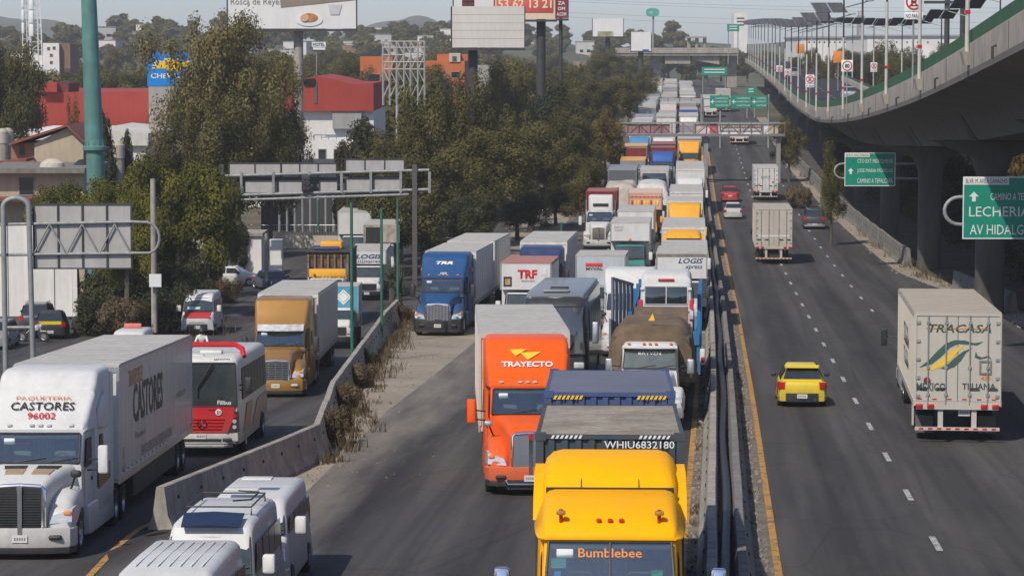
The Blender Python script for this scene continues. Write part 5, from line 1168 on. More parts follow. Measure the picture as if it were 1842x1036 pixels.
# island between side road and motorway
for key, px, Y, top, w, lb in (('dark', 655, 222, 150, 105, 'dark spiky casuarina left of the lattice frame'), ('dark', 618, 232, 205, 60, 'small dark casuarina in front of the white store wall'), ('mix', 700, 216, 222, 145, 'feathery olive tree below the lattice frame'), ('olive', 770, 228, 146, 168, 'broad olive tree right of the lattice frame'),
    ('olive2', 800, 206, 251, 212, 'dense low olive tree behind the blue lorry trailers'), ('olive', 880, 215, 221, 201, 'dense olive tree above the white lorry with red letters'), ('mix', 850, 240, 116, 145, 'olive tree below the blank billboard'), ('olive2', 955, 232, 206, 190, 'dense olive tree above the navy lorry'),
    ('dark', 1000, 285, 100, 100, 'tall dark conifer right of the blank billboard'), ('dark', 965, 290, 130, 70, 'slim dark conifer left of the tall one'), ('olive', 1020, 262, 191, 145, 'olive tree reaching over the far lorry queue'), ('gold', 1090, 292, 190, 95, 'golden brown tree by the footbridge end'), ('mix', 905, 275, 96, 123, 'olive tree behind the blank billboard column'),
    ('olive2', 930, 330, 86, 134, 'olive tree with pale dry top behind the conifers'), ('mix', 1055, 225, 276, 100, 'low olive tree beside the white bonnet lorry'), ('olive', 1060, 360, 136, 123, 'broad tree above the golden tree'), ('olive2', 1105, 400, 126, 117, 'round tree above the footbridge left end'), ('shade', 1130, 430, 165, 60, 'dark tree at the edge of the distant queue'),
    ('shade', 1135, 520, 125, 75, 'dark round tree below the overpass left end'), ('olive', 1090, 560, 86, 95, 'hazy tree left of the overpass'), ('mix', 730, 245, 236, 123, 'shaded feathery tree behind the wide gantry post'), ('olive2', 690, 250, 286, 134, 'low shaded tree behind the right half of the wide gantry'), ('shade', 840, 196, 330, 150, 'low dark tree right behind the blue lorry trailers'), ('shade', 930, 222, 330, 140, 'low dark tree behind the white lorry with red letters'), ('shade', 1000, 240, 320, 120, 'low dark tree behind the navy lorry trailer'), ('shade', 760, 206, 350, 110, 'low dark tree beside the wide gantry right post'),
    ('olive', 1045, 262, 256, 123, 'olive tree overhanging the tarpaulin lorry'), ('mix', 1160, 470, 114, 67, 'narrow tree between the queue and the overpass bank')):
    T(key, px, Y, top, w, lb)
# right side
for key, px, Y, top, w, lb in (('mix', 1420, 300, 205, 75, 'scruffy sunlit tree at the right end of the footbridge'), ('mix', 1497, 215, 245, 62, 'slender sunlit tree left of the smaller green sign')): T(key, px, Y, top, w, lb)
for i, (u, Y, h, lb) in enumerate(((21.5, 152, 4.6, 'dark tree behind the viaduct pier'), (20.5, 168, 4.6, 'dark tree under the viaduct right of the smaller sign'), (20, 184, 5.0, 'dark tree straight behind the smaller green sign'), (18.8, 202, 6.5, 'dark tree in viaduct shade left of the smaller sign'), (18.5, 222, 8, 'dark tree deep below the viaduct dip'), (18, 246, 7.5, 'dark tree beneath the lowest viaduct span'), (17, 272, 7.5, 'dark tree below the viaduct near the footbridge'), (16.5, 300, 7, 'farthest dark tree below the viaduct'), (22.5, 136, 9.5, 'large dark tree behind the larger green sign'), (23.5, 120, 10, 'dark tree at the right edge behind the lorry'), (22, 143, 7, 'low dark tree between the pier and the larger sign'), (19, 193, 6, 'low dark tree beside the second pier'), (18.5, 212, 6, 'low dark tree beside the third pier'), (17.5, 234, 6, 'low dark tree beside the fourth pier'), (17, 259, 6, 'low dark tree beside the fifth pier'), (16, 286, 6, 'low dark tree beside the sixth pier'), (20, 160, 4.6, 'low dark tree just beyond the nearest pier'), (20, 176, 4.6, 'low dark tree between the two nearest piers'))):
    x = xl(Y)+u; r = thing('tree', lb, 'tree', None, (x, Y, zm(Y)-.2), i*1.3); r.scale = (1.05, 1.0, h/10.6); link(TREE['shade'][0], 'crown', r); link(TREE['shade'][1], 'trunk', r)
q = at(1828, 290, 246); r = thing('tree', 'sunlit golden tree seen beyond the pier at the right edge', 'tree', None, (q.x, 246, zm(246)+2.2), .4); r.scale = (.78, .78, .74); link(TREE['gold'][0], 'crown', r); link(TREE['gold'][1], 'trunk', r)
for i, Y in enumerate((128, 142, 156, 172, 188, 262, 278, 296, 316, 338)):
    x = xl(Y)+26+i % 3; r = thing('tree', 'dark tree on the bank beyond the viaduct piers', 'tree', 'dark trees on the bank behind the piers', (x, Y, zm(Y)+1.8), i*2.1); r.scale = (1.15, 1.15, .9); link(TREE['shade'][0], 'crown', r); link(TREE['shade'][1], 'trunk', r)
# bank of ground rising behind the viaduct shade
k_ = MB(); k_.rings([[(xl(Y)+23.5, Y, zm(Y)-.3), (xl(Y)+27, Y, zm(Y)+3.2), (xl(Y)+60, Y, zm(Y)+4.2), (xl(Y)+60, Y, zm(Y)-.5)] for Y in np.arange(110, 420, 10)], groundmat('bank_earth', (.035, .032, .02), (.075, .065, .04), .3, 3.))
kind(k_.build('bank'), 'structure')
# shrubs and dry grass
def bush(px, Y, w, h, key, label, group=None, left=False, u=None):
    x = at(px, 1, Y).x if u is None else xl(Y)+u; z = zland(x-xl(Y), Y); r = thing('shrub', label, 'shrub', group, (x, Y, z-.1), random.uniform(0, 6)); s = w/2.4; r.scale = (s, s, h/1.7); link(BUSH[key], 'foliage', r); return r
BUSH = {}
for key, lk, sd in (('dry', 'dry', 21), ('green', 'olive', 22), ('dark', 'dark', 23)):
    cl = crown_clumps(sd, 22, 1.0, 1.0, .7, .75, .28, .5, .4); BUSH[key] = leaves('foliage', sd, LEAF[lk], cl, 2300, .06, asp=2.2)
for px, Y, w, h, k, lb in ((215, 150, 3.2, 2.6, 'dry', 'dry brown shrub under the bright green trees, leftmost'), (255, 152, 3, 2.8, 'dark', 'dark shrub left of the concrete pole'), (300, 154, 3.2, 3.0, 'dark', 'dark shrub right of the concrete pole'), (340, 166, 3, 2.6, 'dark', 'dark shrub behind the white minibus'), (170, 152, 3, 2.2, 'dark', 'dark shrub behind the parked motorcycle'), (395, 180, 2.6, 2.0, 'dry', 'dry shrub by the roadside wall near the yard'), (310, 190, 4.5, 3.6, 'dark', 'tall dark shrub in front of the farther white yard car'), (240, 170, 4.5, 4.0, 'dark', 'tall dark shrub mass under the bright green trees'), (175, 168, 4.2, 3.8, 'dark', 'tall dark shrub right of the white wall'), (285, 164, 4.2, 3.6, 'dark', 'tall dark shrub left of the white minibus'), (350, 184, 4, 3.4, 'dark', 'tall dark shrub behind the minibus roof'), (1440, 262, 3, 2.5, 'dry', 'dry shrub on the right verge by the barrier start'), (596, 86, 1.1, 1.5, 'dry', 'dry weed clump against the side road barrier, nearest'), (606, 90, 1.0, 1.0, 'dark', 'dark weed clump beside the nearest dry one at the barrier'), (622, 97, 1.3, 1.3, 'dry', 'dry weed clump along the barrier, second nearest'), (645, 107, 1.4, 1.2, 'dry', 'dry weed clump along the barrier at its bend'), (664, 116, 1.2, 1.0, 'dark', 'dark weed clump on the dirt strip'), (712, 145, 1.8, 1.5, 'dry', 'dry weed clump by the barrier end'), (728, 155, 1.8, 1.3, 'dry', 'dry weed clump beside the blue lorry')):
    bush(px, Y, w, h, k, lb)
gr = random.Random(11); gv, gf, gt_ = [], [], []
def blade(x, y, z, h, w):
    a = gr.uniform(0, 6.28); dx, dy = math.cos(a)*w, math.sin(a)*w; lx, ly = gr.gauss(0, .25)*h, gr.gauss(0, .25)*h; k0 = len(gv)
    gv.extend([(x-dx, y-dy, z), (x+dx, y+dy, z), (x+dx*.6+lx*.5, y+dy*.6+ly*.5, z+h*.6), (x-dx*.6+lx*.5, y-dy*.6+ly*.5, z+h*.6), (x+lx, y+ly, z+h)]); gf.extend([(k0, k0+1, k0+2, k0+3), (k0+3, k0+2, k0+4)])
    t = gr.random(); gt_.extend([t]*5)
def tuft(x, y, z, n, h, r):
    for _ in range(n): a = gr.uniform(0, 6.28); q = r*gr.random()**.5; blade(x+math.cos(a)*q, y+math.sin(a)*q, z, h*gr.uniform(.4, 1.1), .018)
for i in range(150):
    Y = 80+75*gr.random(); u = ub(Y)+.4+abs(gr.gauss(0, .45)); tuft(xl(Y)+u, Y, zm(Y), 18, gr.uniform(.15, .6), .35)
for i in range(260):
    Y = gr.uniform(138, 180); u = ub(Y)+.6+gr.random()*3.4; tuft(xl(Y)+u, Y, zm(Y), 26, gr.uniform(.15, .55), .5)
for i in range(150):
    Y = gr.uniform(170, 330); u = ur(Y)+gr.uniform(.6, 2.4); tuft(xl(Y)+u, Y, zm(Y), 16, gr.uniform(.2, .8), .4)
for i in range(120):
    Y = gr.uniform(150, 190); x = at(gr.uniform(130, 420), 1, Y).x; tuft(x, Y, zland(x-xl(Y), Y)-.1, 22, gr.uniform(.3, 1.0), .6)
for i in range(60): Y = gr.uniform(45, 120); tuft(xl(Y)+gr.choice((-1.85, -.4)), Y, zm(Y), 10, .22, .12)
me = bpy.data.meshes.new('dry_grass'); me.from_pydata(gv, [], gf); me.materials.append(LEAF['dry']); t = me.attributes.new('tone', 'FLOAT', 'POINT'); t.data.foreach_set('value', gt_); kind(link(me, 'dry_grass'), 'stuff')
for px, Y, lb in ((717, 172, 'spiky yucca clump between the side road and the blue lorry'), (703, 182, 'spiky yucca clump behind the first, nearer the white box lorry')):
    yb_ = MB(); g = random.Random(px)
    for i in range(60):
        a = g.uniform(0, 6.28); e = g.uniform(.2, 1.4); L = g.uniform(1.0, 1.8); d = Vector((math.cos(a)*math.cos(e), math.sin(a)*math.cos(e), math.sin(e))); s = Vector((-math.sin(a), math.cos(a), 0))*.05; b0 = Vector((0, 0, g.uniform(.8, 1.8)))
        yb_.hexa([b0-s, b0+s, b0+s*.8+Vector((0, 0, .03)), b0-s*.8+Vector((0, 0, .03)), b0+d*L-s*.1, b0+d*L+s*.1, b0+d*L+s*.1, b0+d*L-s*.1], mat('yucca_leaf', (.045, .055, .022), .6, var=.4))
    x = at(px, 1, Y).x; r = thing('yucca', lb, 'plant', None, (x, Y, zroad(x-xl(Y), Y)-.1)); yb_.build('leaves', r); MB().cyl((0, 0, -.3), (0, 0, 1.6), .22, BARK, 8, .14).build('trunk', r)
# ------------------------------------------------------------------ buildings
def wallm(name, c, dirt=.4): return mat('wall_'+name, c, .85, var=.1, scale=.25, dirt=dirt, dcol=tuple(q*.5 for q in c))
REDW = wallm('red', (.33, .042, .03), .25); WHW = wallm('white', (.72, .70, .66), .3); ORW = wallm('orange', (.50, .135, .035), .25); BRW = wallm('bare_block', (.44, .36, .255), .35); CRW = wallm('cream', (.52, .47, .39)); GRW = wallm('grey', (.33, .32, .31)); TILE = mat('red_tile', (.23, .06, .045), .85, var=.3, scale=3., dirt=.4, bump=.4, bscale=12)
def blk(root, name, p0, p1, pt, pb, Y, dep, m, zb=None, lift=0.):
    a, c = at(p0, pb, Y), at(p1, pt, Y); z0 = a.z if zb is None else zb
    return MB().box(a.x, c.x, Y, Y+dep, z0, c.z, m).build(name, root, smooth=False)
def win(par, p0, p1, pt, pb, Y, m=GLASS, fm=None):
    a, c = at(p0, pb, Y-.04), at(p1, pt, Y-.04); o = MB().box(a.x, c.x, Y-.05, Y-.006, a.z, c.z, fm or GRW).build('window', par, smooth=False)
    t = min(.08, (c.x-a.x)*.12); MB().box(a.x+t, c.x-t, Y-.07, Y-.052, a.z+t, c.z-t, m).build('pane', o, smooth=False); return o
G0 = -9.0
h = thing('store_building', 'big red store with white lower walls behind the trees at left', 'building')
blk(h, 'wall', 48, 268, 166, 262, 330, 40, REDW, zland(-120, 330)-1); blk(h, 'roof_box', 72, 102, 149, 166, 329, 8, REDW); blk(h, 'roof_box', 102, 123, 150, 166, 330, 8, wallm('dark_red', (.14, .03, .03)))
blk(h, 'white_wing', 20, 268, 238, 300, 300, 28, WHW, zland(-120, 300)-1)
h = thing('retail_building', 'long red topped retail building with pale walls left of the lattice frame', 'building')
b = MB(); Yb = 300
q = [(at(x, y, Yb).x, at(x, y, Yb).z) for x, y in ((385, 200), (385, 152), (520, 150), (566, 137), (600, 143), (632, 152), (655, 151), (672, 150), (672, 200))][::-1]
b.pry([q_ for q_ in q][::-1], Yb, Yb+30, REDW); b.build('red_fascia', h, smooth=False)
blk(h, 'wall', 385, 672, 186.2, 330, Yb+.8, 28, WHW, zland(-25, Yb)-2); blk(h, 'grey_bay', 598, 650, 186, 232, Yb+.2, .5, GRW)
blk(h, 'green_strip', 566, 570, 150, 186, Yb-.1, .1, GREENP); MB().hexa([tuple(at(x, y, Yy)) for Yy in (Yb-.3, Yb+3) for x, y in ((546, 152), (566, 152), (566, 141), (546, 143))], GLASS).build('skylight', h)
blk(h, 'lower_wing', 570, 652, 252, 330, 282, 15, WHW, zland(-20, 282)-2); win(h, 572, 587, 268, 300, 282); win(h, 600, 625, 268, 300, 282)
r_ = MB(); r_.tube([P3(565, 243, 283), P3(605, 243, 283)], .06, GALV, 6)
for px in (565, 578, 591, 605): r_.cyl(P3(px, 243, 283), P3(px, 253, 283), .05, GALV, 6)
r_.build('railing', h)
h = thing('brick_house', 'unfinished block house with a red tiled gable roof at left', 'house')
Y = 205
def PP(x, y, Y_=None): q = at(x, y, Y_ or Y); return (q.x, q.z)
MB().pry([PP(62, 330), PP(150, 330), PP(150, 256), PP(124, 229), PP(62, 258)], Y, Y+9, BRW).build('wall', h, smooth=False)
MB().pry([PP(20, 330, Y+.4), PP(62, 330, Y+.4), PP(62, 256, Y+.4), PP(20, 260, Y+.4)], Y+.4, Y+9, wallm('brick', (.30, .16, .09), .3)).build('wall', h, smooth=False)
MB().pry([PP(18, 262), PP(122, 228), PP(122, 224), PP(18, 257)], Y-.5, Y+9.3, TILE).pry([PP(122, 228), PP(154, 258), PP(154, 254), PP(122, 224)], Y-.5, Y+9.3, TILE).build('roof', h, smooth=False)
MB().pry([PP(-30, 300), PP(62, 288), PP(62, 283), PP(-30, 292)], Y-3.5, Y-.05, TILE).build('porch_roof', h, smooth=False)
q = [PP(38+4.5*math.cos(t), 267-5*math.sin(t)) for t in np.linspace(0, math.pi, 9)] + [PP(33.5, 280), PP(42.5, 280)]; MB().pry(q, Y+.32, Y+.39, GLASS).build('window', h)
h = thing('concrete_house', 'flat roofed block house with a dark opening below the gable house', 'house')
blk(h, 'wall', -40, 150, 312, 420, 190, 10, BRW, zl(190)-1); blk(h, 'roof', -45, 152, 303, 312, 189, 11.5, CONC_D); win(h, 33, 62, 318, 352, 190, GLASS); blk(h, 'terrace', -40, 100, 357, 363, 187.5, 2.4, TILE)
h = thing('water_tank', 'pale round water tank on the flat house roof beside the mast', 'water tank'); q = at(92, 312, 191); MB().lathe([(0, .5), (.05, .85), (.55, .95), (1.0, .8), (1.25, .4), (1.3, 0)], CRW, (q.x, 191.5, q.z-.3), 20, 'z').build('tank', h); MB().box(q.x-.8, q.x+.8, 190.7, 192.3, q.z-1.6, q.z-.3, CRW).build('plinth', h, smooth=False)
for px, py, Yy, lb in ((5, 258, 240, 'beige roof tank at the left edge, leftmost of the pair'), (14, 257, 241, 'beige roof tank right beside the leftmost one'), (213, 285, 214, 'beige roof tank right of the teal mast')):
    q = at(px, py, Yy); h = thing('water_tank', lb, 'water tank', None, (q.x, Yy, q.z)); MB().lathe([(0, .45), (.0, .5), (1.0, .5), (1.25, .3), (1.3, 0)], ROOF_B, (0, 0, 0), 16, 'z').build('tank', h); MB().cyl((0, 0, -2.2), (0, 0, 0), .45, CONC, 10).build('stand', h)
q = at(148, 298, 195); h = thing('water_tank', 'black roof tank just left of the teal mast', 'water tank', None, (q.x, 195, q.z-.9)); MB().lathe([(0, .5), (.0, .6), (1.0, .6), (1.3, .25), (1.35, 0)], BLACK, (0, 0, 0), 16, 'z').build('tank', h)
h = thing('warehouse', 'long pale roofed warehouse between the mast and the tall trees', 'building'); blk(h, 'wall', 155, 262, 262, 330, 240, 20, WHW, zl(240)-1)
MB().pry([PP(150, 262, 240), PP(268, 262, 240), PP(268, 240, 240), PP(175, 232, 240)], 239.5, 262, wallm('pale_roof', (.56, .54, .5))).build('roof', h, smooth=False)
h = thing('boundary_wall', 'tall white boundary wall behind the parked cars at left', 'wall'); Y = 168
blk(h, 'wall', -60, 128, 405, 590, Y, .35, WHW, zl(Y)-.5); cw_ = MB()
for i in range(5): x = at(-40+i*42, 1, Y).x; cw_.box(x-.15, x+.15, Y-.08, Y, zl(Y), at(1, 405, Y).z, WHW)
cw_.build('pilaster', h)
h = thing('yard_wall', 'low white yard wall with a steel fence on top', 'wall'); Y = 236
blk(h, 'wall', 330, 640, 424, 470, Y, .3, CRW, zl(Y)-.5); f = MB()
for i in range(60): x = at(330+i*5, 1, Y).x; f.cyl((x, Y+.1, at(1, 424, Y).z), (x, Y+.1, at(1, 405, Y).z), .02, ALU, 4)
f.tube([P3(330, 405, Y+.1), P3(626, 405, Y+.1)], .03, ALU, 5); f.build('fence', h)
h = thing('gatehouse', 'white gatehouse wall in the yard left of the kiosk', 'building'); blk(h, 'wall', 430, 470, 425, 500, 205, 4, WHW, zl(205)-.5); blk(h, 'roof', 428, 472, 420, 425, 204.8, 4.6, CONC)
h = thing('kiosk', 'white kiosk with a yellow kerb beside the yard entrance', 'kiosk'); blk(h, 'wall', 484, 507, 432, 500, 200, 1.2, WHW, zl(200)-.1); blk(h, 'base', 482, 509, 493, 500, 199.8, 1.6, LINE_Y, zl(200)-.1)
h = thing('shed', 'dark open fronted shed with steel columns behind the yard fence', 'building'); blk(h, 'wall', 470, 780, 300, 440, 262, 20, wallm('dark_grey', (.05, .052, .055)), zl(262)-.5)
cl_ = MB()
for i in range(9): x = at(500+i*14, 1, 258).x; cl_.cyl((x, 258, zl(258)-.3), (x, 258, at(1, 330, 258).z), .12, GALV, 8)
cl_.build('column', h)
for p0, p1, pt, Y, parts, lb in ((648, 706, 102, 430, 'a', 'orange rendered building left of the lattice frame'), (764, 836, 110, 430, 'b', 'orange building with square windows left of the blank billboard column')):
    h = thing('orange_building', lb, 'building'); blk(h, 'wall', p0, p1, pt, 190, Y, 15, ORW, zland(-60, Y)-1)
    if parts == 'a': win(h, 656, 684, 133, 150, Y); blk(h, 'post', 648, 652, 128, 165, Y-.3, .3, wallm('brown_red', (.2, .05, .03)))
    else:
        blk(h, 'upper_storey', 786, 845, 98, 110, Y+1, 12, ORW); blk(h, 'penthouse', 808, 828, 96, 112, Y-.2, 5, CRW); win(h, 813, 822, 101, 111, Y-.2); win(h, 811, 828, 129, 141, Y); blk(h, 'door_bay', 772, 802, 134, 160, Y-.2, .2, GRW); blk(h, 'concrete_wing', 836, 885, 118, 160, Y+2, 10, GRW, zland(-40, Y)-1)
Y = 520; h = thing('apartment_block', 'white apartment block with small windows at far left', 'building'); blk(h, 'wall', 78, 106, 78, 130, Y, 12, WHW, CZ-9); blk(h, 'wall', 52, 78, 100, 130, Y+3, 12, WHW, CZ-9); blk(h, 'side_wall', 106, 126, 80, 130, Y+1.2, 10, wallm('brick_brown', (.22, .13, .09)), CZ-9)
for px, py in ((87, 88), (97, 87), (92, 100), (92, 113)): win(h, px-2.5, px+3, py-3, py+3, Y)
# billboards
def board(name, label, p0, p1, pt, pb, Y, fm, cols=((.5, .35),), foot=None, dep=.5):
    r = thing(name, label, 'billboard'); a, c = at(p0, pb, Y), at(p1, pt, Y)
    MB().box(a.x, c.x, Y, Y+dep, a.z, c.z, fm).build('board', r, smooth=False)
    f = MB(); f.box(a.x-.1, c.x+.1, Y-.9, Y+dep+.2, a.z-.28, a.z-.06, DARK).box(a.x-.12, a.x-.01, Y-.06, Y+dep, a.z, c.z, DARK).box(c.x+.01, c.x+.12, Y-.06, Y+dep, a.z, c.z, DARK); f.build('frame', r, smooth=False)
    for k, rad in cols:
        x = a.x+(c.x-a.x)*k; MB().cyl((x, Y+dep+.3, zland(x-xl(Y), Y)-1), (x, Y+dep+.3, c.z-.4), rad, foot or DARK, 14).build('column', r)
    return r, a, c
BOARD_W = mat('board_white', (.70, .69, .67), .6, var=.04, scale=.4, dirt=.15); BLANK = mat('blank_board', (.60, .565, .52), .65, var=.05, scale=.3, dirt=.25, dcol=(.4, .36, .31))
r, a, c = board('bakery_billboard', 'big white bakery billboard with bread on a plate on a thick grey column', 410, 640, -34, 52, 285, BOARD_W, ((.545, .5),), CONC)
text('Rosca de Reyes', INKGR, r, (at(461, 8, 284.9).x, 284.97, at(461, 5, 284.9).z), FRONT, w=92*285/F, h=15*285/F)
q = at(556, 35, 284.9); pl = MB(); s = 285/F
pl.rings([[(q.x+k*24*s*math.cos(t), 284.97-e, q.z+k*11*s*math.sin(t)-.1) for t in np.linspace(0, 2*math.pi, 33)[:-1]] for k, e in ((1, 0), (1, .05), (.86, .06))], SIGNW); pl.build('plate_picture', r)
b2 = MB(); b2.rings([[(q.x+k*16*s*math.cos(t)+.0, 284.9-e, q.z+.15+k*8*s*math.sin(t)) for t in np.linspace(0, 2*math.pi, 25)[:-1]] for k, e in ((1, 0), (.95, .06))], mat('bread_crust', (.46, .20, .05), .6, var=.35, scale=3)); b2.rings([[(q.x-.45+k*8*s*math.cos(t), 284.82-e, q.z+.12+k*6.5*s*math.sin(t)) for t in np.linspace(0, 2*math.pi, 25)[:-1]] for k, e in ((1, 0), (.95, .04))], mat('bread_crumb', (.62, .36, .22), .7, var=.2, scale=4)); b2.build('bread_picture', r)
cu = MB(); q = at(603, 17, 284.9); cu.pry([(q.x-13*s, q.z+8*s), (q.x-9*s, q.z-10*s), (q.x+7*s, q.z-10*s), (q.x+12*s, q.z+8*s)][::-1], 284.93, 284.98, mat('cup_grey', (.52, .51, .5), .6)); cu.build('cup_picture', r)
MB().pry([PP(505, 14, 284.9), PP(505, -20, 284.9), PP(640, -20, 284.9), PP(640, 0, 284.9)][::-1], 284.94, 284.985, wallm('table_picture', (.25, .2, .16))).build('table_picture', r)
r, a, c = board('blank_billboard', 'blank cream billboard on one dark column', 813, 943, 12, 86, 270, BLANK, ((.29, .45),)); sm_ = MB()
for k in (.22, .42, .6, .8): z = a.z+(c.z-a.z)*k; sm_.box(a.x, c.x, 269.985, 270, z-.015, z+.015, ROOF_B)
sm_.build('sheet_seam', r)
r, a, c = board('phone_billboard', 'peach billboard showing the number 53 62 13 21 on a red panel', 890, 1000, -30, 35, 300, mat('board_peach', (.72, .52, .38), .6, var=.05), ((.76, .5),), DARK)
rp = MB(); xa, xb, za, zb_ = at(893, 1, 299.9).x, at(995, 1, 299.9).x, at(1, 23, 299.9).z, at(1, -20, 299.9).z; rp.rbox(xa, xb, 299.93, 299.98, za, zb_, mat('board_red', (.58, .09, .08), .6), .02); rp.build('red_panel', r)
text('53 62 13 21', mat('board_cream', (.75, .65, .42), .6), r, ((xa+xb)/2, 299.92, at(1, 7, 299.9).z), FRONT, w=96*300/F, h=16*300/F, bold=.02)
r, a, c = board('side_billboard', 'narrow dark red billboard with small white letters', 1001, 1021, -10, 33, 299, mat('board_dark_red', (.22, .02, .03), .6), ((.4, .2),))
for k, (s_, py) in enumerate((('ZA', 6), ('OM', 16), ('A.COM', 26))): text(s_, SIGNW, r, (at(1010, 1, 298.9).x, 298.97, at(1, py, 298.9).z), FRONT, w=13*.06 if k < 2 else 17*.06, h=6*.06, bold=.02)
r, a, c = board('logo_billboard', 'white billboard with a dark flower logo behind the blank one', 816, 890, -30, 12, 310, BOARD_W, ((.4, .3),)); q = at(842, 4, 309.9)
fl = MB()
for t in (45, 135, 225, 315): cx, cz = q.x+.45*math.cos(R(t)), q.z+.4*math.sin(R(t)); fl.rbox(cx-.36, cx+.36, 309.95, 309.99, cz-.33, cz+.33, wallm('logo_brown', (.10, .03, .03)), .1)
fl.build('logo', r)
r, a, c = board('pale_billboard', 'plain white billboard above hazy trees, left of the overpass', 1066, 1121, 34, 66, 560, BOARD_W, ((.5, .5),), DARK)
MB().box(a.x+1, c.x-2, 559.9, 560, a.z, a.z+1.0, mat('fringe', (.35, .33, .2), .7, var=.5, scale=.6)).build('printed_strip', r)
r, a, c = board('tall_panel', 'pale square panel building front beyond the left end of the overpass', 1135, 1171, 58, 92, 620, BOARD_W, ((.5, .6),)); blk(r, 'blue_panel', 1156, 1167, 89.5, 94, 619, .5, BLUE)
r = thing('teal_sign', 'small teal rounded sign on a mast above the horizon', 'billboard'); q = at(1174, 23, 800); s = 800/F
MB().rings([[(q.x+12*s*math.copysign(abs(math.cos(t))**.7, math.cos(t)), 800+e, q.z+7.5*s*math.copysign(abs(math.sin(t))**.7, math.sin(t))) for t in np.linspace(0, 2*math.pi, 25)[:-1]] for e in (0, .6)], mat('sign_teal', (.06, .36, .30), .5)).build('board', r); text('inf.', SIGNW, r, (q.x-.4, 799.9, q.z), FRONT, w=7*s, h=5*s); MB().cyl((q.x+.2, 800.8, CZ-8), (q.x+.2, 800.8, q.z-7*s), .28, GALV, 8).build('column', r)
r = thing('dealer_sign', 'bright blue dealer pylon with white letters half hidden by the tall tree', 'sign'); Y = 250
a, c = at(265, 155, Y), at(352, 95, Y); DB = mat('dealer_blue', (.0, .21, .60), .4, var=.04); MB().box(a.x, c.x, Y, Y+.8, a.z, c.z, DB).build('board', r, smooth=False); MB().box(a.x+.1, c.x, Y+.05, Y+.75, zl(Y)-1, a.z, GRW).build('pedestal', r, smooth=False)
text('CHEVROLET', SIGNW, r, (at(312, 1, Y).x, Y-.03, at(1, 137, Y).z), FRONT, w=84*Y/F, h=9*Y/F, bold=.02)
def bow(k, m, e): MB().pry([(at(310, 1, Y).x+x*k, at(1, 117, Y).z+z*k) for x, z in ((-1.9, -.35), (-.55, -.35), (-.55, -.6), (.75, -.6), (.75, -.35), (1.7, -.35), (1.9, .35), (.55, .35), (.55, .6), (-.75, .6), (-.75, .35), (-1.7, .35))], Y-e, Y-.005, m).build('emblem', r)
bow(1.0, SIGNW, .03); bow(.86, INKY, .05)
r = thing('hotel_sign', 'small white hotel sign on a pole right of the bakery billboard column', 'sign'); Y = 420; a, c = at(561, 85, Y), at(586, 76, Y)
MB().box(a.x, c.x, Y, Y+.3, a.z, c.z, SIGNW).build('board', r); text('HOTEL', INK, r, ((a.x+c.x)/2, Y-.03, (a.z+c.z)/2), FRONT, w=21*Y/F, h=6*Y/F, bold=.02); q, q2 = at(563, 90, Y), at(585, 86, Y); MB().box(q.x, q2.x, Y, Y+.3, q.z, q2.z, SIGNW).build('sub_board', r); MB().cyl((q.x+.5, Y+.5, CZ-9), (q.x+.5, Y+.5, c.z), .1, GALV, 6).build('pole', r)
r = thing('lattice_frame', 'bare steel lattice frame of an unclad billboard tower', 'billboard frame'); Y = 262; b = MB(); LAT = mat('lattice_steel', (.42, .40, .37), .6, .3, var=.1)
xs_ = [at(p, 1, Y).x for p in (688, 700, 713, 726, 738, 751, 763)]
for yy in (Y, Y+1.6):
    for x in xs_: b.cyl((x, yy, at(1, 190, Y).z), (x, yy, at(1, 75, Y).z), .07, LAT, 5)
    for py in (75, 86, 99, 112, 125): b.cyl((xs_[0], yy, at(1, py, Y).z), (xs_[-1], yy, at(1, py, Y).z), .055, LAT, 5)
    for i in range(0, 6, 1):
        for j, (pa, pb_) in enumerate(((75, 99), (99, 125), (125, 150), (150, 176))): b.cyl((xs_[i+j % 2], yy, at(1, pa, Y).z), (xs_[i+1-j % 2], yy, at(1, pb_, Y).z), .045, LAT, 4)
for x in xs_:
    for py in (75, 99, 125, 150): b.cyl((x, Y, at(1, py, Y).z), (x, Y+1.6, at(1, py+6, Y).z), .04, LAT, 4)
for x in (xs_[2], xs_[4]): b.cyl((x, Y+.8, zl(Y)-1), (x, Y+.8, at(1, 120, Y).z), .16, LAT, 6)
b.build('lattice', r)
for px, pt, pb_, Y, w, lb in ((66, -10, 100, 500, 1.3, 'tall white lattice radio mast above the apartment block'), (47, -12, 95, 560, .9, 'thinner lattice radio mast left of the tall one')):
    r = thing('radio_mast', lb, 'mast'); b = MB(); x = at(px, 1, Y).x; z0, z1 = CZ-9, at(1, pt, Y).z
    for sx, sy in ((-1, -1), (1, -1), (0, 1)): b.cyl((x+sx*w, Y+sy*w, z0), (x+sx*w*.55, Y+sy*w*.55, z1), .12, SIGNW, 5)
    n = 14
    for i in range(n):
        za, zb_ = z0+(z1-z0)*i/n, z0+(z1-z0)*(i+1)/n; k = 1-.45*i/n; s = 1 if i % 2 else -1; b.cyl((x-s*w*k, Y-w*k, za), (x+s*w*k, Y-w*k, zb_), .07, SIGNW, 4).cyl((x-w*k, Y-w*k, zb_), (x+w*k, Y-w*k, zb_), .06, SIGNW, 4)
    b.build('lattice', r); d = MB()
    for zz_ in (.62, .74, .86): d.rbox(x-w*.9, x-w*.3, Y-w-.3, Y-w, z0+(z1-z0)*zz_, z0+(z1-z0)*zz_+2.2, SIGNW, .1)
    d.build('antenna', r)
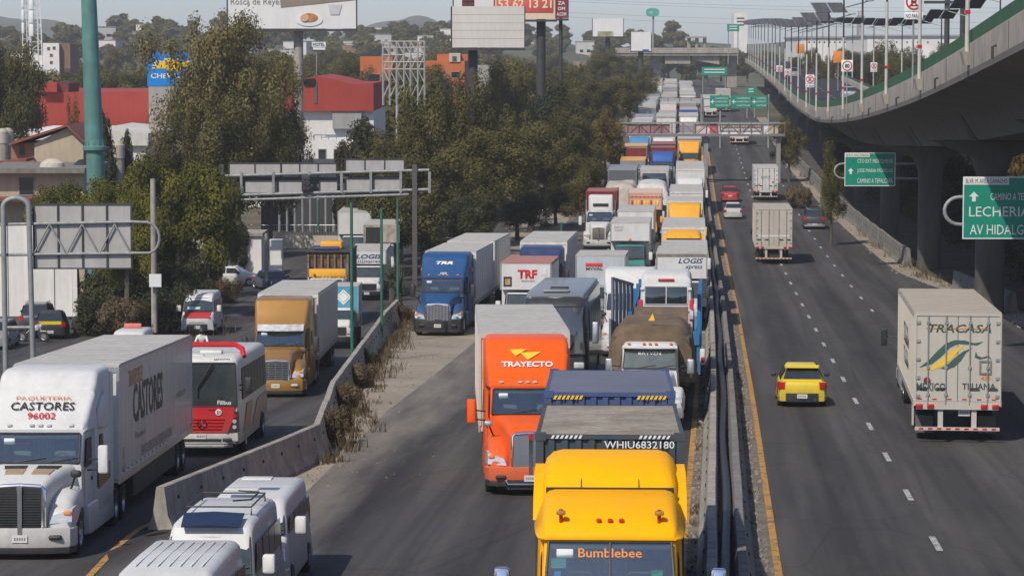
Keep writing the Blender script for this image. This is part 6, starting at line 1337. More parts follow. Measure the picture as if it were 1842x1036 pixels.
# ------------------------------------------------------------------ far hillside town
HILL = mat('hillside', (.075, .078, .045), .95, var=.35, scale=.02); MOUNT = mat('mountain', (.09, .09, .06), .95, var=.2, scale=.004)
def ridge(name, px0, px1, Y0, Y1, top, m, n=60):
    vs, fs = [], []; rows = 8; xs = np.linspace(px0, px1, n)
    for j in range(rows):
        t = j/(rows-1); Y = Y0+(Y1-Y0)*t
        for px in xs: zt = at(px, top(px), Y1).z; vs.append((at(px, 1, Y1).x, Y, (CZ-12)+(zt-CZ+12)*sstep(t)))
    for px in xs: vs.append((at(px, 1, Y1).x, Y1+(Y1-Y0)*.6, CZ-14))
    for j in range(rows):
        for i in range(n-1): fs.append((j*n+i, j*n+i+1, j*n+n+i+1, j*n+n+i))
    me = bpy.data.meshes.new(name); me.from_pydata(vs, [], fs); me.materials.append(m); me.polygons.foreach_set('use_smooth', [True]*len(fs)); return kind(link(me, name), 'structure')
def htop(px): return 72 + 8*math.sin(px*.013) + 5*math.sin(px*.041+1) + (6 if px > 620 else 0)
ridge('hill', -700, 1260, 760, 1250, htop, HILL)
ridge('hill', 1180, 2400, 900, 1500, lambda px: 76+4*math.sin(px*.02), HILL)
ridge('mountain', -900, 330, 1700, 2500, lambda px: 30+max(0, (px-30))*.16+4*math.sin(px*.05)+max(0, -px)*.02, MOUNT)
ridge('mountain', 560, 1100, 1700, 2550, lambda px: 28+abs(px-745)*.26+3*math.sin(px*.08), MOUNT)
HW = [wallm('house_a', (.55, .53, .5), .2), wallm('house_b', (.45, .38, .3), .2), wallm('house_c', (.36, .17, .11), .2), wallm('house_d', (.5, .3, .2), .2), wallm('house_e', (.62, .6, .57), .2)]
def house(w, d, h, m, k):
    b = MB().box(-w/2, w/2, 0, d, -2, h, m).box(-w/2-.2, w/2+.2, -.2, d+.2, h, h+.3, CONC); me = b.mesh('wall', False); v = MB()
    for i in range(2):
        for j in range(max(1, int(h/3))): v.box(-w*.32+i*w*.4, -w*.32+i*w*.4+w*.2, -.04, -.005, .9+j*2.9, 2.2+j*2.9, GLASS)
    return me, v.mesh('windows', False)
HP = [house(8, 8, 5.6, HW[0], 0), house(6.5, 8, 3.2, HW[1], 1), house(7, 7, 5.8, HW[2], 2), house(9, 8, 5.4, HW[3], 3), house(11, 9, 8.4, HW[4], 4)]
g = random.Random(5); kinds_ = ('white two storey house', 'small tan house', 'brick red house', 'peach two storey house', 'pale three storey block')
def hz(px, Y):  # height of hillside
    t = (Y-760)/490; zt = at(px, htop(px), 1250).z; return (CZ-12)+(zt-CZ+12)*sstep(t)
for i in range(95):
    px = g.choice((g.uniform(130, 330), g.uniform(590, 830), g.uniform(20, 1120))); Y = g.uniform(900, 1240); x = at(px, 1, 1250).x; k = g.choice((0, 0, 1, 1, 2, 3, 4)); z = hz(px, Y)
    r = thing('house', kinds_[k]+' on the distant hillside', 'house', 'hillside town: '+kinds_[k], (x, Y, z), g.uniform(-.5, .5)); s = g.uniform(.55, .95); r.scale = (s, s, s)
    link(HP[k][0], 'wall', r); link(HP[k][1], 'window', r)
def mass(name, items):
    V, T_ = [], []
    for me, x, y, z, sx, sz, rot in items:
        n = len(me.vertices); co = np.empty(n*3, np.float32); me.vertices.foreach_get('co', co); co = co.reshape(-1, 3); t = np.empty(n, np.float32); me.attributes['tone'].data.foreach_get('value', t)
        c, s_ = math.cos(rot), math.sin(rot); V.append(np.stack([x+(co[:, 0]*c-co[:, 1]*s_)*sx, y+(co[:, 0]*s_+co[:, 1]*c)*sx, z+co[:, 2]*sz], 1)); T_.append(np.clip(t+g.uniform(-.15, .15), 0, 1))
    V = np.concatenate(V).astype(np.float32); T_ = np.concatenate(T_).astype(np.float32); n = len(V)//4; me = bpy.data.meshes.new(name); me.vertices.add(n*4); me.vertices.foreach_set('co', V.ravel()); me.loops.add(n*4); me.loops.foreach_set('vertex_index', np.arange(n*4, dtype=np.int32)); me.polygons.add(n); me.polygons.foreach_set('loop_start', np.arange(0, n*4, 4, dtype=np.int32)); me.polygons.foreach_set('loop_total', np.full(n, 4, np.int32)); me.update(calc_edges=True)
    t = me.attributes.new('tone', 'FLOAT', 'POINT'); t.data.foreach_set('value', T_); return me
its = []
for i in range(240):
    px = g.uniform(-60, 1190); Y = g.uniform(820, 1250); x = at(px, 1, 1250).x; s_ = g.uniform(.6, 1.2); its.append((TREE['far' if g.random() < .65 else 'fardark'][0], x, Y, hz(px, Y)-.5, s_*1.5, s_, g.uniform(0, 6)))
me = mass('woodland', its); me.materials.append(LEAF['olive']); kind(link(me, 'woodland'), 'stuff')
for i in range(105):      # nearer band of trees behind the stores
    px = g.uniform(-40, 1060); Y = g.uniform(345, 740); x = at(px, 1, Y).x; key = g.choice(('olive', 'olive2', 'mix', 'euca', 'far', 'olive')); top = 100+g.uniform(-14, 30)+(Y-540)*-.05
    z = zland(x-xl(Y), Y)-.5; H = min(15, max(5, at(px, top, Y).z-z))
    r = thing('tree', 'one of the olive trees massed behind the stores and billboards', 'tree', 'trees massed behind the stores', (x, Y, z), g.uniform(0, 6)); r.scale = (H/10*g.uniform(.8, 1.15),)*2+(H/10.6,); link(TREE[key][0], 'crown', r); link(TREE[key][1], 'trunk', r)
for i in range(60):
    px = g.uniform(1120, 1900); Y = g.uniform(720, 1300); x = at(px, 1, Y).x; key = 'far' if g.random() < .7 else 'fardark'
    r = thing('tree', 'hazy tree beyond the overpass and the viaduct road', 'tree', 'trees beyond the overpass', (x, Y, CZ-7), g.uniform(0, 6)); s = g.uniform(.6, 1.0); r.scale = (s*1.3, s*1.3, s); link(TREE[key][0], 'crown', r); link(TREE[key][1], 'trunk', r)
for i in range(26):      # trees right of the viaduct
    Y = g.uniform(300, 560); u = g.uniform(26, 60); x = xl(Y)+u; r = thing('tree', 'one of the dark trees standing beyond the viaduct road', 'tree', 'trees beyond the viaduct road', (x, Y, zm(Y)+2), g.uniform(0, 6)); r.scale = (.9, .9, g.uniform(.5, .75)); key = g.choice(('olive', 'mix', 'shade')); link(TREE[key][0], 'crown', r); link(TREE[key][1], 'trunk', r)
for px, Y, top, w, k in ((1475, 470, 96, 60, 'olive'), (1505, 450, 88, 70, 'mix'), (1545, 430, 78, 80, 'shade'), (1590, 440, 66, 85, 'mix'), (1612, 420, 84, 80, 'olive'), (1650, 410, 88, 90, 'olive2'), (1695, 400, 92, 90, 'shade'), (1560, 500, 92, 80, 'olive'), (1440, 540, 92, 60, 'shade'), (1740, 390, 96, 90, 'olive'), (1800, 380, 90, 90, 'olive2'), (1460, 600, 84, 50, 'olive'), (1520, 590, 80, 60, 'olive2'), (1580, 580, 84, 60, 'olive'), (1640, 560, 80, 70, 'mix'), (1700, 540, 76, 70, 'olive')): T(k, px, Y, top, w, 'olive tree in the row behind the far lamps of the viaduct', 'tree', 'row of trees behind the viaduct lamps')
for p0, p1, pt, Y, lb in ((1560, 1775, 66, 620, 'long white warehouse with small windows behind the solar lamps'), (1440, 1560, 69, 700, 'second long white warehouse farther left behind the solar lamps')):
    h = thing('warehouse', lb, 'building'); blk(h, 'wall', p0, p1, pt, 110, Y, 40, WHW, CZ-7); blk(h, 'roof', p0-2, p1+2, pt-3, pt, Y-.5, 41, GRW)
    for i in range(10): px = p0+14+i*(p1-p0-28)/10; win(h, px, px+3, 75, 78, Y)
h = thing('tower_block', 'white tower block rising over the horizon beyond the viaduct', 'building'); Y = 1100; blk(h, 'wall', 1320, 1344, 24, 60, Y, 14, WHW, CZ-7); blk(h, 'roof', 1322, 1342, 22.5, 24, Y+1, 10, CRW)
for j in range(3): win(h, 1325, 1339, 32+j*6, 35+j*6, Y)
h = thing('tower', 'slender grey tower behind the no stopping sign', 'tower'); blk(h, 'wall', 1545, 1555, 28, 60, 900, 6, GRW, CZ-7); blk(h, 'cap', 1546, 1554, 20, 28, 901, 4, CRW)
r = thing('sign_bridge', 'dark overhead sign frame crossing the top right above the viaduct', 'gantry'); MB().box(at(1664, 1, 300).x, at(1762, 1, 300).x, 300, 300.8, at(1, 7, 300).z, at(1, 2, 300).z, DARK).build('beam', r)
for px in (1704, 1732): X = at(px, 1, 300.4).x; MB().cyl((X, 300.4, CZ-8), (X, 300.4, CZ+6), .3, DARK, 10).build('post', r)
h = thing('bridge', 'hazy flat bridge deck crossing at the horizon beyond the overpass', 'bridge'); MB().box(at(1235, 1, 900).x, at(1272, 1, 900).x, 900, 906, at(1, 69, 900).z, at(1, 66, 900).z, CONC).build('deck', h)
for px in (1240, 1254, 1268): X = at(px, 1, 902).x; MB().cyl((X, 902, CZ-9), (X, 902, at(1, 69, 900).z), .6, CONC, 8).build('pier', h)
# overhead wires
for i, (y0, y1) in enumerate(((2, 22), (-2, 14), (22, 40), (30, 52))):
    w_ = MB(); pts = []
    for t in np.linspace(0, 1, 13): q = at(1000+900*t, y0+(y1-y0)*t+14*4*t*(1-t)*.5, 760+20*i); pts.append(q)
    w_.tube(pts, .035, DARK, 4); tag(w_.build('power_line'), 'thin power line sagging across the sky above the road', 'wire', 'power lines across the sky')
# haze
hz_ = MB(); hz_.box(-1900, 1900, -70, 3050, CZ-40, CZ+150, None); hm = bpy.data.materials.new('haze_air'); hm.use_nodes = True; n = hm.node_tree.nodes; n.clear()
o_ = n.new('ShaderNodeOutputMaterial'); pv = n.new('ShaderNodeVolumePrincipled'); pv.inputs['Density'].default_value = .00018; pv.inputs['Color'].default_value = (.92, .95, 1.0, 1); pv.inputs['Anisotropy'].default_value = -.1
hm.node_tree.links.new(pv.outputs[0], o_.inputs['Volume']); hz_.mats = [hm]; kind(hz_.build('haze', smooth=False), 'stuff')
# ------------------------------------------------------------------ the vehicles
def lorry(label, name='articulated_lorry', cat='lorry', group=None): return thing(name, label, cat, group)
def fairtext(root, s, m, k, w, h, x=0, bold=.02, shear=0, par=None, dn=0.):
    ya, za, yb, zb = root['fair']; y = ya+(yb-ya)*k; z = za+(zb-za)*k; t = root['tilt']
    n = Vector((0, -math.cos(R(t)), math.sin(R(t)))); p = Vector((x, y, z))+n*.05
    return text(s, m, par or root, p, (90-t, 0, 0), w, h, bold=bold, shear=shear)
def hexa_fair(root, k, x, q, m, name):
    ya, za, yb, zb = root['fair']; t = R(root['tilt']); n = Vector((0, -math.cos(t), math.sin(t))); up = Vector((0, math.sin(t), math.cos(t))); c = Vector((x, ya+(yb-ya)*k, za+(zb-za)*k))
    MB().rings([[tuple(c+Vector((1, 0, 0))*a+up*b+n*e) for a, b in q] for e in (.03, .05)], m).build(name, root)
# --- white lorry, lower left
r = lorry('white bonneted lorry with black lettered box trailer at the lower left')
c2 = tractor(r, dict(col=WHITE_C, hood=2.15, sleeper=2.2, top=4.05, run=1.25, grille='kw', mirror=WHITE_C, bumper=WHITE_C, gdim=(.52, .62, 1.66), blister=True, skirt=WHITE_C))
for sx in (-1, 1):
    for q_, m_, nm in ((((.1, .95, 1.856), (.5, .95, 1.85), (.56, 1.45, 1.918), (.1, 1.45, 1.922)), mat('stripe_tan', (.36, .25, .15), .5), 'bonnet_stripe'), (((.12, 1.5, 1.928), (.6, 1.5, 1.918), (.66, 1.82, 1.958), (.12, 1.8, 1.966)), BLACK, 'bonnet_vent')):
        MB().hexa([(sx*x, y, z-.03) for x, y, z in q_]+[(sx*x, y, z+.016) for x, y, z in q_], m_).build(nm, r)
sidepane(r, 1, 1.215, [(3.75, 1.25), (5.6, 1.35), (5.6, 1.75), (3.75, 1.85)], m=mat('stripe_brown', (.22, .12, .05), .5), name='side_stripe', xt=1.2)
fairtext(r, 'PAQUETERIA', INKO, .53, 1.3, .13, -.02, .0); fairtext(r, 'CASTORES', INK, .39, 1.5, .25, -.02, .01); fairtext(r, '96002', INKR, .22, .66, .2, -.02, .01)
TS = mat('grey_trailer_side', (.52, .52, .52), .35, .2, .1, .06, .6, .35, (.34, .32, .30))
t = trailer(r, 6.55, 15.6, dict(side=TS, rooff=ROOF_W, skirt=DARK, edge=ALU, rail=ALU, z=(1.1, 4.02))); tx = 1.29+.006
MB().box(-1.285, 1.285, 6.53, 6.549, 1.2, 3.8, WHITE).build('front_wall', t)
text('CASTORES', INK, t, (tx, 12.2, 2.85), RIGHT, w=6.0, h=1.0, bold=.02); text('TRANSPORTES', INKO, t, (tx, 9.7, 3.55), RIGHT, w=2.7, h=.42, bold=.01); text('SERVICIO DIRECTO AL INTERIOR NACIONAL', INKGR, t, (tx, 14.0, 1.52), RIGHT, w=6.6, h=.26, bold=.01); text('Paqueteria', INKGR, t, (tx, 10.6, 1.98), RIGHT, w=2.0, h=.24); text('www.castores.com.mx', INKGR, t, (tx, 19.4, 2.45), RIGHT, w=2.2, h=.2); text('K', INKGR, t, (tx, 7.4, 1.75), RIGHT, h=.3); text('96', INKGR, t, (tx, 7.4, 1.35), RIGHT, h=.28)
d = MB()
for i in range(38): d.box(tx-.004, tx, 6.9+i*.4, 7.1+i*.4, 1.29, 1.335, LAMP_R if i % 2 else SIGNW)
d.build('reflective_tape', t); MB().prx([(6.45, 3.85), (6.53, 3.85), (6.53, 3.95), (6.47, 3.95)], -.13, .13, mat('blue_emblem', (.05, .12, .3), .4)).build('emblem', t)
sd = MB()
for i in range(1, 13): y = 6.55+i*1.2; sd.box(1.287, 1.294, y-.012, y+.012, 1.27, 3.8, ALU)
sd.build('seam', t)
put(r, 0, 61.4, True, x=-11.0)
# --- orange lorry
r = lorry('bright orange bonneted lorry with yellow arrow emblem pulling a dusty white trailer')
tractor(r, dict(col=ORANGE, hood=2.2, sleeper=2.2, top=3.95, run=1.15, grille='mesh', gmesh=ALU, mirror=ORANGE, hmir=ALU, bumper=ORANGE, gdim=(.46, .62, 1.66), bz=(.42, .8), skirt=ORANGE, mx=1.55))
MB().prz([(-.7, .3), (-.62, -.0), (.62, -.0), (.7, .3)], .2, .46, BLACK, .02).build('air_dam', r)
MB().tube([(-.68, .1, .5), (-.6, -.03, .34), (.6, -.03, .34), (.68, .1, .5)], .03, CHROME, 6).build('bumper_trim', r)
fairtext(r, 'TRAYECTO', SIGNW, .46, 1.42, .2, .0, .03); hexa_fair(r, .72, -.18, [(-.3, .12), (-.14, -.12), (.18, .14)], INKY, 'emblem'); hexa_fair(r, .66, .14, [(-.32, .1), (-.12, -.16), (.26, .14)], INKY, 'emblem')
sidepane(r, -1, 1.216, [(4.3, 2.75), (4.9, 2.75), (4.8, 3.15), (4.4, 3.1)], m=mat('olive_emblem', (.35, .3, .05), .5), name='side_emblem', xt=1.2)
TO = mat('cream_trailer', (.58, .54, .48), .5, 0, 0, .08, .8, .55, (.26, .21, .16)); t = trailer(r, 6.6, 14.5, dict(side=TO, rooff=ROOF_W, edge=TO, rail=ROOF_B, ribs=1.2, z=(1.1, 3.98)))
for i, ch in enumerate('53244'): text(ch, INK, t, (-1.12, 6.555, 3.45-i*.3), FRONT, w=.13, h=.2, bold=.01)
MB().box(-.18, -.02, 6.52, 6.57, 3.8, 3.87, BLUE).box(.02, .13, 6.52, 6.57, 3.8, 3.87, LAMP_R).build('roof_marker', t)
put(r, -6.22, 72.8, yaw=5.4)
# --- yellow lorry in front
r = lorry('yellow bonneted lorry with roof deflector carrying two shipping containers, nearest in the queue')
c2 = tractor(r, dict(col=YELLOW, style='classic', roof='scoop', hood=2.25, sleeper=2.4, fz=2.86, grille='classic', mirror=CHROME, mx=1.62, bumper=CHROME))
text('Bumblebee', INKO, r, (0, 2.62, 2.62), (58, 0, 0), w=.95, h=.16, bold=.01)
for x, z, w_, m_ in ((-.72, 2.46, .16, mat('sticker_teal', (.05, .3, .32), .5)), (-.76, 2.28, .07, mat('sticker_blue', (.03, .15, .4), .5)), (.74, 2.3, .12, SIGNG)): MB().hexa([(x-w_, 2.71-(2.63-z)*.87-.06, z-.07), (x+w_*.4, 2.71-(2.63-z)*.87-.065, z-.07), (x+w_*.4, 2.71-(2.63-z)*.87-.05, z-.07), (x-w_, 2.71-(2.63-z)*.87-.045, z-.07), (x-w_, 2.71-(2.63-z)*.87+.06, z+.07), (x+w_*.4, 2.71-(2.63-z)*.87+.055, z+.07), (x+w_*.4, 2.71-(2.63-z)*.87+.07, z+.07), (x-w_, 2.71-(2.63-z)*.87+.075, z+.07)], m_).build('sticker', r)
CB = mat('container_dark_blue', (.035, .055, .07), .6, .0, 0, .2, 1.2, .65, (.10, .075, .055)); CR = mat('rusty_container_roof', (.27, .24, .20), .75, 0, 0, .3, .9, .8, (.15, .10, .07)); CBL = mat('container_blue', (.045, .075, .19), .55, 0, 0, .12, .8, .35, (.12, .11, .11)); CBR = mat('blue_container_roof', (.115, .128, .18), .65, 0, 0, .1, .5, .35, (.2, .18, .17))
k = container(r, c2+.75, 6.06, CB, CR, 1.5, 4.12); text('WHIU6832180', SIGNW, k, (.48, c2+.75+.008, 3.925), FRONT, w=1.15, h=.13, bold=.01)
hz1 = MB()
for sx in (-1, 1):
    for i in range(7): x = sx*.72-.25+i*.075; hz1.hexa([(x, c2+.735, 4.03), (x+.04, c2+.735, 4.03), (x+.04, c2+.748, 4.03), (x, c2+.748, 4.03), (x+.03, c2+.735, 4.09), (x+.07, c2+.735, 4.09), (x+.07, c2+.748, 4.09), (x+.03, c2+.748, 4.09)], SIGNW)
hz1.build('stripe_mark', k)
k = container(r, c2+7.55, 6.06, CBL, CBR, 1.5, 4.3); hz1 = MB()
for sx in (-1, 1):
    for i in range(7): x = sx*.78-.28+i*.08; hz1.hexa([(x, c2+7.54, 4.14), (x+.05, c2+7.54, 4.14), (x+.05, c2+7.548, 4.14), (x, c2+7.548, 4.14), (x+.04, c2+7.54, 4.22), (x+.09, c2+7.54, 4.22), (x+.09, c2+7.548, 4.22), (x+.04, c2+7.548, 4.22)], INKY)
hz1.build('stripe_mark', k)
MB().box(-1.2, 1.2, c2+.7, c2+13.7, 1.3, 1.48, DARK).box(-.5, .5, c2+.3, c2+13.6, 1.05, 1.3, DARK).build('container_chassis', r)
for y in (c2+10.6, c2+11.9):
    for sx in (-1, 1): wheel(r, sx*.92, y, .5, .26, ALU, True)
put(r, -2.93, 41.3, yaw=2.2); r.scale = (1.07, 1, 1)
# --- blue double lorry on the dirt
r = lorry('blue bonneted lorry pulling two dusty white trailers off the dirt strip')
tractor(r, dict(col=BLUE, style='pro', hood=2.2, sleeper=2.2, top=3.85, run=1.0, grille='pro', mirror=BLACK, bumper=BLACK, bz=(.32, .82), mark=LAMP_A, gmesh=mat('grille_dark', (.06, .055, .05), .5), skirt=BLUE))
fairtext(r, 'TRR', SIGNW, .62, .85, .2, 0, .05, .3); fairtext(r, '103', SIGNW, .14, .3, .13, 0, .02)
for sx in (-1, 1): MB().rbox(sx*1.24-.06, sx*1.24+.06, 4.6, 4.75, 2.9, 3.08, LAMP_A, .03).build('marker_light', r)
trailer(r, 6.5, 10.6, dict(z=(1.15, 3.82), edge=TRAILER_W, ribs=1.3)); trailer(r, 18.0, 11.5, dict(z=(1.15, 3.86), edge=TRAILER_W, ribs=1.3))
put(r, 0, 134.5, x=-3.62); r.rotation_euler[2] = -.075
# --- bronze lorry, side road
r = lorry('golden bronze lorry with grey trailer following the red and white bus')
tractor(r, dict(col=BRONZE, style='casc', hood=2.1, sleeper=2.2, top=3.95, run=.9, grille='casc', mirror=BLACK, bumper=BRONZE, visor=mat('silver_visor', (.6, .6, .6), .4, .3, var=.25, scale=5), skirt=BRONZE))
trailer(r, 6.5, 13.4, dict(side=mat('grey_trailer', (.42, .415, .40), .5, 0, .1, .08, .8, .5, (.2, .18, .15)), z=(1.12, 4.0), edge=TRAILER_W)); put(r, 0, 113.5, True, x=-9.72)
# --- navy lorry lane C, classic white etc.
def semi(label, u, Y, spec, tr=None, lo=True, L=12, cont=None, x=None):
    r = lorry(label); spec.setdefault('hood', 2.1); spec.setdefault('sleeper', 2.0); tractor(r, spec, lo); y0 = r['back']+.75
    if tr is not None: trailer(r, y0, L, tr, lo)
    put(r, u, Y, x=x); return r
NAVY = paint('navy', (.025, .045, .13)); GREY = paint('grey', (.30, .31, .32)); MAROON = paint('maroon', (.22, .03, .035)); TEALP = paint('green_teal', (.04, .27, .24)); SILVER = mat('paint_silver', (.42, .43, .44), .35, .5, .3, .06, 1, .25); BLUE2 = paint('mid_blue', (.015, .10, .38)); YEL2 = paint('golden_yellow', (.75, .36, .02), .2)
semi('navy lorry with a ribbed pale trailer behind the white lorry with red letters', -10.75, 148, dict(col=NAVY, style='casc', top=3.55, run=.9), dict(z=(1.1, 3.75), ribs=.7, edge=TRAILER_W), False, 13)
r = semi('white bonneted lorry with upright grey grille, alone by the trees', -9.55, 211, dict(col=WHITE_C, style='classic', roof='flat', sleeper=.6, bumper=WHITE_C, mirror=WHITE_C, gmesh=mat('grille_grey', (.30, .27, .23), .6), gframe=WHITE_C), None, False)
MB().rbox(-.95, .95, 5.0, 6.2, .9, 3.9, WHITE_C, .15).box(-.6, .6, 4.98, 5.0, 3.0, 3.25, BLACK).build('sleeper_pod', r); k = container(r, 6.4, 6.0, MAROON, mat('faded_red_roof', (.30, .12, .10), .7, var=.2, dirt=.4), 1.2, 4.15, lo=True)
semi('yellow lorry with broad plain fairing beside the divider, mid queue', -3.0, 197, dict(col=YEL2, style='kw', top=4.0, run=.75, mirror=YEL2, skirt=YEL2), dict(z=(1.1, 4.1), edge=TRAILER_W), True, 7)
t = trailer(bpy.data.objects[COL.objects[-1].name] if 0 else lorry('white trailer lorry close behind the plain yellow lorry'), 0.6, 12, dict(z=(1.1, 4.05), edge=TRAILER_W), True); o = t.parent; tractor(o, dict(col=WHITE, hood=1.9, sleeper=1.6, top=3.6), True); t.location = (0, 5.9, 0); put(o, -2.9, 213)
semi('white lorry with a low orange yellow roof deflector next to the divider', -3.0, 160, dict(col=WHITE, style='classic', roof='scoop', hood=1.9, sleeper=2.0, mirror=WHITE), dict(z=(1.1, 4.05), edge=TRAILER_W), True, 13)
for o in list(COL.objects):
    if o.parent and o.parent.get('label', '').startswith('white lorry with a low orange') and (o.name.startswith('roof_deflector') or o.name.startswith('deflector_wing')): o.data.materials[0] = YEL2
semi('white high fronted lorry with a rounded fairing, behind the parked silver car', -2.5, 249, dict(col=WHITE_C, top=3.4, run=1.0, mirror=WHITE_C, skirt=WHITE_C), dict(z=(1.1, 4.15), edge=TRAILER_W, side=WHITE_C), True, 13)
semi('yellow lorry just beyond the footbridge, next to the divider', -2.5, 306, dict(col=YEL2, style='classic', top=3.9, run=.8, mirror=YEL2, grille='classic'), dict(z=(1.1, 4.1)), True, 12)
semi('dark blue bonneted lorry without fairing in the middle lane', -5.3, 274, dict(col=NAVY, style='classic', roof='flat', sleeper=1.2, mirror=ALU), dict(z=(1.1, 2.6), side=NAVY, rooff=GREY), True, 6)
semi('bright blue fronted lorry with a red trailer below the footbridge', -5.3, 290, dict(col=BLUE2, style='casc', top=3.6, run=.5, mirror=TEALP), dict(z=(1.1, 4.0), side=MAROON, rooff=mat('faded_red_roof', (.3, .12, .1), .7), edge=MAROON), True, 12)
semi('white lorry with long trailer below the footbridge, middle lane', -5.4, 313, dict(col=WHITE, top=3.8, run=.7), dict(z=(1.1, 4.1)), True, 14)
semi('white and sky blue lorry under the trees at the footbridge', -8.3, 322, dict(col=paint('sky_blue', (.06, .22, .42)), top=3.5, run=.6), dict(z=(1.1, 4.05), side=WHITE, rooff=GREY), True, 12)
r = semi('white sleeper cab lorry squeezed behind the carried van', -5.15, 121.5, dict(col=WHITE_C, top=3.75, run=1.2, mirror=WHITE_C, style='casc', sleeper=2.0), None, False)
# --- box lorries
def bt(label, u, Y, s, lo=True, left=False, x=None, name='box_lorry'):
    r = thing(name, label, 'lorry'); bo = boxtruck(r, s, lo); put(r, u, Y, left, x=x); return r, bo
r, bo = bt('white box lorry with red TRF letters over its cab', -10.25, 130, dict(col=WHITE_C, box=WHITE_C, hood=.45, over=1.0, z1=3.75, w=1.2, L=6.0, zc=2.35, belt=1.5, bumper=WHITE_C, rooff=mat('pink_roof', (.40, .17, .14), .7, var=.15, dirt=.3), mirror=WHITE_C), False)
yb = r['yb']-.006; text('TRF', INKR, bo, (.08, yb, 3.2), FRONT, w=.92, h=.42, bold=.05); text('MUDANZAS', INKGR, bo, (.12, yb, 2.88), FRONT, w=.62, h=.09, bold=.01)
MB().box(-1.05, -.66, yb-.01, yb, 2.62, 3.08, BLACK).build('crest_picture', bo); MB().box(-.98, -.73, yb-.02, yb-.011, 2.7, 2.98, mat('crest_tan', (.4, .27, .12), .6, var=.5, scale=8)).build('crest_figure', bo); MB().box(.72, 1.0, yb-.015, yb, 3.15, 3.5, WHITE).build('vent', bo)
r, bo = bt('white box lorry with navy express lettering on its box, against the divider', -2.95, 137, dict(col=WHITE_C, box=WHITE_C, hood=1.3, over=.9, z1=3.85, w=1.27, L=7.2, bumper=WHITE_C, rooff=ROOF_W), False)
yb = r['yb']-.006; text('LOGIS', INKB, bo, (.45, yb, 3.45), FRONT, w=1.25, h=.26, shear=.3, bold=.02); text('xpress', INKB, bo, (.6, yb, 3.1), FRONT, w=.85, h=.22, shear=.2, bold=.01)
MB().box(-1.22, 1.22, yb-.004, yb+.004, 3.64, 3.78, CONC_D).build('grime_strip', bo)
r, bo = bt('white box lorry with blue express lettering on the side road', 0, 182, dict(col=WHITE_C, box=WHITE_C, hood=1.4, over=.9, z1=3.25, w=1.2, L=6.5, zc=2.2, belt=1.45, bumper=BLACK, gbar=BLACK), False, True, -9.55)
yb = r['yb']-.006; text('LOGIS', INKB, bo, (.05, yb, 2.82), FRONT, w=1.75, h=.3, shear=.3, bold=.03); text('))))xpress', INKB, bo, (.12, yb, 2.48), FRONT, w=1.75, h=.24, shear=.15, bold=.01)
r, bo = bt('pale box lorry with a small red mark and chrome grille, right of the grey coach', -7.05, 136.5, dict(col=SILVER, box=mat('pale_blue_box', (.46, .49, .52), .5, 0, .1, .06, .8, .3), hood=1.7, over=.0, z1=3.7, w=1.25, L=5.5, z0=1.4, bumper=RUST, gbar=CHROME, zc=2.2), False)
yb = r['yb']; MB().rbox(-.75, .1, yb+.0-.02, yb-.004, 3.12, 3.3, mat('red_mark', (.55, .03, .03), .5), .01).build('red_mark', bo); text('MYVAL', INK, bo, (-.3, yb-.006, 3.0), FRONT, w=.85, h=.13, bold=.03)
r, bo = bt('white box lorry with a green cab in the middle lane', -6.4, 175, dict(col=TEALP, box=WHITE_C, hood=.4, over=1.0, z1=3.85, w=1.25, L=7, zc=2.45, oz=.12, belt=1.55, mirror=WHITE), False)
yb = r['yb']-.006; text('DAVID\nCORP', INKGR, bo, (-.72, yb, 3.45), FRONT, w=.6, h=.32); MB().rbox(-.08, .08, yb-.02, yb, 2.7, 2.85, INKO, .03).build('badge', bo)
bt('plain white box lorry behind the green cab lorry', -6.4, 192, dict(col=WHITE, box=WHITE, hood=.4, over=.9, z1=3.8, w=1.28, L=9))
bt('grey roofed box lorry between two divider lorries', -2.9, 149.3, dict(col=WHITE, box=WHITE, hood=.2, z1=3.7, w=1.24, L=6))
r, bo = bt('orange and pink fringed canopy lorry in the middle lane', -6.15, 219, dict(col=YEL2, box=mat('pink_canopy', (.62, .36, .25), .7, var=.12, scale=1), hood=.3, over=.9, z1=3.9, w=1.3, L=7, mirror=YEL2, rooff=mat('pale_pink_roof', (.62, .45, .36), .7)))
yb = r['yb']; f = MB()
for i in range(16): x = -1.26+i*.158; f.pry([(x, 3.62), (x+.15, 3.62), (x+.075, 3.45)], yb-.03, yb-.005, INKR if i % 2 else INKO)
f.build('fringe', bo); f = MB()
for i in range(9): f.rbox(-1.1+i*.25, -.95+i*.25, yb-.03, yb-.006, 2.9, 3.3, INKY if i % 3 else INKR, .04)
f.build('painted_motif', bo); sidepane(bo, 1, 1.3, [(r['yb']+.1, 1.3), (r['len']-.1, 1.3), (r['len']-.1, 3.4), (r['yb']+1, 3.4)], m=YEL2, name='side_band')
bt('cream box lorry with a dark front panel, middle lane', -5.8, 254, dict(col=WHITE, box=mat('cream_box', (.55, .50, .43), .6, var=.08, dirt=.3), hood=.3, z1=3.95, w=1.3, L=8, over=.3, oz=.9)); r = COL.objects[-1]
q_ = [o for o in COL.objects if o.get('label', '') == 'cream box lorry with a dark front panel, middle lane'][0]; bo_ = [o for o in COL.objects if o.parent == q_ and o.name.startswith('cargo_box')][0]
yb = q_['yb']; MB().rbox(-1.08, 1.08, yb-.03, yb-.004, 2.45, 3.72, GLASS, .02).build('dark_panel', bo_); MB().box(-.25, .2, yb-.05, yb-.031, 2.5, 2.85, SIGNW).build('label_plate', bo_)
r, bo = bt('silver fronted lorry with dark lettering below the trees', -8.25, 280, dict(col=SILVER, box=SILVER, hood=.3, over=.9, z1=3.5, w=1.25, L=6, rooff=YEL2)); text('ALFARO', INK, bo, (0, r['yb']-.006, 3.0), FRONT, w=1.5, h=.22)
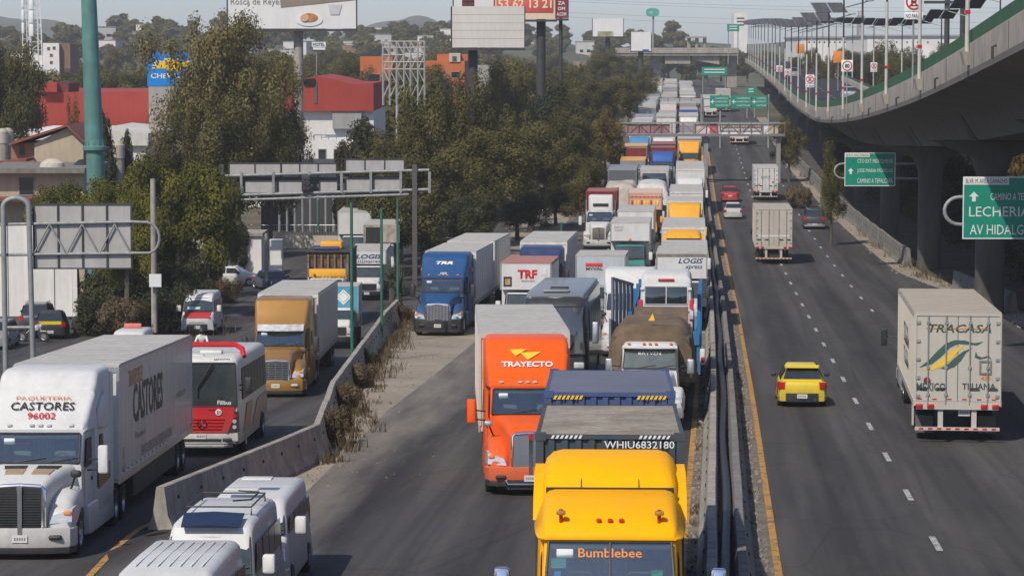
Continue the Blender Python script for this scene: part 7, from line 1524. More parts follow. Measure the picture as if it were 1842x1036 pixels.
bt('dark slate box lorry behind the tarpaulin lorry', -8.75, 254, dict(col=GREY, box=mat('slate_box', (.10, .11, .125), .6, var=.1, dirt=.3), hood=.3, z1=4.0, w=1.3, L=9, rooff=mat('slate_roof', (.24, .265, .29), .6, dirt=.3)))
bt('orange topped lorry half hidden by the trees', -8.3, 298, dict(col=YEL2, box=MAROON, hood=.4, over=.8, z1=3.8, w=1.25, L=8, rooff=YEL2))
# tarpaulin lorries
TARP = mat('grey_tarpaulin', (.42, .385, .34), .85, var=.15, scale=1.2, dirt=.4, bump=.5, bscale=3); TARPB = mat('brown_tarpaulin', (.14, .095, .058), .9, var=.4, scale=1.0, dirt=.5, dcol=(.06, .06, .032), bump=.6, bscale=4)
def tarp_mesh(x0, x1, y0, y1, zb, zt, m, seed, amp=.12, hang=None):
    g = np.random.default_rng(seed); nx, ny = 22, 26; rows = []
    ph = g.random(6)*6.28
    for j in range(ny+1):
        t = j/ny; y = y0+(y1-y0)*t; row = []
        for i in range(nx+1):
            s = i/nx; x = x0+(x1-x0)*s; e = min(s, 1-s)/.16; f = min(t, 1-t)/.1
            k = min(1, e)**.24*min(1, f)**.24; top = zt+amp*(math.sin(x*2.1+ph[0]+y*.8)+.7*math.sin(y*2.7+ph[1]-x)+.5*math.sin(x*5+ph[2])*math.sin(y*4+ph[3]))*.6 + amp*.8*math.cos((s-.5)*math.pi)
            row.append((x+.05*math.sin(y*6+ph[4])*(1-k), y+.05*math.sin(x*7+ph[5])*(1-k), zb+(top-zb)*k))
        rows.append(row)
    b = MB(); kk = nx+1; vs = [p for r in rows for p in r]; b.add(vs, [(j*kk+i, j*kk+i+1, j*kk+kk+i+1, j*kk+kk+i) for j in range(ny) for i in range(nx)], m); return b
def tipper(label, u, Y, cabm, tm, s, lo=False, y0=3.6, L=6.0, w=1.25, zb=1.25, zt=3.4, head=True, seed=1, wall=2.7, amp=.12, hang=.75):
    r = thing('tipper_lorry', label, 'lorry'); P = cabm; hl = 1.75
    MB().box(-.42, .42, .4, y0+L-.2, .6, .9, DARK).build('chassis', r)
    MB().loft([(.15, .62, .56, .66, 1.5, .16), (.4, .68, .6, .66, 1.66, .2), (1.1, .8, .7, .8, 1.8, .2), (hl+.1, .95, .86, .8, 1.92, .16)], P).build('bonnet', r)
    MB().prz([(-1.16, .5), (-1.12, .2), (0, 0), (1.12, .2), (1.16, .5)], .45, .8, s.get('bumper', ALU), .02).build('bumper', r)
    go = MB().rbox(-.5, .5, .08, .2, .78, 1.46, BLACK, .04).build('grille', r)
    for sx in (-1, 1):
        MB().loft([(.2, .24, .2, .66, .95, .1, .05, sx*.88), (.45, .3, .25, .68, 1.25, .18, .05, sx*.88), (1.0, .3, .26, 1.06, 1.42, .18, .05, sx*.9), (1.6, .28, .25, 1.0, 1.36, .14, .05, sx*.9), (1.95, .2, .2, .7, 1.1, .1, .05, sx*.9)], P).build('wing', r)
        MB().hexa([(sx*.66, .18, .92), (sx*1.1, .26, .94), (sx*1.1, .42, .94), (sx*.66, .36, .92), (sx*.68, .24, 1.1), (sx*1.08, .33, 1.14), (sx*1.06, .5, 1.14), (sx*.68, .42, 1.1)], LAMP_C).build('headlight', r)
        wheel(r, sx*.98, 1.1, .5, .28, GALV, False, lo); wheel(r, sx*.92, y0+L*.58, .5, .25, GALV, True, lo); wheel(r, sx*.92, y0+L*.58+1.25, .5, .25, GALV, True, lo)
        mirror(r, sx*1.36, hl+.35, 1.75, ALU, .5, lo)
        sidepane(r, sx, 1.0, [(hl+.45, 1.92), (hl+1.3, 1.92), (hl+1.3, 2.45), (hl+.65, 2.45)], xt=.92)
    MB().loft([(hl-.02, .98, .9, .7, 1.92, .1), (hl+.4, 1.0, .9, .7, 2.62, .14), (hl+.6, 1.0, .92, .7, 2.72, .16), (hl+1.55, 1.0, .92, .7, 2.74, .16)], P).build('cab', r)
    windscreen(r, [arcrow(.88-.05*k, hl-.06+k*.38, 1.95+k*.6, .02) for k in (0, .5, 1)], glassm('pale_windscreen', (.10, .12, .115)), wipers=not lo)
    MB().sheet([arcrow(.9, hl+.28, 2.66, .12), arcrow(.92, hl+.06, 2.6, .12)], P, .03).build('sun_visor', r); marker_lights(r, (-.7, -.2, 0, .2, .7), hl+.5, 2.72, LAMP_A, .04)
    bd = MB(); bm_ = s.get('body', GREY)
    bd.box(-w, w, y0, y0+.1, zb, wall, bm_).box(-w, w, y0+L-.1, y0+L, zb, wall, bm_).box(-w, -w+.08, y0+.1, y0+L-.1, zb, wall, bm_).box(w-.08, w, y0+.1, y0+L-.1, zb, wall, bm_).box(-w+.08, w-.08, y0+.1, y0+L-.1, zb, zb+.1, bm_)
    for i in range(1, 6):
        for sx in (-1, 1): bd.box(sx*w if sx > 0 else -w-.06, sx*w+.06 if sx > 0 else -w, y0+i*L/6-.05, y0+i*L/6+.05, zb, wall, bm_)
    bo = bd.build('tipping_body', r, smooth=False)
    tarp_mesh(-w-.2, w+.2, y0-.36, y0+L+.2, wall-hang, zt, tm, seed, amp).build('tarpaulin', r)
    return put(r, u, Y), r
_, r = tipper('white bonneted tipper lorry under a brown tarpaulin', -3.55, 90, WHITE, TARPB, dict(body=TARPB), False, y0=3.45, L=6.2, w=1.3, zt=3.22, wall=2.9, seed=3, amp=.07, hang=1.5)
text('BAYVEN', SIGNW, r, (0, 1.955, 2.44), (58, 0, 0), w=.75, h=.12); MB().pry([(-.1, 3.4), (.12, 3.4), (.05, 3.65)], 4.0, 4.08, INKY).build('cloth_patch', r); MB().box(-.75, 1.2, 9.75, 9.85, 2.6, 3.55, mat('rusty_plate', (.17, .12, .09), .8, var=.4, scale=2, dirt=.5)).build('tailboard', r)
tipper('lorry wrapped in a creased grey tarpaulin beside the trees', -8.5, 234, WHITE, TARP, dict(body=TARP), True, y0=1.8, L=8, w=1.35, zt=3.7, wall=2.2, seed=5)
tipper('lorry with bulging silver white tarpaulin behind the orange canopy lorry', -5.85, 237, WHITE, mat('silver_tarpaulin', (.55, .54, .51), .5, var=.12, scale=1.5, dirt=.3, bump=.4, bscale=4), dict(), True, y0=2.4, L=7, w=1.3, zt=3.6, wall=2.6, seed=8)
# --- car carrier with a van aboard
r = lorry('blue and grey car carrier loaded with a white van', 'car_carrier', 'car carrier'); BLC = paint('carrier_blue', (.02, .17, .38)); BLG = mat('blue_grey_steel', (.14, .17, .21), .6, .2, var=.15, dirt=.5)
MB().box(-1.2, 1.2, 0, 15, .9, 1.15, DARK).build('chassis', r); MB().box(-1.15, 1.15, .2, 15, 2.0, 2.12, BLC).build('deck', r); MB().box(-1.3, 1.3, .0, .16, 2.12, 2.5, BLC).box(.6, 1.3, -.05, -.005, 2.0, 2.45, BLC).build('front_rail', r)
for sx in (-1, 1):
    p = MB()
    for y in (.1, 3.6, 7.2, 11, 14.8): p.box(sx*1.27-.07, sx*1.27+.07, y-.08, y+.08, .9, 3.7 if y > 3 else 3.2, BLC)
    p.box(sx*1.27-.05, sx*1.27+.05, .18, 14.7, 3.1, 3.2, BLC); p.build('post_frame', r)
    for y in (10.5, 11.7, 12.9): wheel(r, sx*.95, y, .42, .24, GALV, True, True)
g = MB(); A_, B_ = Vector((-1.98, -.7, 0)), Vector((-1.12, 1.6, 0))
def gp_(t, z, o=0): q = A_.lerp(B_, t); return (q.x+o*.04, q.y-o*.02, z)
def gslab(t0, t1, za0, za1, zb0, zb1): g.hexa([gp_(t0, za0, -1), gp_(t1, za1, -1), gp_(t1, za1, 1), gp_(t0, za0, 1), gp_(t0, zb0, -1), gp_(t1, zb1, -1), gp_(t1, zb1, 1), gp_(t0, zb0, 1)], BLG)
gslab(0, .42, .8, 1.0, 3.0, 2.65); gslab(.46, 1.0, 1.0, 1.1, 2.6, 2.15)
for i in range(6): t_ = .08+i*.15; gslab(t_, t_+.055, 2.9-.7*t_, 2.88-.7*t_, 4.5-.35*t_, 4.48-.35*t_)
gslab(.08, .9, 4.42, 4.1, 4.52, 4.2)
g.build('side_gate', r, smooth=False); MB().rbox(1.32, 1.52, -.6, -.3, 1.3, 1.9, WHITE, .06).rbox(1.36, 1.5, -.64, -.59, 1.4, 1.6, LAMP_R, .02).build('side_lamp_box', r); MB().box(-1.1, 1.1, -.9, -.1, .5, 1.3, DARK).build('tow_frame', r)
put(r, -3.25, 102.2); CARR = r
def promaster():
    r = thing('cargo_van', 'white high roof van riding backwards on the car carrier', 'van'); w, h, L = 1.02, 2.5, 5.4
    MB().loft([(0, w*.97, w*.86, .45, h-.3, .2), (.06, w, .9*w, .4, h-.12, .22), (.3, w, .9*w, .4, h-.02, .22), (2, w, .9*w, .4, h, .22), (L-1.6, w, .9*w, .4, h-.05, .22), (L-.9, w, .9*w, .4, 1.55, .2), (L, .8*w, .7*w, .45, .95, .2)], WHITE_C).build('body', r)
    wd = MB().box(-w*.8, w*.8, -.03, .03, 1.32, 2.02, WHITE_C).build('rear_door', r)
    for sx in (-1, 1):
        x0, x1 = sorted((sx*.02, sx*w*.76)); MB().rbox(x0, x1, -.055, -.03, 1.36, 1.98, GLASS, .02).build('rear_window', wd)
        MB().rbox(sx*w*.93-.08, sx*w*.93+.08, -.05, .06, .72, 1.5, LAMP_R, .03).build('tail_light', r); MB().rbox(sx*w*.93-.07, sx*w*.93+.07, -.06, -.04, .78, 1.1, LAMP_C, .02).build('reverse_lamp', r)
        for z in (1.9, 1.1): MB().rbox(sx*w*.86-.08, sx*w*.86+.08, -.06, .0, z-.05, z+.05, WHITE_C, .02).build('hinge', wd)
        wheel(r, sx*(w-.1), 1.1, .34, .22, ALU); wheel(r, sx*(w-.1), L-.9, .34, .22, ALU)
        sidepane(r, sx, w, [(.35, 1.3), (2.4, 1.3), (2.4, 1.95), (.35, 1.95)], xt=w*.955)
    MB().rbox(-.3, .3, -.06, .02, h-.3, h-.22, LAMP_R, .02).build('brake_light', r); MB().rbox(.2, .3, -.06, -.02, 1.0, 1.2, BLACK, .02).build('door_handle', r); MB().rbox(-.6, -.15, -.06, -.03, .84, .9, GREY, .01).build('name_strip', r); MB().cyl((-.38, -.05, 1.1), (-.38, -.02, 1.1), .07, GREY, 14).build('badge', r); MB().rbox(-w*.9, w*.9, -.1, .1, .42, .62, BLACK, .05).build('rear_bumper', r); return r
r = promaster(); Y = 103.0; x = xl(Y)-3.2; r.location = (x, Y, zm(Y)+2.13); r.rotation_euler = CARR.rotation_euler
# --- bus
r = thing('bus', 'red and white city bus between the two side road lorries', 'bus'); BW = paint('bus_white', (.66, .65, .62), .25)
MB().loft([(.0, 1.12, 1.04, .5, 3.0, .2), (.1, 1.18, 1.1, .4, 3.08, .22), (.5, 1.2, 1.12, .4, 3.16, .22), (9.5, 1.2, 1.12, .4, 3.16, .22), (9.7, 1.18, 1.08, .45, 3.05, .22)], BW).build('body', r)
w_ = windscreen(r, [arcrow(1.1-.06*k, -.05+k*.0, 1.6+k*1.36, .03) for k in (0, .5, 1)], glassm('bus_glass', (.03, .04, .042)), split=False, wipers=False); MB().box(-.41, -.37, -.1, -.03, 1.64, 2.84, BLACK).build('screen_post', w_)
wp = MB()
for x0, x1 in ((-.72, -1.02), (-.14, .32)): wp.tube([(x0, -.1, 1.9), (x0, -.12, 2.2), (x1, -.1, 2.95)], .03, BLACK, 6).tube([(x0+.05, -.11, 2.2), (x1+.06, -.1, 2.9)], .02, BLACK, 5)
wp.build('wiper', w_)
rp = MB(); rp.pry([(-1.02, 1.58), (1.02, 1.58), (.98, 1.2), (.8, .76), (-.8, .76), (-.98, 1.2)], -.07, .06, RED); rp = rp.build('front_panel', r)
gb = MB()
for i in range(4): gb.box(-.66-.03*i+.05, .66+.03*i-.05, -.1, -.075, .88+i*.1, .91+i*.1, LAMP_R)
gb.build('grille_bar', rp); MB().rings([[(k*math.cos(t), -.11, 1.04+k*math.sin(t)) for t in np.linspace(0, 2*math.pi, 25)[:-1]] for k in (.155, .13)], CHROME, cap=False).cyl((0, -.11, 1.04), (0, -.11, 1.18), .012, CHROME, 5).cyl((0, -.11, 1.04), (.12, -.11, .97), .012, CHROME, 5).cyl((0, -.11, 1.04), (-.12, -.11, .97), .012, CHROME, 5).build('emblem', rp)
text('21', INK, rp, (.52, -.115, 1.42), FRONT, h=.1, bold=.02); MB().cyl((.52, -.1, 1.42), (.52, -.072, 1.42), .1, SIGNW, 16).build('number_disc', rp); text('mexico', INK, rp, (.36, -.08, 1.5), FRONT, w=.3, h=.08)
bb = MB().prz([(-1.2, .5), (-1.17, .1), (-.7, -.08), (.7, -.08), (1.17, .1), (1.2, .5)], .42, .74, BW, .03).build('bumper', r); MB().prz([(-.95, .2), (-.7, -.12), (.7, -.12), (.95, .2)], .3, .4, BW, .02).build('spoiler', bb); MB().box(-.6, .6, -.1, -.02, .5, .58, BLACK).build('intake', bb); plate(bb, -.05, -.1, .66)
for sx in (-1, 1):
    h_ = MB().pry([(sx*1.04, .82), (sx*1.16, .82), (sx*1.14, 1.45), (sx*.98, 1.42), (sx*.86, .8)], -.05, .1, BLACK).build('lamp_cluster', r)
    for z, m_ in ((1.3, LAMP_R), (1.13, LAMP_C), (.95, LAMP_C)): MB().cyl((sx*1.02, -.075, z), (sx*1.02, -.05, z), .065, m_, 12).build('lamp', h_)
    MB().rbox(sx*.78-.14, sx*.78+.14, -.1, .02, .5, .6, BLACK, .02).build('fog_lamp', bb); mirror(r, sx*1.42, .3, 2.0, BLACK, .5)
    for i in range(8): sidepane(r, sx, 1.18, [(.95+i*1.06, 1.75), (1.9+i*1.06, 1.75), (1.9+i*1.06, 2.75), (.95+i*1.06, 2.75)], xt=1.13)
    sidepane(r, sx, 1.197, [(1.0, .7), (3.2, .7), (4.2, 1.55), (2.4, 1.55)], m=mat('tan_graphic', (.42, .25, .12), .5), name='side_graphic', xt=1.185); sidepane(r, sx, 1.198, [(4.0, .7), (9.4, .7), (9.4, 1.5), (6.0, 1.45)], m=mat('brown_graphic', (.38, .27, .2), .5, var=.2), name='side_graphic', xt=1.185)
    wheel(r, sx*1.04, 2.2, .46, .26, ALU); wheel(r, sx*1.0, 7.2, .46, .26, ALU, True)
MB().tube([(-1.12, 2.0, 3.05), (-1.05, 2.2, 3.3), (-.8, 2.5, 3.42), (.8, 2.5, 3.42), (1.05, 2.2, 3.3), (1.12, 2.0, 3.05)], .09, RED, 8).build('roof_bar', r); MB().rbox(-.25, .45, 1.6, 2.1, 3.16, 3.28, BW, .04).rbox(-.6, .0, .5, .8, 3.14, 3.2, BW, .03).build('roof_hatch', r); text('MEXICO', INK, r, (.62, .06, 3.05), (68, 0, 0), w=.5, h=.1, bold=.02)
for s_, m_, x, z, h in (('ENSE', SIGNW, -.86, 2.0, .14), ('Filibus', SIGNW, .7, 1.72, .13), ('RUTA', INKR, -.62, 1.87, .07), ('CENTRO', INKR, -.6, 1.72, .07), ('0', INKO, -.88, 1.72, .16)): text(s_, m_, r, (x, -.075 if x < .5 else -.07, z), FRONT, h=h, bold=.02)
put(r, 0, 86.8, True, x=-9.75)
# --- coach
r = thing('coach', 'dark grey coach with a huge windscreen behind the orange lorry', 'coach'); CG = mat('paint_coach_grey', (.055, .057, .06), .3, .4, .5, .06, 1, .2); CGR = mat('coach_roof', (.26, .28, .285), .4, .3, .2, .06, 1, .3)
MB().loft([(0, 1.15, 1.0, .45, 2.9, .3), (.12, 1.24, 1.1, .38, 3.4, .34), (.5, 1.28, 1.18, .36, 3.72, .3), (1.4, 1.28, 1.2, .36, 3.82, .26), (12, 1.28, 1.2, .36, 3.82, .26)], CG).build('body', r)
MB().loft([(.5, 1.1, 1.05, 3.55, 3.76, .1), (1.4, 1.18, 1.12, 3.6, 3.87, .14), (11.9, 1.18, 1.12, 3.6, 3.87, .14)], CGR).build('roof', r)
MB().sheet([arcrow(1.02, .22, 3.42, .2), arcrow(1.08, .46, 3.70, .2)], CGR, .03).build('roof_front', r)
w_ = windscreen(r, [arcrow(w_, y_, z_, .06) for w_, y_, z_ in ((1.14, -.09, 1.6), (1.08, -.07, 2.3), (1.03, -.03, 2.88), (1.06, .1, 3.36))], glassm('coach_glass', (.045, .047, .05)), wipers=False); MB().box(-.5, .55, -.14, -.125, 1.72, 2.0, mat('green_card', (.25, .33, .28), .6)).build('dash_card', w_)
MB().tube([(-.5, -.13, 1.64), (-.05, -.14, 2.5)], .022, BLACK, 6).tube([(.5, -.13, 1.64), (.85, -.12, 2.45)], .022, BLACK, 6).build('wiper', w_); MB().rbox(-.5, .5, 1.0, 1.5, 3.86, 3.92, CGR, .03).rbox(-.35, .35, 3.0, 3.7, 3.86, 3.93, BLACK, .03).build('roof_hatch', r); MB().box(-.6, .6, -.02, .02, 1.12, 1.3, BLACK).build('grille', r)
bb = MB().prz([(-1.26, .6), (-1.2, .1), (-.6, -.1), (.6, -.1), (1.2, .1), (1.26, .6)], .36, 1.0, CG, .04).build('bumper', r); plate(bb, 0, -.11, .6)
for sx in (-1, 1):
    MB().rbox(sx*.92-.2, sx*.92+.2, -.04, .1, 1.06, 1.3, LAMP_C, .05).build('headlight', r); mirror(r, sx*1.52, .1, 2.0, ALU, .8); wheel(r, sx*1.06, 2.6, .5, .28, ALU); wheel(r, sx*1.02, 8.8, .5, .26, ALU, True)
    for i in range(6): sidepane(r, sx, 1.27, [(1.3+i*1.75, 2.0), (2.95+i*1.75, 2.0), (2.95+i*1.75, 3.2), (1.3+i*1.75, 3.2)], xt=1.215)
put(r, -7.35, 103)
# --- other side road vehicles
r = thing('minibus', 'white minibus with a red bonnet band on the side road', 'minibus'); van(r, dict(col=WHITE_C, h=2.3, w=.95, bumper=BLACK, L=5.1)); MB().prx([(-.02, 1.0), (.1, 1.0), (.53, 1.28), (.4, 1.28)], -.72, .72, RED).build('red_band', r); MB().hexa([(-.6, .62, 1.42), (.1, .62, 1.42), (.1, .64, 1.42), (-.6, .64, 1.42), (-.6, .7, 1.56), (.1, .7, 1.56), (.1, .72, 1.56), (-.6, .72, 1.56)], mat('route_card', (.4, .5, .45), .6)).build('route_card', r); put(r, 0, 152, True, x=-17.3)
r = thing('taxi_van', 'white van roof with a small red roof sign behind the big white trailer', 'van'); van(r, dict(col=WHITE_C, h=2.0, w=.88, L=4.4)); MB().rbox(-.45, .35, 2.9, 3.1, 2.0, 2.22, mat('pink_red_sign', (.6, .16, .12), .5), .04).build('roof_sign', r); put(r, 0, 125, True, x=-17.5)
def mkcar(label, s, u, Y, away=False, left=False, x=None, yaw=0, name='car', cat='car', lo=False):
    r = thing(name, label, cat); car(r, s, lo); put(r, u, Y, left, away, s.get('L', 4.3) if away else 0, yaw, x); return r
YC = paint('yellow_car', (.80, .60, .008), .05)
mkcar('bright yellow hatchback driving away in the inner lane', dict(col=YC, L=3.9, w=.875, h=1.5, kind='hatch', spoiler=True, diff=True, wr=.32, tail=(.62, .98, .74, 1.0)), 1.75, 98.5, True)
mkcar('small red car driving away in the inner lane', dict(col=RED, L=4.2, w=.85, h=1.5, kind='sedan'), 1.45, 270, True); mkcar('white sedan driving away ahead of the ribbed box lorry', dict(col=WHITE_C, L=4.5, w=.86, h=1.42, kind='sedan'), 1.35, 248, True)
mkcar('dark grey sport utility driving away in the right lane', dict(col=mat('paint_dark_grey', (.09, .095, .10), .3, .5, .5, .05), L=4.6, w=.94, h=1.75, kind='suv', rails=True, wr=.36, rbump=SILVER), 8.0, 235, True)
mkcar('grey parked sport utility beside the white wall', dict(col=mat('paint_dark_grey', (.1, .1, .1)), L=4.5, w=.92, h=1.7, kind='suv', wr=.35, rails=True), 0, 153, True, True, -26.7, 4)
r = mkcar('black parked hatchback with a yellow panel, nearest the motorcycle', dict(col=BLACK, L=4.0, w=.86, h=1.5, kind='hatch'), 0, 149, True, True, -25.3, 6); MB().box(-.6, .6, 3.985, 4.02, .82, 1.0, YC).build('yellow_panel', r)
mkcar('dark car cut by the left edge of the picture', dict(col=GREY, L=4.2, w=.86, h=1.45), 0, 141, False, True, -26.6, 0)
mkcar('dark red car hidden behind the bus and bronze lorry', dict(col=MAROON, L=4.2, w=.86, h=1.6, kind='suv'), 0, 121, False, True, -12.35)
mkcar('white sedan parked sideways in the yard entrance', dict(col=WHITE_C, L=4.4, w=.86, h=1.42, kind='sedan'), 0, 196, False, True, -17.6, 84); mkcar('white car parked in the yard behind the dark tree trunk', dict(col=WHITE_C, L=4.4, w=.86, h=1.45), 0, 206, False, True, -21.5, 80); mkcar('dark blue car leaving the yard onto the side road', dict(col=NAVY, L=4.3, w=.86, h=1.4, kind='sedan'), 0, 190, False, True, -15.7, 25)
mkcar('silver pickup cab ahead of the far yellow lorry', dict(col=SILVER, L=4.6, w=.9, h=1.7, kind='suv'), -2.6, 296)
r, bo = bt('small white lorry with a blue panel and white diamond on the side road', 0, 142, dict(col=WHITE, box=mat('gas_blue', (.07, .30, .42), .5, var=.1, dirt=.3), hood=1.1, z1=3.15, w=1.12, L=3.6, zc=2.0, belt=1.35, cabw=.9, z0=1.0), False, True, -9.15); MB().pry([(0+.35, 2.95), (.35+.42, 2.55), (.35, 2.15), (.35-.42, 2.55)], r['yb']-.02, r['yb']-.004, SIGNW).build('hazard_diamond', bo); MB().pry([(.35, 2.85), (.67, 2.55), (.35, 2.25), (.03, 2.55)], r['yb']-.026, r['yb']-.021, GREY).build('diamond_border', bo); MB().pry([(.35, 2.81), (.63, 2.55), (.35, 2.29), (.07, 2.55)], r['yb']-.03, r['yb']-.027, SIGNW).build('diamond_centre', bo)
r = lorry('white cab lorry with a rusty orange slatted body on the side road', 'stake_lorry'); tractor(r, dict(col=WHITE_C, style='classic', roof='flat', hood=1.8, sleeper=.3, mirror=WHITE_C, bumper=CHROME)); y0 = r['back']+.5; RB = mat('rusty_body', (.22, .11, .05), .8, var=.4, scale=2, dirt=.6); MB().box(-1.25, 1.25, y0, y0+7.5, 1.2, 1.4, DARK).build('floor', r)
b = MB()
for i in range(7): x = -1.15+i*.383; b.box(x-.05, x+.05, y0, y0+.08, 1.4, 4.1, RB)
for z in (1.6, 2.9, 3.95): b.box(-1.2, 1.2, y0+.08, y0+.14, z, z+.16, RB)
b.build('front_stake', r); MB().rbox(-1.1, 1.1, y0-.12, y0-.01, 2.75, 3.25, YEL2, .05).build('orange_panel', r)
for sx in (-1, 1): MB().box(sx*1.22-.04, sx*1.22+.04, y0+.15, y0+7.4, 1.4, 4.2, mat('dark_timber', (.06, .045, .035), .9, var=.4)).build('side_wall', r)
MB().box(-1.18, 1.18, y0+.15, y0+7.4, 3.3, 3.9, mat('cargo_grid', (.10, .07, .05), .9, var=.5, scale=3)).build('cargo', r); MB().box(-1.3, 1.3, y0-.1, y0+7.4, 4.2, 4.3, DARK).build('top_rail', r); MB().rbox(-.6, .7, y0+2, y0+4, 4.3, 4.75, YEL2, .1).rbox(-.9, .6, y0+.6, y0+1.6, 4.3, 4.5, NAVY, .1).build('roof_load', r); put(r, 0, 157, True, x=-10.7)
bt('white box lorry waiting behind the stake lorry, by the trees', 0, 214, dict(col=WHITE, box=WHITE_C, hood=.3, over=.9, z1=4.3, w=1.3, L=8), True, True, -12.2); r, bo = bt('weathered box lorry with a dark open front behind the blue lettered one', 0, 203, dict(col=WHITE, box=mat('weathered_box', (.38, .34, .29), .8, var=.3, dirt=.6), hood=.3, over=.8, z1=3.9, w=1.3, L=7), True, True, -9.6); MB().box(-1.15, -.0, r['yb']-.03, r['yb']-.004, 2.6, 3.7, BLACK).build('dark_opening', bo)
# --- motorcycles and rider
def motorcycle(label, m):
    r = thing('motorcycle', label, 'motorcycle'); t, q = wheel_mesh(.3, .12, ALU, False, False)
    for y in (.3, 1.6): o = link(t, 'wheel', r, (0, y, .3)); link(q, 'rim', o)
    MB().tube([(0, .32, .3), (0, .48, .7), (0, .62, 1.0)], .035, CHROME, 8).build('fork', r); MB().tube([(-.35, .68, 1.02), (-.12, .6, 1.04), (.12, .6, 1.04), (.35, .68, 1.02)], .018, BLACK, 6).build('handlebar', r); MB().rbox(-.13, .13, .55, 1.1, .62, .92, m, .1).build('tank', r); MB().rbox(-.12, .12, 1.05, 1.8, .74, .86, BLACK, .05).build('seat', r); MB().rbox(-.14, .14, .75, 1.2, .3, .62, DARK, .05).build('engine', r); MB().tube([(0, .6, .95), (0, 1.1, .7), (0, 1.6, .3)], .03, m, 6).build('frame', r); MB().rbox(-.1, .1, .38, .52, .8, .98, LAMP_C, .05).build('headlight', r); MB().rbox(-.09, .09, .12, .5, .58, .64, m, .03).build('mudguard', r); return r
r = motorcycle('white parked motorcycle between the black hatchback and the trees', WHITE_C); put(r, 0, 147, True, x=-24.6, yaw=70)
r = motorcycle('dark motorcycle ridden by the person in the white shirt', BLACK); put(r, 0, 130, True, x=-14.7); MC = r
SKIN = mat('skin', (.30, .16, .10), .6); SHIRT = mat('white_shirt', (.62, .62, .60), .8, var=.08); TROUS = mat('dark_trousers', (.03, .035, .05), .85)
def person_rider():
    r = thing('person', 'motorcyclist in white shirt and black helmet seen beside the bus roof', 'person'); s = MB()
    J = [(0, 1.25, .9), (0, 1.2, 1.05), (0, 1.12, 1.25), (0, 1.06, 1.42), (0, 1.03, 1.52), (0, .98, 1.66), (-.2, 1.07, 1.4), (-.28, .9, 1.18), (-.3, .7, 1.06), (.2, 1.07, 1.4), (.28, .9, 1.18), (.3, .7, 1.06), (-.14, 1.2, .86), (-.24, .78, .74), (-.22, .98, .36), (-.22, .84, .3), (.14, 1.2, .86), (.24, .78, .74), (.22, .98, .36), (.22, .84, .3)]
    E = [(0, 1), (1, 2), (2, 3), (3, 4), (4, 5), (3, 6), (6, 7), (7, 8), (3, 9), (9, 10), (10, 11), (0, 12), (12, 13), (13, 14), (14, 15), (0, 16), (16, 17), (17, 18), (18, 19)]
    rad = [.16, .16, .18, .16, .065, .1, .075, .055, .045, .075, .055, .045, .11, .085, .06, .05, .11, .085, .06, .05]
    me = bpy.data.meshes.new('body'); me.from_pydata(J, E, []); o = link(me, 'body', r); o.modifiers.new('skin', 'SKIN'); me.skin_vertices.new() if not me.skin_vertices else None
    for i, v in enumerate(me.skin_vertices[0].data): v.radius = (rad[i], rad[i]); v.use_root = i == 0
    sb = o.modifiers.new('sub', 'SUBSURF'); sb.levels = 2; sb.render_levels = 2
    bpy.context.view_layer.update(); em = bpy.data.meshes.new_from_object(o.evaluated_get(bpy.context.evaluated_depsgraph_get())); o.modifiers.clear(); o.data = em
    em.materials.clear(); [em.materials.append(x) for x in (SHIRT, TROUS, SKIN)]
    for p in em.polygons: c = p.center; p.material_index = 2 if (c.z > 1.5 or (abs(c.x) > .24 and c.y < .82 and c.z > .95)) else (1 if c.z < .98 else 0)
    em.polygons.foreach_set('use_smooth', [True]*len(em.polygons))
    MB().lathe([(1.56, .10), (1.6, .135), (1.7, .15), (1.78, .12), (1.83, .05), (1.84, 0)], BLACK, (0, 1.0, 0), 18, 'z').rbox(-.09, .09, .84, .9, 1.62, 1.72, GLASS, .02).build('helmet', r); return r
r = person_rider(); r.location = MC.location; r.rotation_euler = MC.rotation_euler
# --- white minibuses at the bottom
RG = mat('red_reflection_glass', (.07, .02, .016), .2, spec=.3, var=.6, scale=3)  # red reflections painted into the pane colour
def mvan(label, u, Y, extra=None, h=2.22, x=0):
    r = thing('minibus', label, 'minibus'); van(r, dict(col=WHITE_C, h=h, w=.94, L=5.2, sglass=RG)); put(r, u, Y, x=x, yaw=2.5)
    if extra: extra(r)
    return r
def rack(r):
    b = MB()
    for y in (2.2, 4.4): b.tube([(-.62, y, 2.2), (-.62, y, 2.36), (.62, y, 2.36), (.62, y, 2.2)], .018, BLACK, 6)
    for x in (-.62, .62): b.tube([(x, 2.2, 2.36), (x, 4.4, 2.36)], .018, BLACK, 6)
    b.tube([(.3, 2.0, 2.5), (.62, 2.2, 2.5), (.62, 3.4, 2.5), (.2, 3.6, 2.5)], .018, BLACK, 6)
    b.build('roof_rack', r); MB().sheet([[(-.54, 1.0, 2.14), (0, .98, 2.17), (.54, 1.0, 2.14)], [(-.57, 1.6, 2.32), (0, 1.6, 2.35), (.57, 1.6, 2.32)]], mat('dark_blue_visor', (.015, .03, .075), .5, var=.2), .02).build('wind_deflector', r)
def hatch(r): MB().rbox(-.3, .35, 2.3, 2.7, 2.2, 2.26, WHITE_C, .03).rbox(-.5, .2, 1.2, 1.6, 2.12, 2.16, WHITE_C, .02).build('roof_hatch', r)
mvan('white minibus farthest back of those by the barrier end', 0, 55.3, hatch, 2.0, -5.45); mvan('white minibus with a blue deflector and roof rack at the bottom', 0, 49.8, rack, 2.22, -5.62)
def ribs(r):
    b = MB()
    for i in range(7): b.rbox(-.54+i*.18, -.51+i*.18, 1.75, 4.6, 2.37, 2.388, WHITE, .005)
    b.build('roof_rib', r)
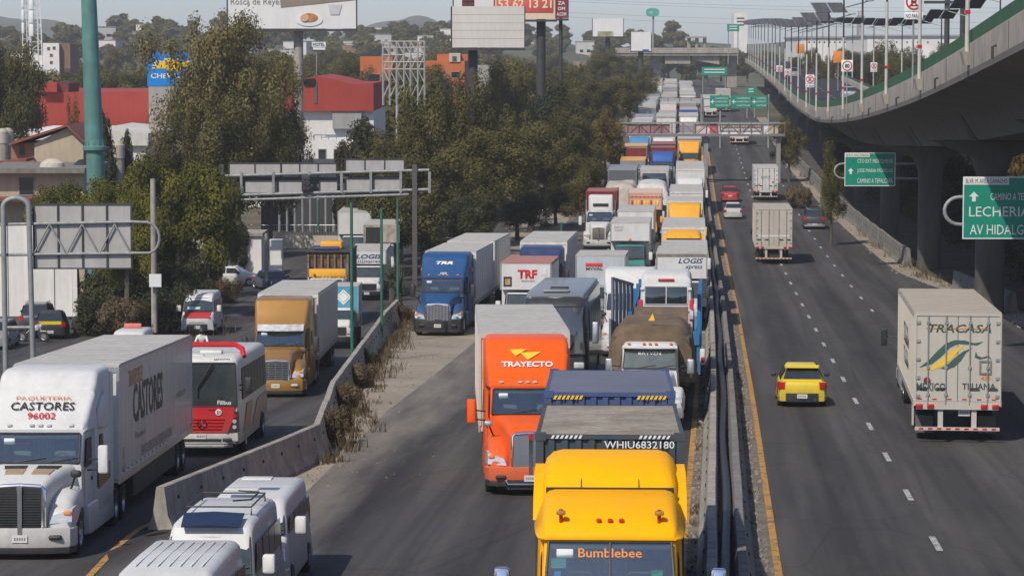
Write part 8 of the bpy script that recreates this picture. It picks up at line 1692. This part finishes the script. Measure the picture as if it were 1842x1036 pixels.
mvan('cream roofed minibus cut by the bottom edge with a ribbed roof', 0, 42.4, ribs, 2.38, -5.6)
# --- lorries driving away
r = lorry('tall white trailer lorry with green and orange swirl on its rear doors'); tractor(r, dict(col=WHITE_C, hood=2.1, sleeper=2.0, top=3.7, mirror=BLACK, mx=1.75)); y0 = 6.3; L = 15.2; TW = mat('warm_white_trailer', (.47, .44, .385), .5, 0, .1, .05, .7, .3, (.3, .26, .2))
t = trailer(r, y0, L, dict(side=TW, rooff=ROOF_B, edge=TW, rail=TW, ribs=.62, w=1.34, z=(1.2, 4.1), axles=(y0+L-4.6, y0+L-1.6))); yr = y0+L; rear_doors(t, 1.34, yr, 1.2, 4.1, TW)
yt = yr+.056
text('TRACASA', INKG, t, (-.05, yt, 3.62), REAR, w=1.95, h=.26, bold=.015, shear=.25); MB().box(-1.0, 1.0, yt+.001, yt+.004, 3.6, 3.63, INKO).build('lettering_stripe', t)
text('MEXICO', INKG, t, (.82, yt, 1.78), REAR, w=.9, h=.26, bold=.02); text('TIJUANA', INKG, t, (-.66, yt, 1.78), REAR, w=1.05, h=.26, bold=.02); text('423', INKO, t, (-.86, yt, 2.08), REAR, w=.3, h=.15, bold=.02)
def swirl(pts, m, nm): MB().rings([[(-x, yt+e, z) for x, z in pts] for e in (.0, .004)], m).build(nm, t)
GR2 = mat('swirl_green', (.045, .10, .075), .5); up_ = lambda a: [(-1.2+.0*a, 2.38), (-.95, 2.52), (-.7, 2.78), (-.45, 3.08), (-.2, 3.22), (.1, 3.24), (.45, 3.2), (.75, 3.2)]
swirl([(-1.2, 2.38), (-.9, 2.62), (-.65, 2.9), (-.4, 3.14), (-.1, 3.26), (.2, 3.25), (.5, 3.17), (.78, 3.22), (.6, 3.1), (.3, 3.12), (0, 3.14), (-.25, 3.02), (-.5, 2.75), (-.8, 2.5)], GR2, 'swirl')
swirl([(-1.1, 2.3), (-.8, 2.42), (-.5, 2.66), (-.2, 2.92), (.05, 3.06), (.18, 3.06), (.02, 2.92), (-.2, 2.66), (-.45, 2.45), (-.75, 2.32)], INKY, 'swirl'); swirl([(-.55, 2.36), (-.35, 2.46), (-.1, 2.7), (.15, 2.9), (.45, 3.02), (.25, 2.86), (.1, 2.62), (-.1, 2.42), (-.3, 2.34)], GR2, 'swirl'); swirl([(.55, 2.92), (.52, 2.72), (.68, 2.66), (.95, 2.72), (1.05, 2.64), (.95, 2.8), (.75, 2.72), (.6, 2.78)], GR2, 'swirl')
bf = MB()
for x0, x1, z0, z1 in ((.66, 1.04, 2.2, 2.25), (.66, 1.04, 2.58, 2.63), (.66, .71, 2.25, 2.58), (.99, 1.04, 2.25, 2.58)): bf.box(-x1, -x0, yt, yt+.03, z0, z1, INKGR)
bf.build('placard_holder', t); MB().cyl((.95, yt+.004, 1.98), (.95, yt+.02, 1.98), .11, mat('maroon_disc', (.2, .03, .03), .5), 18).build('round_badge', t)
mk = MB()
for i in range(6): mk.box(-1.2+i*.46, -1.2+i*.46+.14, yt+.001, yt+.004, 1.38, 1.42, LAMP_R)
mk.build('reflective_tape', t); plate(t, -.22, yr-.09, .98, REAR, .36, .22)
for sx in (-1, 1):
    MB().box(sx*.98-.28, sx*.98+.28, yr-.95, yr-.92, .25, .8, mat('mud_flap', (.10, .095, .09), .7)).build('mud_flap', t); MB().box(sx*1.27-.03, sx*1.27+.03, yr-3.1, yr-2.7, .3, 1.17, TW).build('side_flap', t)
tx = -1.345; text('TRACASA', INKG, t, (1.372, y0+L-6.5, 3.0), (90, 0, 90), w=4.2, h=.7, bold=.03); MB().box(1.371, 1.374, y0+L-8.6, y0+L-4.4, 2.7, 2.78, INKO).build('side_stripe', t); text('TRACASA', INKG, t, (1.372, y0+L-6.5, 2.25), (90, 0, 90), w=4.2, h=.55, bold=.02)
put(r, 6.9, 86.3, False, True, yr, yaw=-1.8)
def away_box(label, u, Y, s, txt=None, lo=False):
    r = thing('box_lorry', label, 'lorry'); bo = boxtruck(r, s, lo); L = r['len']; rear_doors(bo, s['w'], L, s.get('z0', 1.1), s['z1'], s.get('box', TRAILER_W), lo=lo)
    if txt: text(txt, INKGR, bo, (0, L+.056, s['z1']-.95), REAR, w=.9, h=.26, bold=.02)
    put(r, u, Y, False, True, L); return r, bo
BEIG = mat('beige_box', (.47, .42, .36), .6, 0, 0, .08, .8, .45, (.28, .22, .17))
r, bo = away_box('beige box lorry with ribbed sides driving away, beside the white sedan', 3.25, 194, dict(col=WHITE, box=BEIG, rooff=ROOF_B, w=1.28, z1=3.95, z0=1.25, L=8.5, ribs=.5, edge=BEIG, mirror=BLACK)); L = r['len']; MB().box(-1.2, 1.2, L+.056, L+.06, 2.0, 2.08, SIGNW).build('door_stripe', bo)
r, bo = away_box('white box lorry with orange and red rear labels, farther ahead', 4.95, 272, dict(col=WHITE, box=WHITE_C, w=1.18, z1=3.3, z0=1.0, L=6.0), 'KNOF'); L = r['len']; MB().box(.55, .8, L+.056, L+.06, 1.5, 1.7, INKO).box(-.85, -.6, L+.056, L+.06, 1.8, 1.95, INKR).build('door_label', bo)
r, bo = away_box('pale flat lorry passing under the footbridge, driving away', 4.3, 372, dict(col=WHITE, box=TRAILER_W, w=1.22, z1=2.7, z0=1.0, L=8), lo=True)
away_box('beige box lorry far off on the open carriageway', 4.0, 480, dict(col=WHITE, box=BEIG, w=1.25, z1=3.9, L=8), lo=True); away_box('white box lorry far off in the inner open lane', 1.2, 455, dict(col=WHITE, box=WHITE, w=1.25, z1=3.6, L=8), lo=True)
for px, py, Y, m_, k, lb in ((1520, 140, 0, SILVER, 'suv', 'silver sport utility on the viaduct road, nearest'), (1443, 118, 0, BLACK, 'suv', 'dark car on the viaduct road, middle of the three'), (1413, 106, 0, GREY, 'sedan', 'grey car on the viaduct road, farthest of the three')):
    Y = {1520: 335, 1443: 440, 1413: 455}[px]; r = thing('car', lb, 'car'); car(r, dict(col=m_, L=4.5, w=.92, h=1.65, kind=k, wr=.35), True); off = 4.2 if px == 1413 else 7.0
    r.location = (vx(Y+4.5)+off, Y+4.5, vz(Y)+.28); r.rotation_euler = (-slope(vz, Y), 0, math.pi-math.atan(slope(vx, Y)))
# --- far queue beyond the footbridge
gq = random.Random(9); tall = [(-2.4, 352), (-2.5, 371), (-2.4, 392), (-2.4, 424), (-2.3, 446), (-2.3, 470), (-2.2, 494), (-2.2, 518), (-2.1, 544), (-5.4, 340), (-5.5, 362), (-5.4, 386), (-5.4, 422), (-5.3, 444), (-5.2, 468), (-5.2, 492), (-5.1, 516), (-5.1, 540), (-5.0, 566), (-8.5, 348), (-8.5, 374), (-8.4, 398), (-8.3, 430), (-8.2, 458), (-8.1, 484), (-8.0, 510), (-7.9, 540)]
cl_ = [('white', WHITE), ('grey', GREY), ('cream', mat('cream_box', (.55, .5, .43))), ('silver', SILVER), ('white', WHITE_C), ('blue', BLUE2), ('dusty white', TRAILER_W)]
seen = {}
for i, (u, Y) in enumerate(tall):
    nm, m_ = cl_[gq.randrange(len(cl_))]
    if (u, Y) == (-5.4, 422): nm, m_ = 'red', RED
    ln = 'inner' if u > -3 else ('middle' if u > -6 else 'outer'); dist = 'just beyond the footbridge' if Y < 400 else ('around the grey truss gantry' if Y < 460 else ('well beyond the gantry' if Y < 520 else 'near the overpass'))
    lb = f'{nm} box lorry queuing {dist}, {ln} lane'; k = seen.get(lb, 0); seen[lb] = k+1
    if k: lb = f'{nm} box lorry queuing {dist}, {ln} lane, the one farther back'
    if i % 3 == 1:
        lb = lb.replace('box lorry', 'bonneted trailer lorry'); r = lorry(lb); tractor(r, dict(col=m_, style=gq.choice(('kw', 'casc', 'classic')), hood=1.9, sleeper=1.7, top=gq.uniform(3.3, 3.9), run=.7, roof='flat' if gq.random() < .3 else None), True); trailer(r, r['back']+.7, 11, dict(z=(1.1, gq.uniform(3.7, 4.1)), rooff=gq.choice((ROOF_W, ROOF_B))), True); put(r, u, Y); continue
    r = thing('box_lorry', lb, 'lorry'); boxtruck(r, dict(col=m_ if nm != 'red' else RED, box=m_ if nm != 'red' else WHITE, hood=gq.choice((.3, 1.2, 1.6)), over=gq.choice((0, .8)), z1=gq.uniform(3.4, 4.05), w=1.25, L=gq.uniform(7, 11), rooff=gq.choice((ROOF_W, GREY, ROOF_B))), True); put(r, u, Y)
